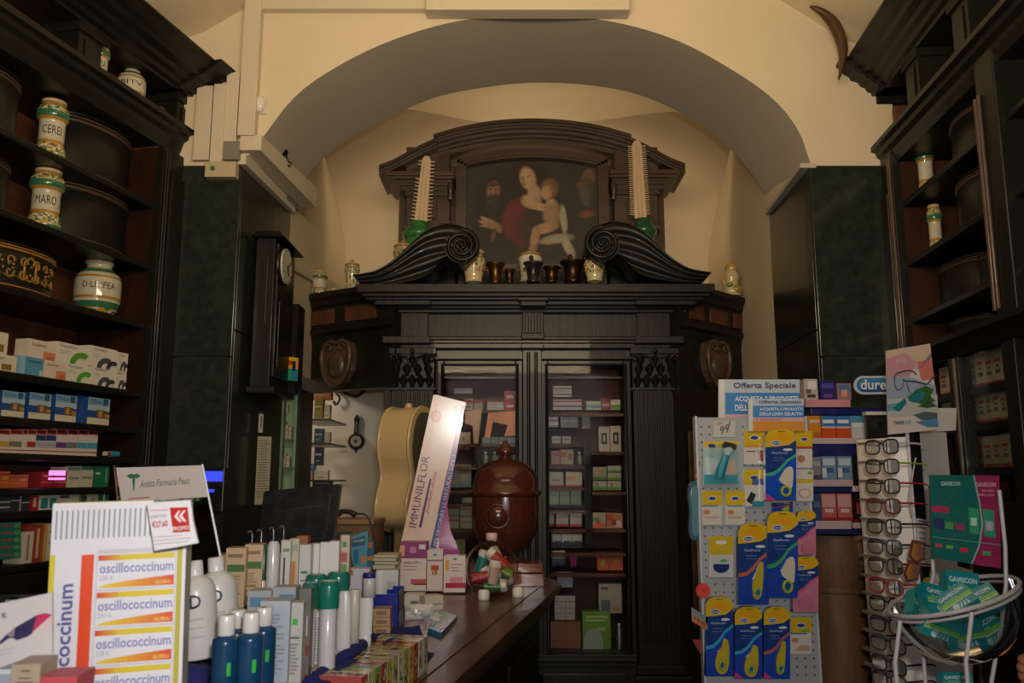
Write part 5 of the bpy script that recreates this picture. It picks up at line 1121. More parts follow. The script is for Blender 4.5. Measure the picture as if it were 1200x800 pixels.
ctn((500,644,518.5,692), 3.50, .08, st(G('d9cec8'), (.25,.75,.5,.62,G('c8502a')), (.3,.7,.38,.48,G('d8b080')), (.4,.6,.85,.9,G('4a9a6a')), (0,1,.72,.76,G('a878a8')), txt=[('15',.35,.65,.40,.5,G('2a2a2a'))]), 'white side-on drink box with orange number panel, middle', gp, m='gloss')
ctn((519.5,651,545,694), 3.46, .07, st(G('dccfc9'), (.08,.25,.6,.88,G('d8a058')), (.1,1,.12,.26,G('b02848')), (.3,.9,.26,.42,G('d890a0')), (.45,.6,.88,.94,G('4a9a6a')), ln=(.35,.9,.55,.8,3,G('a8808a'))), 'white drink box with crimson berries picture, right', gp, m='gloss')
# ---- cream scale seen from behind
a = at(476,622,3.98); k = K(3.98)
SC = thing('weighing_scale', 'old cream enamel weighing scale head with rounded waist behind the display', 'scale', (a.x, a.y, 0))
def blob(y, side):  # half width in px at photo row y
    pts = [(478,6),(482,14),(490,20),(505,25),(520,27),(535,25.5),(548,21.5),(556,19.5),(565,21),(580,26),(595,29),(606,28),(614,23),(620,12),(622,4)]
    for (a_,b_),(c_,d_) in zip(pts, pts[1:]):
        if a_ <= y <= c_: return b_+(d_-b_)*(y-a_)/(c_-a_)
    return 4
zr = lambda y: at(476,y,3.98).z
rows = sm([(478+144*i/40, 0) for i in range(41)], 41)
prof2 = [(y, blob(y,0)) for y in [478+144*i/40 for i in range(41)]]
def sil(off, s_): return [((-w_*s_+off)*k, zr(y)) for y, w_ in prof2]+[((w_*s_+off)*k, zr(y)) for y, w_ in prof2[::-1]]
ang = math.radians(68)
q = MB(); pts = [(-w_*k*1.3, zr(y)) for y, w_ in prof2]+[(w_*k*1.3, zr(y)) for y, w_ in prof2[::-1]]
q.prism(pts, 'y', -.085, .085, G('c4aa7a'), smooth=False); o = q.build('case', 'gloss', SC, rz=ang)
for f in o.data.polygons: f.use_smooth = len(f.vertices) == 4
q = MB(); q.prism([(x*.82, zr(550)+(z-zr(550))*.92) for x, z in pts], 'y', -.088, -.083, G('57523f')); q.build('dial_window', 'plastic', SC, rz=ang)
for y_, nm in ((-.078,'front_rim'),(.078,'rear_rim')):
    q = MB(); q.tube([(x*1.01, y_, z) for x, z in pts], .008, 6, G('c4aa7a'), closed=True); q.build(nm, 'gloss', SC, rz=ang)
q = MB(); q.ball((0,0,zr(477)+.005), .02, .02, .016, G('c4aa7a')); q.build('top_screw', 'gloss', SC)
q = MB(); q.box(-.05,.05,-.04,.04,CT+.03,zr(612),G('8a7850')); q.build('column', 'gloss', SC, rz=ang, bevel=.01)
q = MB(); q.box(-.10,.10,-.09,.09,CT+.001,CT+.03,G('6a5c40')); q.build('platform', 'gloss', SC, rz=ang, bevel=.006)
# ---- papers and packs around the display
for i, (y0, y1, x0, x1) in enumerate(((650,653.5,438,466),(654,657.5,437,464),(658,661.5,439,466),(662,667,437,463))):
    ctn((x0,y0,x1,y1), 3.3, .12, st(G('b8b6a0'), (0,1,.0,.2,G('8a8c78'))), 'off white paper pad, %s in the low stack left of the pink display' % ['topmost','second from top','third from top','lowest'][i], 'paper pads by the display', name='paper_pad', cat='paper')
def soft_pack(rect, Y, label, cols, rz=0, group=None, tilt=0):
    loc, w_, h_ = put(I3(Y), 0, rect); mb = MB(); n = 10; vs = []; cc = []; dp = max(w_*.35, .03)
    rr = random.Random(int(rect[0]*7)); 
    for j in range(n+1):
        for i in range(n+1):
            u, v = i/n, j/n; e = math.sin(math.pi*u)**.5*math.sin(math.pi*v)**.5
            vs.append(((u-.5)*w_, -dp*e*.5+rr.uniform(-.002,.002), v*h_+rr.uniform(-.001,.001)))
    for j in range(n):
        for i in range(n): cc.append(G(cols[int((i/n*2+j/n*3)+rr.uniform(0,.9)) % len(cols)]))
    mb.add(vs, [(j*(n+1)+i, j*(n+1)+i+1, (j+1)*(n+1)+i+1, (j+1)*(n+1)+i) for j in range(n) for i in range(n)], cc, True)
    mb.add([(x,-y_*.6,z) for x,y_,z in vs], [(j*(n+1)+i, j*(n+1)+i+1, (j+1)*(n+1)+i+1, (j+1)*(n+1)+i) for j in range(n) for i in range(n)], cc, True)
    return mb.build('packet', 'gloss', loc=loc+Vector((0,0,0)), rx=tilt, rz=rz, label=label, cat='packet', group=group)
ctn((474,696,497,712), 3.1, .06, st(G('ccc4bc'), (.3,.7,.3,.5,G('4a6a5a')), (0,1,0,.1,G('a89888'))), 'small white box with green print below the display')
ctn((497,698,520,716), 3.05, .05, st(G('cfc6b4'), (.1,.9,.4,.5,G('8a8a80'))), 'cream flat carton below the right display boxes', rz=.5)
soft_pack((475,708,507,727), 2.85, 'crumpled clear and white packet below the display boxes', ['d8d0cc','e8e4e0','b8b4b8','cfc8c0'], rz=.2)
def flat_pack(pts, z, h, label, layers, base='2f88b0', name='blister_packet'):
    P_ = [atz(x,y,z+h) for x,y in pts]; c = sum(P_, Vector())/len(P_); c.z = z
    q = MB(); q.prism([(p.x-c.x,p.y-c.y) for p in P_], 'z', 0, h, G(base))
    for i, (pp, col) in enumerate(layers): q.add([tuple(atz(x,y,z+h)-c+Vector((0,0,.0006+.0003*i))) for x,y in pp], [tuple(range(len(pp)))], G(col))
    return q.build(name, 'gloss', loc=c, label=label, cat='packet')
flat_pack([(497,716),(514,714),(536,721),(517,741),(497,734)], CT, .012, 'turquoise and orange packet lying on the counter', [([(503,718),(512,717),(520,722),(512,724)],'c8dce4'),([(517,730),(526,728),(522,735),(515,738)],'c87a2c'),([(500,724),(512,728),(508,734),(499,731)],'1a5a8a'),([(505,721),(517,725),(514,729),(503,725)],'e0e4e8')])
flat_pack([(466,738),(480,728),(504,726),(500,745),(486,752)], CT, .025, 'dark blue tray with green sticks on the counter edge', [([(480,730),(492,727),(486,740),(474,742)],'8a9a6a'),([(492,732),(502,728),(498,742),(488,746)],'30343a'),([(484,731),(487,731),(480,741),(477,741)],'3a7a40')], base='1a3f7a', name='stick_tray')
# ---- raised cloth-covered display step
zp = at(250,770,1.5).z
def cz(x, y):
    ss = lambda a, b, t: max(0, min(1, (t-a)/(b-a)))**2*(3-2*max(0, min(1, (t-a)/(b-a))))
    base = 1.06 + .07*ss(1.47, 1.60, y)
    r = ss(1.36, 1.43, y)*(1-ss(1.68, 1.76, y))*(1-ss(-.505, -.465, x))
    return base + (zp-.012-base)*r
q = MB(); nx, ny = 110, 110; vs = []
for j in range(ny+1):
    for i in range(nx+1):
        y = .95+1.35*j/ny; e = .223-(3.83-y)*.1918; x = -1.02+ (e-.13+1.02-.0)*i/nx
        z = cz(x,y)+.006*math.sin(x*31+y*17)+.005*math.sin(x*13-y*29)
        if i > nx-4: z = max(CT+.003, z-(i-nx+4)*.022)
        if j > ny-4: z = max(CT+.003, z-(j-ny+4)*.03)
        vs.append((x,y,z))
q.add(vs, [(j*(nx+1)+i, j*(nx+1)+i+1, (j+1)*(nx+1)+i+1, (j+1)*(nx+1)+i) for j in range(ny) for i in range(nx)], G('1c2368'), True)
q.build('display_cloth', 'cloth', label='royal blue cloth draped under the products on the counter', cat='cloth')
def fold(pts, Y, r, label):
    q = MB(); P_ = [at(x,y,Y+d) for x,y,d in pts]; q.tube(sm(P_, 20), r, 10, G('1c2368')); return q.build('cloth_fold', 'cloth', label=label, cat='cloth')
fold([(362,802,-.2),(392,778,-.08),(412,764,0),(436,748,.2)], 1.86, .014, 'blue cloth fold behind the rows of colourful packs')
ZC = 1.055
# ---- bottles
def bottle(px, ytop, w_, Y, prof, label, name='bottle', group=None, zb=None, m='plastic', parts=None, tilt=0, rot=0, flat=1):
    """prof: list of (part, colour, [(r frac of half width, z frac)])"""
    a = at(px, ytop, Y); k_ = K(Y); zb = ZC if zb is None else zb; H = a.z-zb; r = w_/2*k_
    t = thing(name, label, name.split('_')[-1], (a.x, Y, zb), rot, group)
    if tilt: t.rotation_euler[1] = tilt
    for pn, col, pf in prof:
        q = MB(); q.lathe([(f*r, z*H) for f, z in pf], 22, col=G(col), sy=flat); q.build(pn, m, t)
    if parts: parts(t, r, H)
    return t
zp = at(250,770,1.5).z
def dlogo(t, r, H):
    q = MB()
    f = lambda u, v: (math.sin((u-.5)*.55+.3)*(r+.0012), -math.cos((u-.5)*.55+.3)*(r+.0012), H*(.52+.14*v))
    q.text('D', 0,0,0,0,0, G('2a3550'), 2, f=f)
    for i in range(3):
        f2 = lambda u, v, i=i: (math.sin((u-.5)*.7+.3)*(r+.0012), -math.cos((u-.5)*.7+.3)*(r+.0012), H*(.40-.09*i+.025*v))
        q.text(['dermafresh','latte corpo','ipoallergenico'][i], 0,0,0,0,0, G('7a7c88'), f=f2)
    q.build('lettering', 'paper', t)
WP = [('body','d8d4d2',[(.0,0),(.96,0),(1,.02),(1,.60),(.98,.70),(.84,.78),(.52,.83),(.40,.845)]),('cap','e2dedc',[(.42,.845),(.42,.86),(.40,.99),(.34,1)])]
bottle(240,656,44,1.50,WP,'white body lotion bottle with dark letter D, left one','lotion_bottle','white bottles by the green and yellow carton',zb=zp,parts=dlogo,tilt=-.11)
bottle(264,652,44,1.58,WP,'white body lotion bottle with dark letter D, right and behind','lotion_bottle','white bottles by the green and yellow carton',zb=zp,parts=dlogo,tilt=-.11)
BP = [('body','0f3c60',[(0,0),(.98,0),(1,.02),(1,.83),(.97,.855),(.6,.868),(.5,.88)]),('cap','d6d2ce',[(.62,.875),(.66,.88),(.66,.99),(.6,1)])]
def bl(t, r, H):
    q = MB(); f = lambda a_, z: (math.sin(a_)*(r+.0008), -math.cos(a_)*(r+.0008), H*z)
    for i in range(6): a0 = -.2+i*.16; q.quad(f(a0,.42),f(a0+.16,.42),f(a0+.16,.46),f(a0,.46),G('a8bcc8'))
    for i in range(4): a0 = -.3+i*.12; q.quad(f(a0,.12),f(a0+.12,.12),f(a0+.12,.13),f(a0,.13),G('6a8aa0'))
    for i in range(2): a0 = .5+i*.15; q.quad(f(a0,.64),f(a0+.15,.64),f(a0+.15,.72),f(a0,.72),G('2fb040'))
    q.build('label', 'paper', t)
gp = 'blue mouthwash bottles with white caps'
for px, yt, Y, lb in ((279,714,1.46,'blue bottle with white cap, back left of four'),(310,711,1.46,'blue bottle with white cap, back right of four'),(266,720,1.34,'blue bottle with white cap, front left of four'),(295,717,1.36,'blue bottle with white cap, front right of four')):
    bottle(px,yt,29,Y,BP,lb,'blue_bottle',gp,m='gloss',parts=bl)
# ---- cartons behind them
gp2 = None
kr = lambda: st(G('c8a884'), (.08,.95,.60,.72,G('3f6a2c')), (.1,.85,.84,.90,G('8a6a48')), (.1,.7,.3,.34,G('8a6a48')), (.1,.8,.22,.25,G('8a6a48')), ln=(.1,.8,.36,.55,4,G('9a7c58')))
ctn((246,650,263,712), 1.84, .05, st(G('a8865c'), (.2,.6,.7,.8,G('3a2a20'))), 'kraft carton behind the white bottles, leftmost of three', 'kraft cartons with green labels', rz=.12)
ctn((262,642,285,712), 1.80, .05, kr(), 'kraft carton with green label, middle of three', 'kraft cartons with green labels', rz=.12)
ctn((284,638,305,709), 1.83, .05, kr(), 'kraft carton with green label, right of three', 'kraft cartons with green labels', rz=.12)
for px, lb in ((295,'first from left'),(306,'second from left'),(320,'third from left'),(332,'fourth from left')):
    t = thing('display_hook', 'bent dark clear hook above the cartons, '+lb, 'hook', at(px,640,1.98), group='hooks above the cartons'); q = MB(); k = K(1.98); dy = (px-295)*.16
    q.tube([(0,0,-80*k),(0,0,(14+dy)*k),(-1.5*k,0,(17+dy)*k),(-4*k,0,(17.5+dy)*k),(-5*k,0,(15+dy)*k)], 1.1*k, 8, G('5a5a58')); q.build('hook_rod', 'gloss', t)
bottle(310,638,13,1.85,[('body','c8b8a4',[(.0,0),(1,0),(1,.72),(.8,.76)]),('cap','1f4a30',[(.82,.76),(.85,.77),(.85,.99),(.7,1)])],'slim cream bottle with dark green cap beside the kraft cartons','slim_bottle')
bottle(321,634,14,1.82,[('body','d6d2cf',[(.0,0),(1,0),(1,.97),(.7,1)])],'glossy white upright tube behind the cartons','white_tube',m='gloss')
T = [((327,633,338,700),1.86,st(G('cfcac2'),(.3,.5,.1,.7,G('4a3560')),(.2,.9,.8,.86,G('7a9a6a'))),'white carton with a purple bar'),
 ((337,631,348,698),1.88,st(G('c4b8a0'),(.2,.7,.2,.6,G('c07a40')),(.1,.9,.78,.9,G('9aa890'))),'beige carton with orange figure'),
 ((345,628,358,698),1.98,st(G('a85a22'),(.1,.9,.7,.8,G('c08050'))),'orange carton peeking out behind'),
 ((349,638,362,700),1.88,st(G('cfcac4'),(.2,.8,.45,.50,G('2f7a68')),(.2,.6,.3,.34,G('8a8a8a'))),'white leaning carton with a green line'),
 ((361,637,373,690),1.92,st(G('dad6d0'),(.0,.06,0,1,G('a03030')),(.5,.8,.03,.10,G('3a3a3a'))),'tall white slim carton, first of three'),
 ((373,635.5,385,690),1.92,st(G('dad6d0'),(.0,.06,0,1,G('6a4a4a')),(.5,.8,.03,.10,G('3a3a3a'))),'tall white slim carton, second of three'),
 ((385,634,396.5,690),1.92,st(G('dad6d0'),(.94,1,0,1,G('a03030')),(.5,.8,.03,.10,G('3a3a3a'))),'tall white slim carton, third of three'),
 ((396.5,627,408,690),1.95,st(G('bfae92'),(.0,.12,0,1,G('8a2020')),(.2,.8,.5,.68,G('a84a40')),(.3,.7,.78,.88,G('3a7a40')),(.2,.8,.34,.46,G('5a8a5a'))),'cream carton with red and green print'),
 ((289,692,316,730),1.66,st(G('a8acae'),(.1,.8,.5,.8,G('5a8aa8'))),'grey white carton with blue panel, left'),
 ((317,688,345,730),1.68,st(G('a6a8aa'),(.3,.95,.3,.8,G('4a86ac'))),'grey white carton with blue panel, right'),
 ((301,704,336,800),1.56,st(G('b4b8c0'),(.05,.95,.0,.9,G('aab4c4')),ln=(.1,.9,.1,.85,16,G('8a94a4'))),'tall pale blue grey carton covered in small print'),
 ((337,706,352,800),1.58,st(G('b8b6b0'),(.1,.8,.55,.57,G('3a3a3a')),(.2,.6,.72,.80,G('2fae48')),ln=(.1,.8,.1,.5,9,G('8a8a88'))),'narrow pale carton with green sticker'),
 ((347,690,361,790),1.66,st(G('6a6860'),(.3,.8,.45,.68,G('c8c4bc')),(0,1,.22,.34,G('8a2a20'))),'dark grey carton with pale diamond and red band'),
 ((366,712,388,782),1.78,st(G('d0ccc8'),(.0,1,.92,1,G('c8b090')),ln=(.1,.9,.1,.85,16,G('9a9aa0'))),'white printed carton under the green caps'),
 ((409,666,432,705),2.25,st(G('c8c6ca'),(.0,.16,.8,.95,G('b02a20')),(.2,.9,.2,.3,G('a0a0a8'))),'white box with a red corner'),
 ((440,668,466,700),2.30,st(G('c4c0ba'),(.1,.3,.0,1,G('d8d4ce')),(.5,.9,.3,.6,G('aaa49c'))),'white open box in the blue tray'),
 ]
for i, (r_, Y, s, lb) in enumerate(T): ctn(r_, Y, .035 if r_[2]-r_[0] < 20 else .05, s, lb+(', behind the bottles' if i < 8 else ' among the counter products'), rz=.05)
tray = thing('blue_tray_box', 'open royal blue display box holding white tubes', 'box', at(448,745,2.20)); k = K(2.2)
q = MB(); q.box(-20*k,18*k,0,.004,0,46*k,G('1f2f8a')); q.box(-20*k,18*k,.10,.104,0,50*k,G('1f2f8a')); q.box(-20*k,-19*k,0,.104,0,46*k,G('1f2f8a')); q.box(17*k,18*k,0,.104,0,48*k,G('202c48')); q.build('tray_walls', 'gloss', tray)
bottle(433,671,15,2.16,[('body','cdc9c6',[(0,0),(1,0),(1,.76),(.9,.80)]),('cap','26307a',[(.95,.80),(1,.81),(1,.985),(.9,1)])],'white bottle with royal blue cap in the blue tray','small_bottle',zb=at(433,700,2.16).z)
for i in range(3): ctn((437,713+i*10.5,457,723+i*10.5), 2.12, .05, st(G('a8805c'),(.2,.8,.3,.7,G('7a5a44'))), 'tan small box, %s of three beside the blue tray' % ['topmost','middle','lowest'][i], 'tan boxes by the blue tray')
GC = [('body','c8c6c4',[(0,0),(.78,0),(.82,.02),(.82,.68),(.7,.70)]),('cap','14705e',[(.98,.69),(1,.72),(1,.93),(.93,.98),(.7,1)])]
gp = 'white bottles with glossy green caps'
for px, yt, w_, Y, lb in ((371,672,25,1.86,'green capped bottle, back left'),(397,669,26,1.86,'green capped bottle, back right'),(364,682,19,1.76,'green capped bottle, front left'),(386,680,24,1.74,'green capped bottle, front middle')):
    bottle(px,yt,w_,Y,GC,lb+' of the group of four','capped_bottle',gp,zb=1.13,m='gloss')
TU = [('cap','c4c2c0',[(0,0),(.8,0),(.8,.12),(.9,.13)]),('body','cdcac8',[(.9,.13),(1,.2),(.95,.9),(.6,1)])]
bottle(404,692,17,1.84,TU,'white tube right of the green capped bottles','white_tube',zb=1.13,flat=.6)
bottle(416,690,13,1.90,[('body','c4bcae',[(0,0),(1,0),(1,.97),(.8,1)])],'slim cream upright tube in the middle of the counter','cream_tube',zb=1.13)
bottle(428,700,19,1.96,[('cap','cfccc8',[(0,0),(.85,0),(.85,.2),(.8,.22)]),('body','d4d1cd',[(.8,.22),(.95,.3),(1,.9),(.96,1)])],'white tube with a small green stripe beside the tan boxes','hand_cream_tube',zb=1.13,flat=.5)
bottle(470,690,9,2.45,[('body','1c3f7a',[(0,0),(1,0),(1,.7),(.6,.78)]),('cap','2a6a4a',[(.6,.78),(.6,1)])],'slim blue bottle with green cap by the display foot','thin_bottle',zb=CT)
# ---- rows of colourful small packs at the bottom
cols = [('b8a888','c8c4a8','8a9a60'),('c4bca0','b8b49c','a89878'),('b0522c','c8784a','8a3a24'),('b89a3c','c8b060','8a9a50'),('a8a468','c4bc9a','b06a4a'),('c4b890','d8d0b8','6a6a4a'),('aca070','c0b890','7a8a5a'),('b8a84c','7a9a4a','c8c090'),('a83c48','c86a6a','d8c8b8'),('7a9a48','b8b890','a84a50'),('c0b080','9aa468','b07a50'),('a84a40','c8b890','8a9a50')]
Yt = [2.06-.036*i for i in range(12)]
for i in range(12):
    Y = Yt[i]; zt_ = 1.135; xr = .223-(3.83-Y)*.1918-.092; c = cols[i]; w_ = .115+.005*i; mb = MB(); dp = .034
    mb.box(-w_,0,0,dp,0,zt_-CT-.004,G(c[0]))
    rr = random.Random(i)
    for j in range(22):
        x = -w_*rr.random(); ww = rr.uniform(.006,.025); y = rr.uniform(.001,dp-.008); mb.add([(x-ww/2,y,zt_-CT-.0034),(x+ww/2,y,zt_-CT-.0034),(x+ww/2,y+.006,zt_-CT-.0034),(x-ww/2,y+.006,zt_-CT-.0034)], [(0,1,2,3)], G(rr.choice(c))) if -w_+.012 < x < -.012 else None
        z = rr.uniform(.004,.066); y = rr.uniform(.002,dp-.01); mb.add([(.0006,y,z),(.0006,y+.007,z),(.0006,y+.007,z+.009),(.0006,y,z+.009)], [(0,1,2,3)], G(rr.choice(c+('e0d8c8','3a3a2a'))))
        z = rr.uniform(.004,.066); x = rr.uniform(-w_+.01,-.02); mb.rect(x,x+.014,z,z+.008,-.0006,G(rr.choice(c)))
    mb.build('herbal_sweets_box', 'gloss', loc=(xr,Y,CT+.001), rz=ca_, label='small colourful pack, %s from the far end of the front row' % ORD[i], cat='box', group='colourful packs at the counter front')
# ---- big carton with price tag
a0 = at(62,600,1.13); a1 = at(216,600,1.15); Wb = (a1-a0).length; zt_ = at(120,592,1.14).z; rzb = math.atan2(a1.y-a0.y+.02, a1.x-a0.x)
BX = thing('large_display_carton', 'large white homeopathic carton with orange band and striped top, nearest the camera', 'carton', (a0.x+.012, a0.y, ZC), rzb, ry=-.028)
Hb = zt_-ZC; q = MB(); q.box(0,Wb,0,.055,0,Hb,G('d4d2da')); kx = Wb/154; kz = (zt_-at(120,700,1.14).z)/108
zz = lambda y: Hb-(y-592)*kz; xx = lambda x: (x-62)*kx
q.quad((Wb+.0004,.0,0),(Wb+.0004,.055,0),(Wb+.0004,.055,Hb),(Wb+.0004,0,Hb),G('b8b4a8'))
q.build('carton_body', 'paper', BX)
q = MB(); y_ = -.0006
for i in range(19): x = 66+i*5.9; q.rect(xx(x),xx(x+2.2),zz(632),zz(598),y_,G('8e8e92'))
q.rect(xx(62),xx(68),0,zz(650),y_,G('c8b820')); q.rect(xx(206),xx(212),0,zz(645),y_,G('b0a428')); q.rect(xx(97),xx(111),0,zz(651),y_,G('d8400c'))
q.rect(xx(114),xx(205),0,zz(646),y_,G('bfbcc8'))
def grad(x0,x1,z0,z1,c0,c1,y,n=10,zb0=None):
    for i in range(n):
        u0, u1 = i/n, (i+1)/n; a_, b_ = G(c0), G(c1); c = tuple(a_[k_]+(b_[k_]-a_[k_])*(u0+.5/n) for k_ in range(3))+(1,)
        if zb0 is None: q.rect(x0+(x1-x0)*u0, x0+(x1-x0)*u1, z0, z1, y, c)
        else: q.quad((x0+(x1-x0)*u0,y,z0),(x0+(x1-x0)*u1,y,z0),(x0+(x1-x0)*u1,y,z0+(z1-z0)*(.12+.88*u1**.6)),(x0+(x1-x0)*u0,y,z0+(z1-z0)*(.12+.88*u0**.6)),c)
for i in range(6):
    b = 651+i*43.5
    q.rect(xx(115.5),xx(203.5),max(0,zz(b+41.5)),zz(b),y_-.0002,G('d6d4dc'))
    grad(xx(116),xx(140),zz(b+8),zz(b+1.5),'c82a14','d0a018',y_-.0004,6); q.rect(xx(140),xx(203),zz(b+8),zz(b+1.5),y_-.0004,G('d0b818'))
    q.text('oscillococcinum', xx(118),xx(202),zz(b+23),zz(b+11),y_-.0006,G('7a7cb0'),2)
    grad(xx(118),xx(203),zz(b+40),zz(b+28),'d8c020','d0341a',y_-.0004,12,True)
    q.text('200 K', xx(118),xx(134),zz(b+31),zz(b+25.5),y_-.0006,G('9a9aa8')); q.text('GLOBULI', xx(182),xx(200),zz(b+38),zz(b+33.5),y_-.0008,G('e0c860'),2)
q.text('oscillococcinum', xx(74),xx(90),zz(800+40),zz(684),y_-.0006,G('4a4c8c'),2, vert=True) if False else None
# vertical lettering, reads bottom to top
vs_, fs_ = glyphs('oscillococcinum', 2)
x_l, x_r = xx(73), xx(90); z_b, z_t = zz(592+ (Hb/kz)-4), zz(684)
zb2 = z_t-(x_r-x_l)*9.4
q.add([(x_r-(x_r-x_l)*v, y_-.0006, zb2+(z_t-zb2)*u) for u, v in vs_], fs_, G('4c4e94'))
q.build('front_print', 'paper', BX)
q = MB(); q.box(.004,.104,-.001,.056,Hb-.002,Hb+.004,G('d8ccb0')) if False else q.box(0,xx(176),0,.055,Hb,Hb+.003,G('dcd6c0')); q.build('serrated_top', 'paper', BX)
card('price_tag', 1.118, [(172,589),(223,585.5),(226,610),(232,636),(206,641),(181,645)], 'white price card with red promo square on the large carton', 'price tag',
  layers=[([(199,594.5),(220,594),(223,622.5),(203,624)],'b8201c'),([(203,616.5),(222,615),(222.5,620),(203.5,622)],'b8201c'),([(209,598.5),(212,598),(208,604.5),(213.5,611),(210.5,611.4),(204.5,605)],'e8dcd8'),([(215,598),(218,597.6),(213.8,604),(219,610.5),(216,611),(210,604.8)],'e8dcd8'),([(176,597.5),(197,596.5),(197,597.3),(176,598.3)],'c87070'),([(180,629),(214,626.5),(214,627.2),(180,629.7)],'a0a0a8'),([(180,633),(224,629.5),(224,630.2),(180,633.7)],'c89090'),([(181,637),(222,633.5),(222,634.2),(181,637.7)],'a0a0a8')],
  texts=[('CASH ON',(177,607),(196,605.5),3.4,'8a8a92'),('€27.60',(180,618),(198,616),7.5,'c0304a',2),('PROMO',(203.6,622),(222.6,620),5,'ece0dc',2)], base='dddadf')
# ---- acrylic sign behind the carton
AS = thing('counter_sign', 'clear acrylic sign holder with white pharmacy name card', 'sign', (0,0,0))
card('acrylic_panel', 1.62, [(133,545),(237,543.5),(259,655),(262,720),(150,720)], None, None, th=.004, m='cglass', parent=AS)
card('name_card', 1.605, [(136,548),(236,545),(243,582),(210,584),(143,592)], None, None,
  layers=[([(148,557),(154,554.5),(157,556),(160,554.5),(165,557),(161,560.5),(158.5,560),(157.4,575),(156.4,575),(155,560),(152,560.5)],'2f6a4c'),([(150,583.8),(175,581.8),(175,583.2),(150,585.2)],'c04a4a')],
  texts=[('Antica Farmacia Pesci',(165,571),(224,566.5),8,'5a6a62',1)], base='cfc0b6', parent=AS)
q = MB(); q.tube([at(237,544,1.60),at(259,655,1.60)], .0022, 6, G('e8e8ec')); q.build('edge_highlight_rim', 'gloss', AS)
LD = thing('electronic_display', 'glowing blue display on a dark housing behind the acrylic sign', 'display', (0,0,0))
q = MB(); q.pbox(232,548,262,600,3.02,3.10,G('101112')); q.build('housing', 'plastic', LD, bevel=.004)
q = MB(); q.pbox(238,552,260,564,3.012,3.02); q.build('screen', 'led', LD); q = MB(); q.pbox(240,573,250,576.5,3.012,3.02); q.build('small_light', 'led', LD)
q = MB(); q.pbox(236,600,258,760,3.03,3.09,G('101112')); q.build('stem', 'plastic', LD)
# ---- bottom left cards and boxes
card('advertising_card', 1.02, [(-30,713),(61,694),(61,830),(-30,830)], 'white showcard with dark purple and pink leaf shape at bottom left', 'card',
  layers=[([(-5,756),(8,743),(18,735),(44,720),(38,742),(32,746),(20,750),(15,747),(10,748),(2,754)],'2c2650'),([(44,720),(52,718),(62,719.5),(50,730),(38,741)],'b8285a'),([(8,743),(18,735),(17,745),(12,746)],'8a7480'),([(42,745),(61,722),(61,730)],'d8b0b0'),([(-10,764),(20,757),(20,758),(-10,765)],'b0acb0'),([(-10,769),(16,762),(16,763),(-10,770)],'b0acb0')],
  texts=[('E',(5,723),(10,722),5,'3a4a4a')], base='c4bcbc')
ctn((12,778,44,812), .96, .05, st(G('9a8a76'),(.3,.7,.5,.54,G('4a4440')),(.2,.8,.36,.4,G('4a4440')),(.35,.65,.75,.8,G('4a4440'))), 'small kraft box with printed letters at bottom left', rz=.15)
ctn((-8,784,11,812), .97, .05, st(G('8a94a4'),(0,1,.8,1,G('b8bcc4'))), 'blue grey small box at the very bottom left corner')
ctn((46,793,88,815), .955, .05, st(G('b0404a'),(0,1,0,.4,G('c8b0a0'))), 'flat red topped box in front of the large carton', rz=.1)
q = thing('tape_roll', 'dark blue round lid lying behind the showcard', 'lid', atz(28,706,1.19)); m_ = MB(); m_.lathe([(.03,0),(.034,.008),(.03,.016),(.01,.018)], 24, col=G('1a2440')); m_.build('lid_disc', 'gloss', q); m_ = MB(); m_.box(-.028,-.008,-.036,-.030,.0,.012,G('9aa4b0')); m_.build('label', 'paper', q); q.name = 'round_lid'
m_ = MB(); p = atz(28,706,1.18); m_.box(-.14,.10,-.05,.09,CT-.0,1.189,G('141414')); m_.build('dark_box', 'plastic', loc=(p.x,p.y,0), label='plain black box under the round lid at the left edge', cat='box')
# ---- back desk with monitor, wooden box and leaflets
MO = thing('computer_monitor', 'black computer monitor seen from behind, tilted, left of the doorway', 'monitor', (0,0,0))
card('back_shell', 3.0, [(309,577),(312,575),(397,567),(398.5,569),(389,642),(300,650)], None, None, th=.04, m='plastic', base='161718', parent=MO)
card('rear_bulge', 2.985, [(322,586),(386,580),(380,632),(316,638)], None, None, th=.02, m='plastic', base='1b1c1e', layers=[([(325,598),(383,590),(383,592),(325,600)],'2c2e30')], parent=MO)
q = MB(); p = at(350,645,3.03); q.box(p.x-.04,p.x+.04,3.01,3.05,CT+.014,p.z+.05,G('141516')); q.build('stand_neck', 'plastic', MO); q = MB(); q.box(p.x-.13,p.x+.13,2.97,3.16,CT+.001,CT+.015,G('141516')); q.build('stand_foot', 'plastic', MO)
WB = thing('wooden_box', 'brown wooden box with pale top edge behind the products', 'box', at(410,660,3.35), -.05); k = K(3.35)
q = MB(); q.box(-25*k,26*k,0,.22,CT+.001-WB.location.z,44*k,G('6a5038')); q.build('box_body', 'paper', WB, bevel=.003); q = MB(); q.box(-26*k,27*k,-.01,.23,44*k,50*k,G('8a6848')); q.build('lid', 'paper', WB, bevel=.004)
q = MB(); q.rect(-22*k,2*k,4*k,36*k,-.001,G('34322c')); q.build('dark_opening', 'paper', WB)
t = thing('telephone', 'small black telephone handset lying on the wooden box', 'telephone', at(404,603,3.42)); q = MB(); q.tube([(-.03,0,.0),(-.01,0,.014),(.02,0,.012),(.045,0,-.002)], [.013,.010,.010,.013], 10, G('141414')); q.build('handset', 'plastic', t)
q = MB(); P_ = [(412,603),(426,602),(432,607),(436,620),(440,645),(443,660)]; q.tube(sm([at(x,y,3.33) for x,y in P_], 24), .004, 6, G('1a1a1a')); q.build('telephone_cord', 'plastic', t, loc=-t.location)
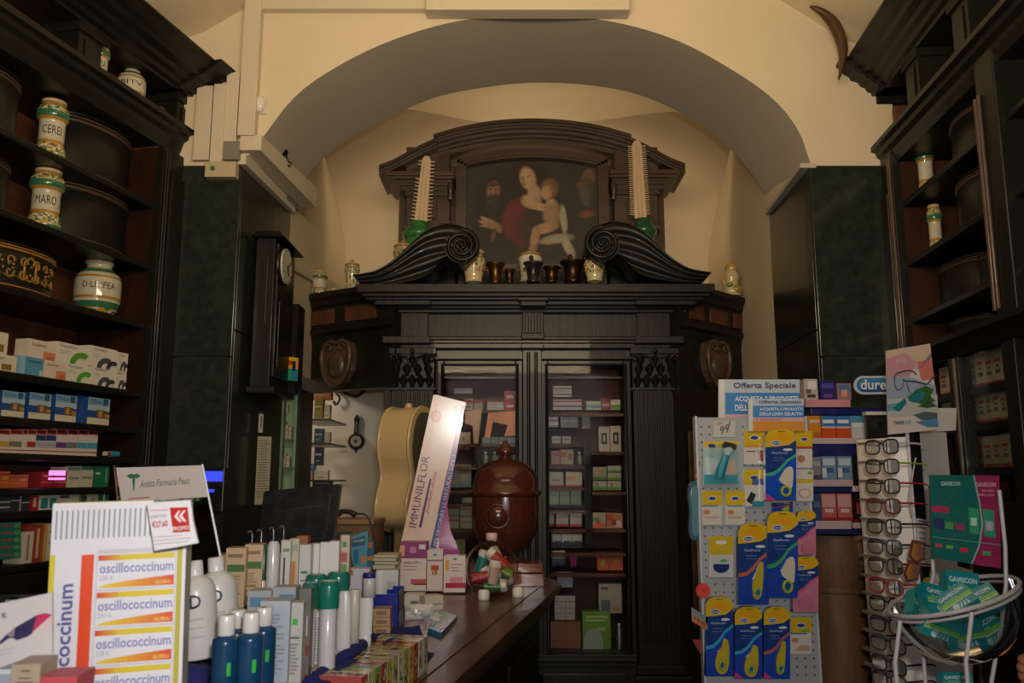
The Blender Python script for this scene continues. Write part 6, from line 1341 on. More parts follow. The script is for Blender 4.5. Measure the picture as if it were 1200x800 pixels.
card('leaflet_pack', 3.32, [(409,629),(431,622),(430,664),(416,668),(411,650)], 'light blue leaflet pack hanging on the wooden box, front left one', 'leaflet', layers=[([(412,632),(428,627),(428,638),(413,641)],'1c5a78'),([(414,645),(420,643),(420,660),(415,661)],'1a6a9a'),([(423,652),(429,651),(429,658),(423,659)],'c87a30')], texts=[('Omega',(415,637),(427,634),4,'d8d8c8')], base='4a94b0', th=.01)
card('leaflet_pack', 3.325, [(429,630),(438,634),(438,665),(430,666)], 'dark blue leaflet pack with orange marks right of the light blue one', 'leaflet', layers=[([(430,634),(437,636),(436,642),(430,641)],'b05a28'),([(430,652),(437,651),(437,656),(430,657)],'b87a30')], base='1f5a80', th=.01)
# ================================================================ RIGHT SIDE RACKS
# ---- perforated panel rack with foot-care packs
YP = 2.70
PB = thing('pegboard_rack', 'white perforated display rack full of foot care packs', 'rack', (0,0,0))
x0, x1 = X(821,650,YP), X(953,650,YP); zt_ = Z(885,489,YP)
q = MB(); q.box(x0,x1,YP,YP+.012,.25,zt_,G('9c9ea0')); 
k = K(YP)
nx_, nz_ = 13, 58
for j in range(nz_):
    for i in range(nx_):
        cx = x0+(x1-x0)*(i+.6)/(nx_+.2); cz_ = zt_-.03-j*.0245
        if cz_ > .9: q.rect(cx-.0028,cx+.0028,cz_-.0028,cz_+.0028,-.0004+YP,G('4c4e52'))
q.build('perforated_panel', 'painted_metal', PB)
for xa in (x0-.004, x1-.004): q = MB(); q.box(xa,xa+.008,YP-.006,YP+.03,.0,zt_+.004,G('b8b8b8')); q.build('side_rail', 'painted_metal', PB, bevel=.001)
q = MB(); q.box(x0-.05,x1+.05,YP-.2,YP+.2,0,.04,G('8a8a8c')); q.build('base', 'painted_metal', PB, bevel=.005)
card('hand_note', YP-.004, [(836,493),(862,493),(862,512),(836,512)], 'white paper with scribbled handwriting at the rack top', 'note', texts=[("99",(845,509),(856,505),9,'3a3a3a',1),('E',(853,498),(857,498),5,'3a3a3a',1),('cm',(840,497),(847,497),2.5,'b05a30')], base='b4b0a8', th=.001)
def offer(pts, Y, label, sh=0):
    (xa,ya),(xb,yb) = pts; w_, h_ = xb-xa, yb-ya
    F_ = lambda u, v: (xa+w_*u, ya+h_*v)
    R4 = lambda u0,v0,u1,v1: [F_(u0,v0),F_(u1,v0),F_(u1,v1),F_(u0,v1)]
    return card('offer_sign', Y, R4(0,0,1,1), label, 'sign', layers=[(R4(.0,.0,.08,1),'c8c4c0'),(R4(.08,.22,1,.58),'2f78b4'),(R4(.08,.58,1,.70),'c89aa0'),(R4(.08,.70,1,1),'c8821c')],
      texts=[('Offerta Speciale',F_(.18,.17),F_(.95,.17),h_*.12,'3a3c58',2),('ACQUISTA 2 PRODOTTI',F_(.2,.38),F_(.97,.38),h_*.10,'d8dce4',2),('DELLA LINEA GELACTIV',F_(.2,.52),F_(.97,.52),h_*.10,'d8dce4',2),('IL RISPARMIO',F_(.12,.68),F_(.6,.68),h_*.06,'a04a6a')], base='aab4c0')
offer(((842,444.5),(937,515)), 2.80, 'larger blue and orange special offer sign standing behind the rack top')
offer(((877,467),(942,505)), 2.68, 'smaller blue and orange special offer sign overlapping the larger one')
def oval(cx, cy, rx, ry): return circ(cx,cy,rx,ry,16)
LOGO = lambda cx, cy, s: [(oval(cx,cy,s,s*.55),'d8d8d0'),(oval(cx,cy,s*.86,s*.42),'1f3f8c')]
def insole_pack(x0, y0, x1, y1, label, arc='3aa0c8', kind='insole', Y=YP-.03, lower='1a3fa0', corner=None, group='gel insole packs on the rack'):
    w_, h_ = x1-x0, y1-y0; c = at((x0+x1)/2, y1, Y); t = thing('insole_pack', label, 'pack', c, group=group)
    F_ = lambda u, v: (x0+w_*u, y0+h_*v)
    def P(u, v): p = at(*F_(u,v), Y)-c; return (p.x, p.z)
    out = [(.0,1),(.0,.10),(.10,.03),(.3,0),(.7,0),(.9,.03),(1,.10),(1,1)]
    q = MB(); q.prism([P(u,v) for u,v in out], 'y', 0, .022, G('163878'))
    q.poly([P(u,v) for u,v in [(.0,.25),(.0,.10),(.10,.03),(.3,0),(.7,0),(.9,.03),(1,.10),(1,.15),(.75,.22),(.4,.24)]], -.0005, G('cfa818'))
    q.poly([P(.5+.34*math.cos(a_*math.pi/12), .16-.11*math.sin(a_*math.pi/12)) for a_ in range(13)], -.0008, G('d89a18'))
    dx = [P(u,v) for u,v in [(.0,.62),(.25,.60),(.45,.54),(.7,.42),(1,.34),(1,.38),(.72,.46),(.5,.58),(.28,.645),(.0,.665)]]
    q.poly(dx, -.0010, G(arc))
    if lower: q.poly([P(u,v) for u,v in [(.0,.665),(.28,.645),(.5,.58),(.72,.46),(1,.38),(1,1),(.0,1)]], -.0008, G(lower))
    for i, cc in enumerate(((oval(.34,.19,.18,.035),'d8d8d0'),(oval(.34,.19,.155,.026),'1f3f8c'))): q.poly([P(u,v) for u,v in cc[0]], -.0012-.0003*i, G(cc[1]))
    vs, fs = glyphs('Scholl', 2)
    def tx(s, u0, u1, v0, v1, col, sty=0):
        vs, fs = glyphs(s, sty); a0 = P(u0,v1); a1 = P(u1,v0); q.add([(a0[0]+(a1[0]-a0[0])*u, -.002, a0[1]+(a1[1]-a0[1])*v) for u, v in vs], fs, G(col))
    tx('Scholl', .22, .46, .178, .20, 'e0e0d8', 2); tx('GelActiv', .2, .72, .315, .345, 'b8c4e0', 0)
    q.poly([P(u,v) for u,v in oval(.72,.285,.16,.018)], -.001, G('c8d0d8')); 
    tx('donna', .25, .6, .39, .405, '8aa0d0'); tx('scarpe tacco', .25, .65, .43, .445, '8aa0d0')
    if corner: q.poly([P(u,v) for u,v in [(0,.9),(.35,1),(0,1)]], -.0013, G(corner))
    q.build('pack_body', 'gloss', t)
    ins = MB(); ys = 'b8a020'
    if kind == 'insole': o1 = [(.62,.55),(.74,.52),(.82,.58),(.84,.70),(.82,.86),(.72,.95),(.55,.97),(.40,.93),(.33,.84),(.40,.72),(.55,.64)]
    elif kind == 'slim': o1 = [(.66,.50),(.78,.46),(.80,.56),(.78,.74),(.74,.88),(.66,.93),(.52,.93),(.46,.86),(.46,.72),(.56,.62)]
    elif kind == 'white': o1 = [(.62,.56),(.80,.52),(.88,.60),(.84,.82),(.70,.80),(.44,.72)]
    else: o1 = [(.2,.78),(.5,.70),(.8,.78),(.85,.90),(.6,.97),(.3,.94)]
    S_ = sm([P(u,v) for u,v in o1+[o1[0]]], 26)[:-1]
    ins.prism([(p.x,p.y) for p in S_], 'y', -.008, .001, G({'white':'c8c0a8','pink':'b86a80'}.get(kind, ys)))
    ins.build('insole', 'plastic', t)
    if kind in ('insole','slim'):
        cxx, cyy, ry = (.58,.86,.05) if kind == 'insole' else (.62,.85,.05)
        r = MB(); pts = [P(cxx+.10*math.cos(a_), cyy+ry*math.sin(a_)) for a_ in [i*math.pi/8 for i in range(16)]]
        r.tube([(a_,-.009,b_) for a_,b_ in pts], .0035, 6, G('8aa838'), closed=True); r.poly([P(cxx+.08*math.cos(a_), cyy+ry*.8*math.sin(a_)) for a_ in [i*math.pi/8 for i in range(16)]], -.0092, G('1f5a9c')); r.build('heel_gel', 'plastic', t)
    if kind == 'white':
        r = MB(); r.tube([(a_,-.004,b_) for a_,b_ in [P(.66+.14*math.cos(i*math.pi/8), .87+.065*math.sin(i*math.pi/8)) for i in range(16)]], .005, 6, G('9aa41c'), closed=True); r.build('heel_gel', 'plastic', t)
    h = MB(); h.prism([P(u,v) for u,v in [(.38,.02),(.62,.02),(.62,.035),(.38,.035)]], 'y', -.002, 0, G('8a6a10')); h.build('hang_slot', 'plastic', t)
    return t
insole_pack(897,503,933,586,'bright blue gel insole pack with white insole at the rack top','3aa87a','white',Y=YP-.05,lower='0f4ab4',corner='b83a8a')
insole_pack(899,599,935,700,'blue gel insole pack with white insole in the middle of the rack','3a9a5a','white',Y=YP-.05)
insole_pack(865,613,901,708,'blue gel insole pack with orange arc and slim yellow insole','b8603a','slim',Y=YP-.04,corner=None)
insole_pack(827,699,859,792,'blue gel insole pack with broad yellow insole, bottom left of rack','3a9ac8','insole')
insole_pack(861,711,893,795,'blue gel insole pack, middle of the three in the bottom row','3a9ac8','insole',corner='b83a8a')
insole_pack(895,711,926,795,'blue gel insole pack with reddish arc, right of the bottom row','a85a4a','slim',corner='b83a8a')
insole_pack(934,598,956,650,'small pink cushion pack at the right rack edge, upper one','b8507a','pink',lower='c0768c',Y=YP-.035,group='pink cushion packs')
insole_pack(929,652,959,717,'small pink cushion pack at the right rack edge, lower one','b8507a','pink',lower='c0768c',Y=YP-.035,group='pink cushion packs')
insole_pack(905,585,929,600,'yellow pack top peeking out behind the white insole pack','b8603a','slim',Y=YP-.012)
def small_pack(x0, y0, x1, y1, label, layers, base='c8c2b8', Y=YP-.012, texts=()):
    w_, h_ = x1-x0, y1-y0; F_ = lambda u, v: (x0+w_*u, y0+h_*v)
    L_ = [([F_(0,0),F_(1,0),F_(1,.42),F_(0,.42)],'c8a81c')]+LOGO(*F_(.5,.22), w_*.22)+[([F_(*p) for p in pts], c) for pts, c in layers]
    return card('foot_care_pack', Y, [F_(.04,0),F_(.96,0),F_(1,.04),F_(1,1),F_(0,1),F_(0,.04)], label, 'pack', layers=L_, texts=[(s,F_(*a_),F_(*b_),hh,c) for s,a_,b_,hh,c in texts], th=.012, m='gloss', base=base, group='small foot care packs on the rack')
sq = lambda u0,v0,u1,v1: [(u0,v0),(u1,v0),(u1,v1),(u0,v1)]
small_pack(872,504,896,544,'yellow topped pack with brown shoe picture beside the foot file',[(sq(0,.42,1,.5),'c89030'),([(.65,.6),(.9,.58),(.92,.9),(.7,.88),(.75,.75)],'8a4a2a'),(sq(.1,.6,.55,.63),'7a4a3a')])
small_pack(872,550,895,593,'yellow and blue pack with dark roller picture below the shoe pack',[(sq(.4,.25,1,.42),'4a5a8a'),([(.1,.85),(.35,.6),(.6,.68),(.4,.95)],'2a2c30'),(sq(.4,.86,1,1),'2f8a98')])
small_pack(823,575,846,615,'yellow topped plaster pack, left of the pair',[(sq(0,.42,.8,.46),'3a8ab0'),(oval(.22,.62,.18,.07),'c87a5a'),(sq(.15,.74,.85,.8),'b8a488')])
small_pack(850,575,873,615,'yellow topped plaster pack, right of the pair',[(sq(.1,.42,.9,.46),'3a8ab0'),(oval(.28,.62,.18,.07),'c87a5a'),(sq(.15,.74,.85,.8),'b8a488')])
small_pack(933,505,952,548,'yellow pack with red line at the upper right rack edge',[(sq(0,.42,1,.48),'b03a2a'),(oval(.3,.75,.25,.1),'a87a60')])
small_pack(933,550,953,587,'white pack with pink ring at the right rack edge',[(sq(0,0,1,.3),'c8c0b8'),(oval(.5,.75,.38,.16),'c89a98'),(oval(.5,.75,.28,.11),'d0c4bc'),(oval(.8,.1,.15,.05),'5aa040')])
small_pack(926,723,951,766,'yellow topped pack with pink foot picture at the lower right',[(oval(.7,.36,.2,.04),'6aa840'),(sq(0,.42,.8,.46),'3a6ab0'),(oval(.22,.62,.16,.07),'b87a60'),([(.2,.9),(.5,.75),(.9,.78),(.9,.92)],'b8907a')])
small_pack(831,628,859,676,'clear blister with yellow card and navy ring',[(sq(0,0,1,.45),'c8a81c'),(sq(.1,.5,.9,.95),'b8bcc0'),(oval(.5,.74,.34,.16),'1a2a6a'),(sq(.2,.55,.8,.68),'b8bcc0'),(oval(.6,.60,.15,.04),'4ab040')]+[(oval(.5,.15,.25,.05),'d8d8d0')])
FF = thing('foot_file_pack', 'clear pack with turquoise electric foot file under a yellow header', 'pack', at(845,568,YP-.02))
c = FF.location.copy(); Pp = lambda x, y: (at(x,y,YP-.02)-c)
q = MB(); q.prism([(Pp(x,y).x,Pp(x,y).z) for x,y in [(824,517),(867,517),(867,566),(824,568)]], 'y', 0, .01, G('9ab4b4'))
for i, (pts, col) in enumerate([([(824,517),(867,517),(865,524),(845,522),(826,525)],'c8a81c'),(oval(835,522,7,3.5),'c8a81c'),(oval(835,522,5.5,2.5),'1f3f8c'),([(826,536),(842,536),(842,552),(828,560)],'b8c4c0'),([(852,540),(864,538),(864,560),(852,560)],'c8a898'),([(825,556),(866,556),(866,566),(825,567)],'3a8a98')]): q.poly([(Pp(x,y).x,Pp(x,y).z) for x,y in pts], -.0005-.0002*i, G(col))
q.build('backing_card', 'gloss', FF)
q = MB(); A_ = [(842,560),(844,552),(848,541),(852,532)]; q.tube([Pp(x,y)+Vector((0,-.018,0)) for x,y in A_], [.013,.015,.012,.008], 12, G('1f7a90')); q.build('handle', 'plastic', FF)
q = MB(); q.tube([Pp(x,y)+Vector((0,-.018,0)) for x,y in [(851,533),(853,526),(854,522)]], [.010,.018,.014], 12, G('a8b4b4')); q.build('head', 'plastic', FF)
q = MB(); q.tube([Pp(x,y)+Vector((0,-.026,0)) for x,y in [(846,521),(860,524)]], .010, 10, G('26282c')); q.build('roller', 'plastic', FF)
q = MB(); p = at(844,542,YP-.06)-c; q.prism([(Pp(x,y).x,Pp(x,y).z) for x,y in [(828,520),(864,520),(864,564),(828,565)]], 'y', -.042, -.041); q.build('blister', 'cglass', FF)
# star tag, small price card, red corners, hot-water bag
q = MB(); pts = []
c = at(824,692,YP-.02)
for i in range(32): r = (.024 if i % 2 else .0205); pts.append((r*math.cos(i*math.pi/16), r*math.sin(i*math.pi/16)))
q.prism(pts, 'y', 0, .002, G('d83018')); q.text('-15%', -.014,.010,-.004,.006,-.001,G('a01c10'),2); q.build('star_tag', 'paper', loc=c, label='red starburst price tag on the left rack edge', cat='tag')
card('price_card', YP-.03, [(810,711),(829,723),(829,738),(811,728)], 'small tilted grey and orange price card on the left rack edge', 'price tag', layers=[([(811,719),(829,731),(829,738),(811,728)],'b86a2c')], base='7a8088', th=.002, texts=[('12,90',(813,725),(827,734),3,'3a2a20',2)])
card('red_flap', YP+.02, [(811,749),(823,749),(823,770)], 'red triangular flap behind the lower left rack edge', 'flap', base='8a1c14'); card('red_flap', YP+.02, [(950,752),(962,764),(950,765)], 'red triangular flap behind the lower right rack edge', 'flap', base='8a1c14')
HB = thing('shoe_liner', 'grey blue moulded foot shape hanging at the left of the rack', 'pack', at(814,632,YP)); c = HB.location.copy()
S_ = sm([(at(x,y,YP)-c) for x,y in [(816,563),(809,566),(806,580),(808,600),(807,618),(809,630),(816,633),(820,625),(820,600),(820,570),(816,563)]], 30)[:-1]
q = MB(); q.prism([(p.x,p.z) for p in S_], 'y', -.005, .02, G('3a5c68')); q.build('moulded_shape', 'gloss', HB, bevel=.004)
S2 = [(p.x*.6+.002, p.z*.86+.012) for p in S_]; q = MB(); q.prism(S2, 'y', -.008, -.004, G('55808c')); q.build('inner_shape', 'gloss', HB)
q = MB(); q.tube(sm([at(x,y,YP+.0)-c for x,y in [(819,540),(817,552),(815,560)]], 8), .004, 6, G('b04a20')); q.build('orange_cord', 'plastic', HB)
# ---- condom rack behind
YD = 2.92
DR = thing('product_rack', 'dark blue shelf rack with red, blue and silver packs behind the white rack', 'rack', (0,0,0))
def dp_(name, m, rects, col, parent=DR, bevel=.002):
    q = MB()
    for r in rects: q.pbox(*r, col)
    return q.build(name, m, parent, bevel=bevel)
dp_('back_panel', 'plastic', [(943,478,1014,626,YD+.10,YD+.12)], G('131a44'))
dp_('top_panel', 'plastic', [(990,478,1040,500,YD+.08,YD+.10)], G('18206a'))
for i, (xa, ya, xb, yb) in enumerate(((944,468,997,477),(944,513,1014,520),(944,562,1000,570),(944,610,998,620),(1000,569,1015,576),(1000,612,1015,619))):
    dp_('shelf_strip', 'gloss', [(xa,ya,xb,yb,YD-.03,YD+.10)], G('b8a0a4' if i else 'b8808c'))
for i in range(4): dp_('blue_band', 'plastic', [(950,(478,520,570,620)[i],1014,(486,534,577,626)[i],YD-.02,YD+.09)], G('141c58'))
card('brand_header', YD-.05, circ(1012,451,11,11,10,90,270)+circ(1052,451,11,11,10,-90,90), 'rounded white and blue brand plate partly hidden by the sunglasses poster', 'sign',
   layers=[(circ(1012,451,8.5,8.5,10,90,270)+circ(1052,451,8.5,8.5,10,-90,90),'3a78a8'),([(1006,452),(1058,452),(1056,459),(1010,459)],'2a4a88')], texts=[('durex',(1008,456.5),(1047,456.5),12,'d4d4d8',2)], base='b8bcc0', th=.008, m='gloss')
ID = I3(YD-.01); gp = 'packs on the dark blue rack'
def D_(r, base, bands, lb, m='gloss', Y=YD-.015): carton('protection_pack', I3(Y), 0, r, .05, st(G(base), *[(a,b,c,d,G(e)) for a,b,c,d,e in bands]), lb, gp, m=m)
D_((943,444,959,468),'a89c98',[(.2,.8,.1,.25,'3a3030'),(.3,.9,.5,.9,'c8c4c0'),(.1,.5,.3,.5,'5a5450')],'silver foil pack, left on the top strip')
D_((962,446,979,468),'2a2460',[(.1,.9,.6,.85,'4a4494'),(.2,.8,.1,.3,'6a3a8a')],'dark purple pack, middle on the top strip')
D_((982,449,998,468),'8a6a70',[(.1,.9,.5,.9,'4a6a9a'),(.3,.7,.2,.6,'c88a70')],'blue and orange foil pack, right on the top strip')
D_((948,487,962.5,513),'c07a1c',[(.1,.9,.68,.82,'b8b0a0'),(0,1,0,.25,'a85a14')],'orange yellow pack on the second rack row')
for i, x in enumerate((963.5,981)): D_((x,487,x+16.5,513),'b8481c',[(0,1,.5,1,'2a6aa8'),(.1,.9,.66,.82,'c8ccd0'),(0,1,.44,.52,'c8a890')],'blue and orange pack, %s of the pair on the second rack row' % ('left','right')[i])
D_((998.5,487,1015,513),'b4bcc0',[(0,1,.7,1,'4a88a8'),(.1,.9,.5,.68,'c8ccd0')],'white and pale blue pack at the right of the second rack row')
D_((953,535,963,562),'7a7c80',[(.1,.9,.6,.8,'9aa0a4'),(0,1,0,.2,'3a4044')],'grey pack on the third rack row')
for i, x in enumerate((964,982.5)): D_((x,534,x+17,562),'6a86a4',[(.1,.9,.6,.9,'b0c0cc'),(.2,.8,.3,.5,'3a5a8a'),(0,.3,.1,.5,'c0ccd4')],'silver blue foil pack, %s of the pair on the third rack row' % ('left','right')[i])
D_((1001,527,1014,569),'1c1014',[(0,1,.9,1,'6a1420'),(.3,.7,.3,.6,'3a3438')],'tall black pack with red top, upper one')
D_((954,578,963,610),'24406a',[(.1,.9,.5,.7,'4a6a8a')],'blue edge pack on the fourth rack row')
for i, x in enumerate((964,982.5)): D_((x,578,x+17,610),'b05a58',[(.05,.95,.5,.95,'c89490'),(0,1,.0,.12,'8a2a28'),(.2,.8,.3,.44,'c8b0ac')],'red and pink foil pack, %s of the pair on the fourth rack row' % ('left','right')[i])
D_((1001,578,1014,612),'241014',[(.3,.7,.3,.7,'a83a34'),(0,1,.0,.1,'6a1420')],'tall black and red pack, lower one')
# ---- turned wooden column
a = at(988,800,3.02); k = K(3.02); zof = lambda y: at(988,y,3.02).z
TC = thing('wooden_column', 'thick pale brown turned wooden column standing between the racks', 'column', (a.x+.0, 3.02, 0))
q = MB(); q.lathe([(30*k,0),(30*k,.3),(29.5*k,zof(800)),(30*k,zof(740)),(29*k,zof(700)),(28.5*k,zof(693))], 32, col=WHITE); q.build('shaft', 'trunk', TC)
q = MB(); q.lathe([(29*k,zof(693)),(31*k,zof(691)),(30*k,zof(688)),(31*k,zof(684)),(34*k,zof(672)),(35*k,zof(655)),(34*k,zof(638)),(32*k,zof(626))], 32, col=WHITE); q.build('bulb', 'trunk', TC)
q = MB(); q.tube([(16*k,-28*k,zof(625)),(20*k,-29*k,zof(650)),(24*k,-27*k,zof(663))], [9*k,10*k,7*k], 12); q.build('carved_knot', 'trunk', TC)
# ---- glasses stand
YG = 2.55
GS = thing('glasses_stand', 'tall white revolving stand holding reading glasses', 'stand', (0,0,0))
def hexcol(name, pxs, Yf, Yb, ytop, col, m='painted_metal'):
    (xa, xb) = pxs; q = MB(); a, b = at(xa,650,Yf), at(xb,650,Yb); z1 = at((xa+xb)/2,ytop,(Yf+Yb)/2).z
    q.hexa([(a.x,Yf,.1),(b.x,Yb,.1),(b.x,Yb+.012,.1),(a.x,Yf+.012,.1),(a.x,Yf,z1),(b.x,Yb,z1),(b.x,Yb+.012,z1),(a.x,Yf+.012,z1)], G(col)); return q.build(name, m, GS)
hexcol('front_panel', (1014,1052), 2.72, 2.60, 514, 'e6dcd0'); hexcol('front_panel', (1052,1072), 2.60, 2.585, 512, 'e6dcd0'); hexcol('mirror_strip', (1073,1089), 2.66, 2.66, 504, '0e0f10', 'gloss'); hexcol('rear_panel', (1089,1121), 2.70, 2.74, 506, 'c8beb4'); q = MB(); q.pbox(1016,486,1040,511,2.66,2.68,G('141818')); q.pbox(1015,482,1041,486,2.655,2.685,G('c0b8b0')); q.build('small_mirror', 'gloss', GS)
q = MB(); q.pbox(1069.5,505,1072.5,700,2.57,2.575,G('ded6dc')); q.build('edge_strip', 'gloss', GS)
q = MB(); q.lathe([(.22,0),(.22,.05),(.05,.08),(.04,.12)], 32, col=G('a8a098')); q.build('base', 'painted_metal', GS, loc=(at(1065,650,2.75).x,2.80,0))
card('stand_top_box', 2.80, [(1094,478),(1121,478),(1120,504),(1094,506)], None, None, th=.1, base='c8beb6', parent=GS)
q = MB(); q.box(0,.1,0,.1,0,.1)
POS = card('sunglasses_poster', 2.52, [(1038.5,411),(1090,402.5),(1101,503),(1041,509)], 'tilted poster of sunglasses on a beach above the glasses stand', 'poster', 
 layers=[([(1038.6,411.5),(1089.8,403.2),(1093,430),(1039,437)],'b8a08c'),([(1038.7,420),(1060,413),(1074,425),(1060,450),(1039.5,455)],'b08088'),([(1074,424),(1092,420),(1094,444),(1080,446)],'b86a60'),([(1080,427),(1091,413),(1091.6,418),(1078,432)],'6a6478'),([(1039,444),(1060,440),(1096,452),(1098,474),(1040,478)],'8a94a8'),([(1040,468),(1098,462),(1099,485),(1041,488)],'a8a8a4'),([(1040,474),(1060,470),(1052,480),(1040,482)],'5a8aa8'),
 ([(1062,466),(1074,456),(1084,452),(1094,456),(1090,464),(1096,470),(1080,474),(1070,470)],'2f5a2c'),([(1074,476),(1090,470),(1098,476),(1086,478)],'2a4a2a'),([(1046,478),(1060,466),(1062,472),(1054,482),(1049,481)],'1c6a70'),([(1063,466),(1076,458),(1084,459),(1082,467),(1072,472),(1065,470)],'1c6a70'),([(1070,486),(1084,482),(1098,484),(1098,492),(1080,492)],'4a5a5a'),([(1072,494),(1098,490),(1099,500),(1086,500)],'4a7aa0')],
 texts=[('TWINS',(1047,498),(1059,497),4.5,'26384a',2),('SUN',(1060,497),(1067,496.5),4.5,'3a9ab0',2),('STYLE',(1050,427),(1062,425),5,'c8b8b0')], base='c0b4ac', th=.006, m='gloss')
pq = MB(); cpz = at(1070,509,2.52)
def arcp(pts, r, col): pq.tube(sm([at(x,y,2.515) for x,y in pts], 16), r, 6, G(col))
arcp([(1048,442),(1050,438),(1062,434),(1070,435),(1074,439)], .0018, '22242c'); arcp([(1048,442),(1049,452),(1053,457),(1058,452),(1059,446)], .0013, '22242c'); arcp([(1058,444),(1062,446),(1074,447),(1086,450),(1092,443),(1098,440)], .0018, '22242c'); arcp([(1062,446),(1064,454),(1066,460)], .0016, '22242c')
pq.build('printed_frame_outline', 'gloss', POS).matrix_parent_inverse = Matrix.Translation(-cpz) if False else Matrix.Translation(-Vector(POS.location))
def glasses(px, py, Y, frame, temple, label, wpx=33, rz=.50):
    c = at(px, py, Y); k_ = K(Y); t = thing('reading_glasses', label, 'glasses', c, rz, 'reading glasses on the white stand')
    fr_ = MB(); hw = .027; hh = .019; gap = .0085
    for s_ in (-1, 1):
        cx = s_*(hw+gap); pts = []
        for i in range(20):
            a_ = i*2*math.pi/20; ca, sa = math.cos(a_), math.sin(a_); n = 3.2
            r = (abs(ca)**n+abs(sa)**n)**(-1/n); pts.append((cx+hw*r*ca, 0, hh*r*sa-(.002 if sa < 0 else 0)))
        fr_.tube(pts, .0024, 6, G(frame), closed=True)
        ln = MB(); ln.prism([(p[0], p[2]) for p in pts], 'y', -.0005, .0008, G('b8b4b0')); ln.build('lens', 'cglass', t)
        te = MB(); xo_ = s_*(2*hw+gap+.001); te.tube([(xo_,0,.008),(xo_+s_*.002,.01,.008),(xo_+s_*.001,.06,.007),(xo_,.09,.005),(xo_,.105,.0)], [.0028,.003,.0028,.0026,.002], 6, G(temple)); te.build('temple', 'plastic', t)
    fr_.tube([(-gap,0,.006),(0,-.002,.009),(gap,0,.006)], .0025, 6, G(frame)); fr_.build('frame', 'plastic', t)
    return t
GG = [(523,'1e1c22','c8c0bc','black frame and pale temples'),(546,'26262a','8aa82a','dark frame and lime green temples'),(569,'2c2426','a82a30','dark frame and red temples'),(592,'7a2024','b82a30','red frame, fourth from top'),(616,'26282c','1c1c20','black frame, fifth from top'),(640,'3a3e50','202440','navy temples'),(662,'4a2c2c','5a1c20','dark red temples'),(686,'a8282c','b82a2c','bright red frame'),(708,'1c1c1e','1c1c1e','round black frame under the red one'),(732,'26262a','26262a','black frame, tenth from top'),(754,'34343a','1c1c20','charcoal frame, eleventh from top'),(778,'26262a','1c1c20','black frame, twelfth from top'),(797,'2a2a2c','2a2a2c','black frame cut by the bottom edge')]
for i, (y, f_, t_, lb) in enumerate(GG):
    glasses(1033+i*.75, y, 2.44, f_, t_, 'reading glasses with '+lb, rz=-1.22)
    q = MB(); c = at(1035+i*.75, y-6, 2.46); q.box(c.x-.006,c.x+.006,c.y-.005,c.y+.17,c.z-.004,c.z+.003,G('8a827c')); q.build('nose_holder', 'plastic', GS)
gp = 'striped folded glasses samples'
for pts, lb in (([(1070,632),(1084,635),(1083,656),(1074,660),(1066,652)],'striped orange and green folded glasses sample, upper'),([(1066,656),(1080,660),(1076,680),(1064,682),(1060,672)],'striped orange and green folded glasses sample, lower')):
    xs = pts; mx = sum(p[0] for p in pts)/5; my = sum(p[1] for p in pts)/5; sc_ = lambda s_: [(mx+(x-mx)*s_, my+(y-my)*s_) for x, y in pts]
    card('glasses_sample', 2.34, pts, lb, 'glasses', layers=[(sc_(.85),'3a5a4a'),([(mx-1+(x-mx)*.7, my+(y-my)*.7) for x, y in pts],'a8822c'),([(mx+1.5+(x-mx)*.62, my+(y-my)*.66) for x, y in pts],'b05a30'),([(mx+3+(x-mx)*.4, my+(y-my)*.55) for x, y in pts],'7a5a50')], base='8a2c28', th=.008, m='gloss', group=gp)
card('instruction_card', 2.56, [(1074,607),(1091,610),(1091,664),(1075,662)], 'white printed instruction card on the glasses stand', 'card', layers=[([(1076,609),(1089,611),(1089,613),(1076,611)],'3a4a7a')]+[([(1077,617+i*6),(1085,618+i*6),(1085,619.5+i*6),(1077,618.5+i*6)],'6a6a72') for i in range(7)]+[(circ(1086,681,5),'b89a40')], base='c0b8b4')
q = MB(); q.tube(sm([at(x,y,2.45) for x,y in [(1073,536),(1069,560),(1066,585),(1070,605)]], 12), .0022, 6, G('c8c0b8')); q.build('price_string', 'plastic', label='thin pale string hanging from the glasses stand', cat='string')
# ---- wire basket stand with teal packs
YB_ = 1.90
BS = thing('basket_stand', 'white wire stand with clear basket bowl and green and pink header', 'stand', (0,0,0))
cb_ = at(1116,698,YB_); k = K(YB_); rim = []
tilt = math.radians(17) * -1
def rimp(a_, r, dz=0): 
    x, y = r*math.cos(a_), r*.92*math.sin(a_); return Vector((cb_.x+x*math.cos(tilt)+dz*math.sin(tilt), cb_.y+y, cb_.z-x*math.sin(tilt)+dz*math.cos(tilt)))
Rm = 72*k
q = MB(); q.tube([rimp(i*math.pi/24, Rm) for i in range(48)], .005, 8, G('a8a09a'), closed=True); q.tube([rimp(i*math.pi/24, Rm*.985, -.012) for i in range(48)], .0035, 6, G('a8a09a'), closed=True); q.build('rim', 'painted_metal', BS)
q = MB(); prof = [(1.0,-.004),(.98,-.03),(.90,-.065),(.76,-.10),(.55,-.125),(.3,-.137),(.02,-.14)]; vs = []
prof = prof+[(a_*.985, b_+.003) for a_, b_ in prof[::-1]]
for r, z in prof:
    for i in range(36): vs.append(rimp(i*math.pi/18, Rm*.98*r, z))
q.add(vs, [(j*36+i, j*36+(i+1)%36, (j+1)*36+(i+1)%36, (j+1)*36+i) for j in range(len(prof)-1) for i in range(36)], WHITE, True); q.build('bowl', 'cglass', BS)
def rod(pts, Y=None, name='rod'):
    q = MB(); q.tube([at(x,y,Yy) for x,y,Yy in pts]+[Vector((at(pts[-1][0],pts[-1][1],pts[-1][2]).x-.0, pts[-1][2], .02))], .0045, 8, G('b4aeac')); q.build(name, 'painted_metal', BS)
Yf2, Yb2 = YB_-Rm*.92, YB_+Rm*.5
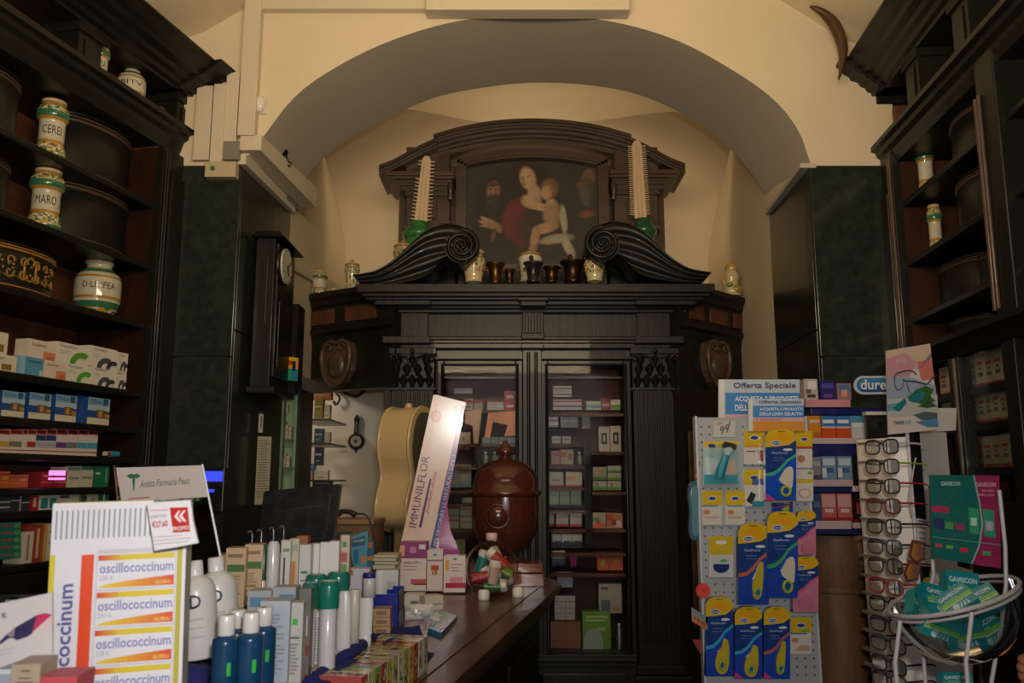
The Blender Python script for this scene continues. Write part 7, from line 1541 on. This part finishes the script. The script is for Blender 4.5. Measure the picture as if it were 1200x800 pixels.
rod([(1139,717,Yf2),(1132,775,Yf2)]); rod([(1055,727,YB_-Rm*.6),(1049,775,YB_-Rm*.6)])
rod([(1171,574,YB_-.02),(1178,640,YB_-.02),(1179,685,YB_-.02),(1172,740,YB_-.02),(1162,798,YB_-.02)]); rod([(1089,568,YB_+.10),(1092,640,YB_+.10),(1094,672,YB_+.10),(1080,740,YB_+.10)])
q = MB(); fl_ = [Vector((at(1100,700,YB_).x+sx, YB_+sy, .012)) for sx, sy in ((-.16,-.14),(.12,-.14),(.12,.14),(-.16,.14))]; q.tube(fl_, .006, 8, G('b4aeac'), closed=True); q.build('floor_ring', 'painted_metal', BS)
card('header_sign', YB_+.02, [(1090,556),(1171,557),(1173,666),(1093,653)], None, None,
  layers=[([(1141,556.6),(1171,557),(1173,666),(1138,660.5),(1147,640),(1151,615),(1148,590)],'8a1f4c'),([(1140,556.6),(1141.5,556.6),(1148.5,590),(1152,615),(1148,640),(1139,660.5),(1137.6,660.2),(1146,640),(1150,615),(1147,590)],'8aa8a0'),
   ([(1092,592),(1112,594),(1112,601),(1092,599)],'a8284a'),([(1094,606),(1106,608),(1106,620),(1094,618)],'2a2f5a'),([(1107,611),(1117,612),(1117,620),(1107,619)],'4a8a4a'),([(1119,612),(1130,614),(1130,622),(1119,620)],'8a3a5a'),([(1134,594),(1146,596),(1147,626),(1136,624)],'2f8a62'),([(1137,606),(1144,607),(1144,616),(1137,615)],'a8c8b0'),([(1151,596),(1164,598),(1166,630),(1153,628)],'2f8a62'),([(1154,610),(1163,611),(1163,622),(1155,621)],'a89ab0'),
   ([(1092,628),(1172,638),(1172,639),(1092,629)],'5a8a80'),([(1095,636),(1103,637),(1103,641),(1095,640)],'b04058'),([(1108,638),(1116,639),(1116,643),(1108,642)],'6a9a3a'),([(1124,641),(1133,642),(1133,647),(1124,646)],'b83040'),([(1150,645),(1160,646),(1160,651),(1150,650)],'4a8a4a')],
  texts=[('GAVISCON',(1102,569),(1124,569),5,'a8c4bc',2),('GAVISCON',(1142,570),(1166,570),5,'c8a0b0',2),('BRUCIORE',(1150,576),(1164,576),2.5,'c8a0b0'),('REFLUSSO',(1146,581),(1164,581),2.5,'c8a0b0')], base='0f5a50', th=.005, m='gloss', parent=BS)
gp = 'teal packs heaped in the clear basket'
def tealp(px, py, Y, w_, h_, d_, rz, rx, ry, label, txt=True):
    c = at(px, py, Y); mb = MB(); mb.box(-w_/2,w_/2,-d_/2,d_/2,-h_/2,h_/2,G('127a80'))
    y = -d_/2-.0006
    mb.rect(-w_*.5,w_*.5,-h_*.12,h_*.02,y,G('6aa83a')); mb.rect(-w_*.5,w_*.5,-h_*.17,-h_*.13,y,G('b8c8a0')); mb.disc(-w_*.15,-h_*.32,w_*.10,w_*.10,y-.0002,G('a8c0c8'),12)
    for i in range(4): mb.poly([(-w_*.2+i*w_*.13,-h_*.45),(-w_*.12+i*w_*.13,-h_*.45),(w_*.0+i*w_*.07,-h_*.2)], y-.0004, G('b4c4c8'))
    if txt: mb.text('GAVISCON', -w_*.42,w_*.40,h_*.16,h_*.32,y-.0002,G('c8d8d8'),2); mb.text('bustine', -w_*.3,w_*.1,h_*.04,h_*.10,y-.0004,G('c8d8d8'))
    z = h_/2+.0006; mb.add([(-w_*.4,-d_*.3,z),(w_*.4,-d_*.3,z),(w_*.4,d_*.3,z),(-w_*.4,d_*.3,z)], [(0,1,2,3)], G('1a9aa0'))
    return mb.build('medicine_pack', 'gloss', loc=c, rz=rz, rx=rx, ry=ry, label=label, cat='pack', group=gp)
tealp(1126,691,1.93,.075,.075,.03,.0,-.35,.12,'teal pack with logo standing highest in the basket')
tealp(1098,706,1.86,.07,.07,.028,.2,-.6,.25,'teal pack with pale fan shape, left front of the basket')
tealp(1122,706,1.82,.07,.055,.028,-.2,-.9,-.6,'teal pack leaning to the right in the basket middle')
tealp(1150,706,1.86,.075,.055,.028,-.3,-.8,-.5,'teal pack at the right of the basket')
tealp(1076,712,1.90,.055,.06,.025,.3,-.5,.7,'teal pack on its corner at the basket left',False)
tealp(1100,733,1.84,.08,.05,.03,.1,.2,.35,'teal pack seen through the bowl, lower left',False)
tealp(1128,742,1.85,.08,.055,.03,-.2,.2,-.25,'teal pack seen through the bowl, bottom middle',False)
tealp(1154,735,1.90,.07,.07,.03,-.3,.2,-.6,'teal pack seen through the bowl, lower right')
tealp(1119,800,2.05,.07,.045,.03,0,-.3,0,'teal pack below the basket at the bottom edge')
q = MB(); c = at(1119,812,2.05); q.box(c.x-.12,c.x+.12,1.97,2.13,c.z-.03,c.z-.02,G('a8a09a')); q.build('lower_tray', 'painted_metal', BS)
card('white_backing_panel', 2.62, [(1094,655),(1140,668),(1140,800),(1085,800)], 'tall whitish panel standing behind the clear basket', 'panel', base='b4aaa0', th=.02)
# ---- person outside the right edge, one hand in frame
PE = thing('person', 'person in dark clothes at the right edge, only a loosely closed hand in view', 'person', (1.62, 2.02, 0))
hp = at(1196,783,2.0)
def skinmesh(name, verts, edges, radii, m, parent, sub=2, root=0):
    me = bpy.data.meshes.new(name); me.from_pydata(verts, edges, []); o = bpy.data.objects.new(name, me); C.objects.link(o)
    o.parent = parent; md = o.modifiers.new('s', 'SKIN'); md.use_smooth_shade = True
    for i, r in enumerate(radii): me.skin_vertices[0].data[i].radius = (r if isinstance(r, tuple) else (r, r))
    me.skin_vertices[0].data[root].use_root = True
    s_ = o.modifiers.new('u', 'SUBSURF'); s_.levels = sub; s_.render_levels = sub
    me.materials.append(M[m]); return o
M['coat'] = mat('dark_coat', (.008, .008, .016), .85, noise=(60, .3, (.015, .015, .03)), bump=.3, bscale=200)
M['hair'] = mat('dark_hair', (.02, .012, .008), .6, noise=(80, .4, (.04, .025, .015)), nscale=(1,1,.1), bump=.4)
o0 = Vector(PE.location); H_ = lambda x, y, z: tuple(Vector((x,y,z))-o0)
V_ = [(0,0,.92),(0,0,1.12),(0,0,1.34),(0,0,1.46),(0,0,1.52), (0,-.19,1.40),(-.06,-.22,1.14),(tuple(Vector(hp)-o0+Vector((.13,.02,-.01)))), (0,.19,1.40),(.02,.22,1.12),(-.02,.20,.88), (0,-.09,.88),(0,-.10,.50),(0,-.10,.08),(-.10,-.11,.04), (0,.09,.88),(0,.10,.50),(0,.10,.08),(-.10,.11,.04)]
E_ = [(0,1),(1,2),(2,3),(3,4),(2,5),(5,6),(6,7),(2,8),(8,9),(9,10),(0,11),(11,12),(12,13),(13,14),(0,15),(15,16),(16,17),(17,18)]
Rr_ = [(.11,.15),(.11,.14),(.10,.15),.06,.05,.07,.05,.036,.07,.05,.035,.09,.065,.05,.045,.09,.065,.05,.045]
skinmesh('body', V_, E_, Rr_, 'coat', PE)
q = MB(); q.ball((-.01,0,1.63), .095, .078, .12, WHITE, 20, 14); q.tube([(-.09,0,1.635),(-.118,0,1.605),(-.095,0,1.60)], [.010,.014,.010], 8); q.ball((-.02,-.08,1.62),.02,.012,.032); q.ball((-.02,.08,1.62),.02,.012,.032); q.tube([(-.098,-.022,1.568),(-.104,0,1.566),(-.098,.022,1.568)], .006, 6); q.build('head', 'skin', PE)
q = MB(); q.ball((.012,0,1.665), .098, .086, .105, WHITE, 20, 12); q.build('hair', 'hair', PE)
q = MB(); 
for s_ in (-1,1): q.ball((-.093,s_*.03,1.64), .010, .014, .009, G('e0dcd4')); q.ball((-.101,s_*.03,1.64), .004, .006, .006, G('20140c'))
q.build('eyes', 'plastic', PE)
# hand: palm continuous with wrist, five curled fingers
h0 = Vector(hp)-o0
hv = [tuple(h0+Vector(p)) for p in [(.12,.02,-.01),(.07,.01,-.005),(.035,0,0),(.015,-.005,0)]]
skinmesh('hand', hv, [(0,1),(1,2),(2,3)], [.026,(.028,.026),(.042,.026),(.040,.022)], 'skin', PE, 2)
fing = [(-.000,.024,.0200),(-.004,.008,.0215),(-.003,-.010,.0205),(.002,-.027,.0180)]
for i, (fx0, dz, ln) in enumerate(fing):
    b = h0+Vector((.018+fx0,-.002,dz)); pts = [b+Vector((.012,0,0)), b+Vector((-.012,-.006,0)), b+Vector((-.026,-.022,-.002)), b+Vector((-.018,-.040,-.004)), b+Vector((-.002,-.040,-.004))]
    q = MB(); q.tube(sm([tuple(p) for p in pts], 14), [.0095]*10+[.009,.0085,.0075,.005], 10); q.ball(tuple(pts[-1]), .0075); q.build('finger', 'skin', PE)
b = h0+Vector((.04,-.012,.03)); q = MB(); q.tube(sm([tuple(b), tuple(b+Vector((-.018,-.022,.010))), tuple(b+Vector((-.034,-.040,.002))), tuple(b+Vector((-.040,-.046,-.012)))], 14), [.012]*8+[.011,.0105,.010,.009,.007,.005], 10); q.build('thumb', 'skin', PE)
# hidden behind the racks: lower right dark chest
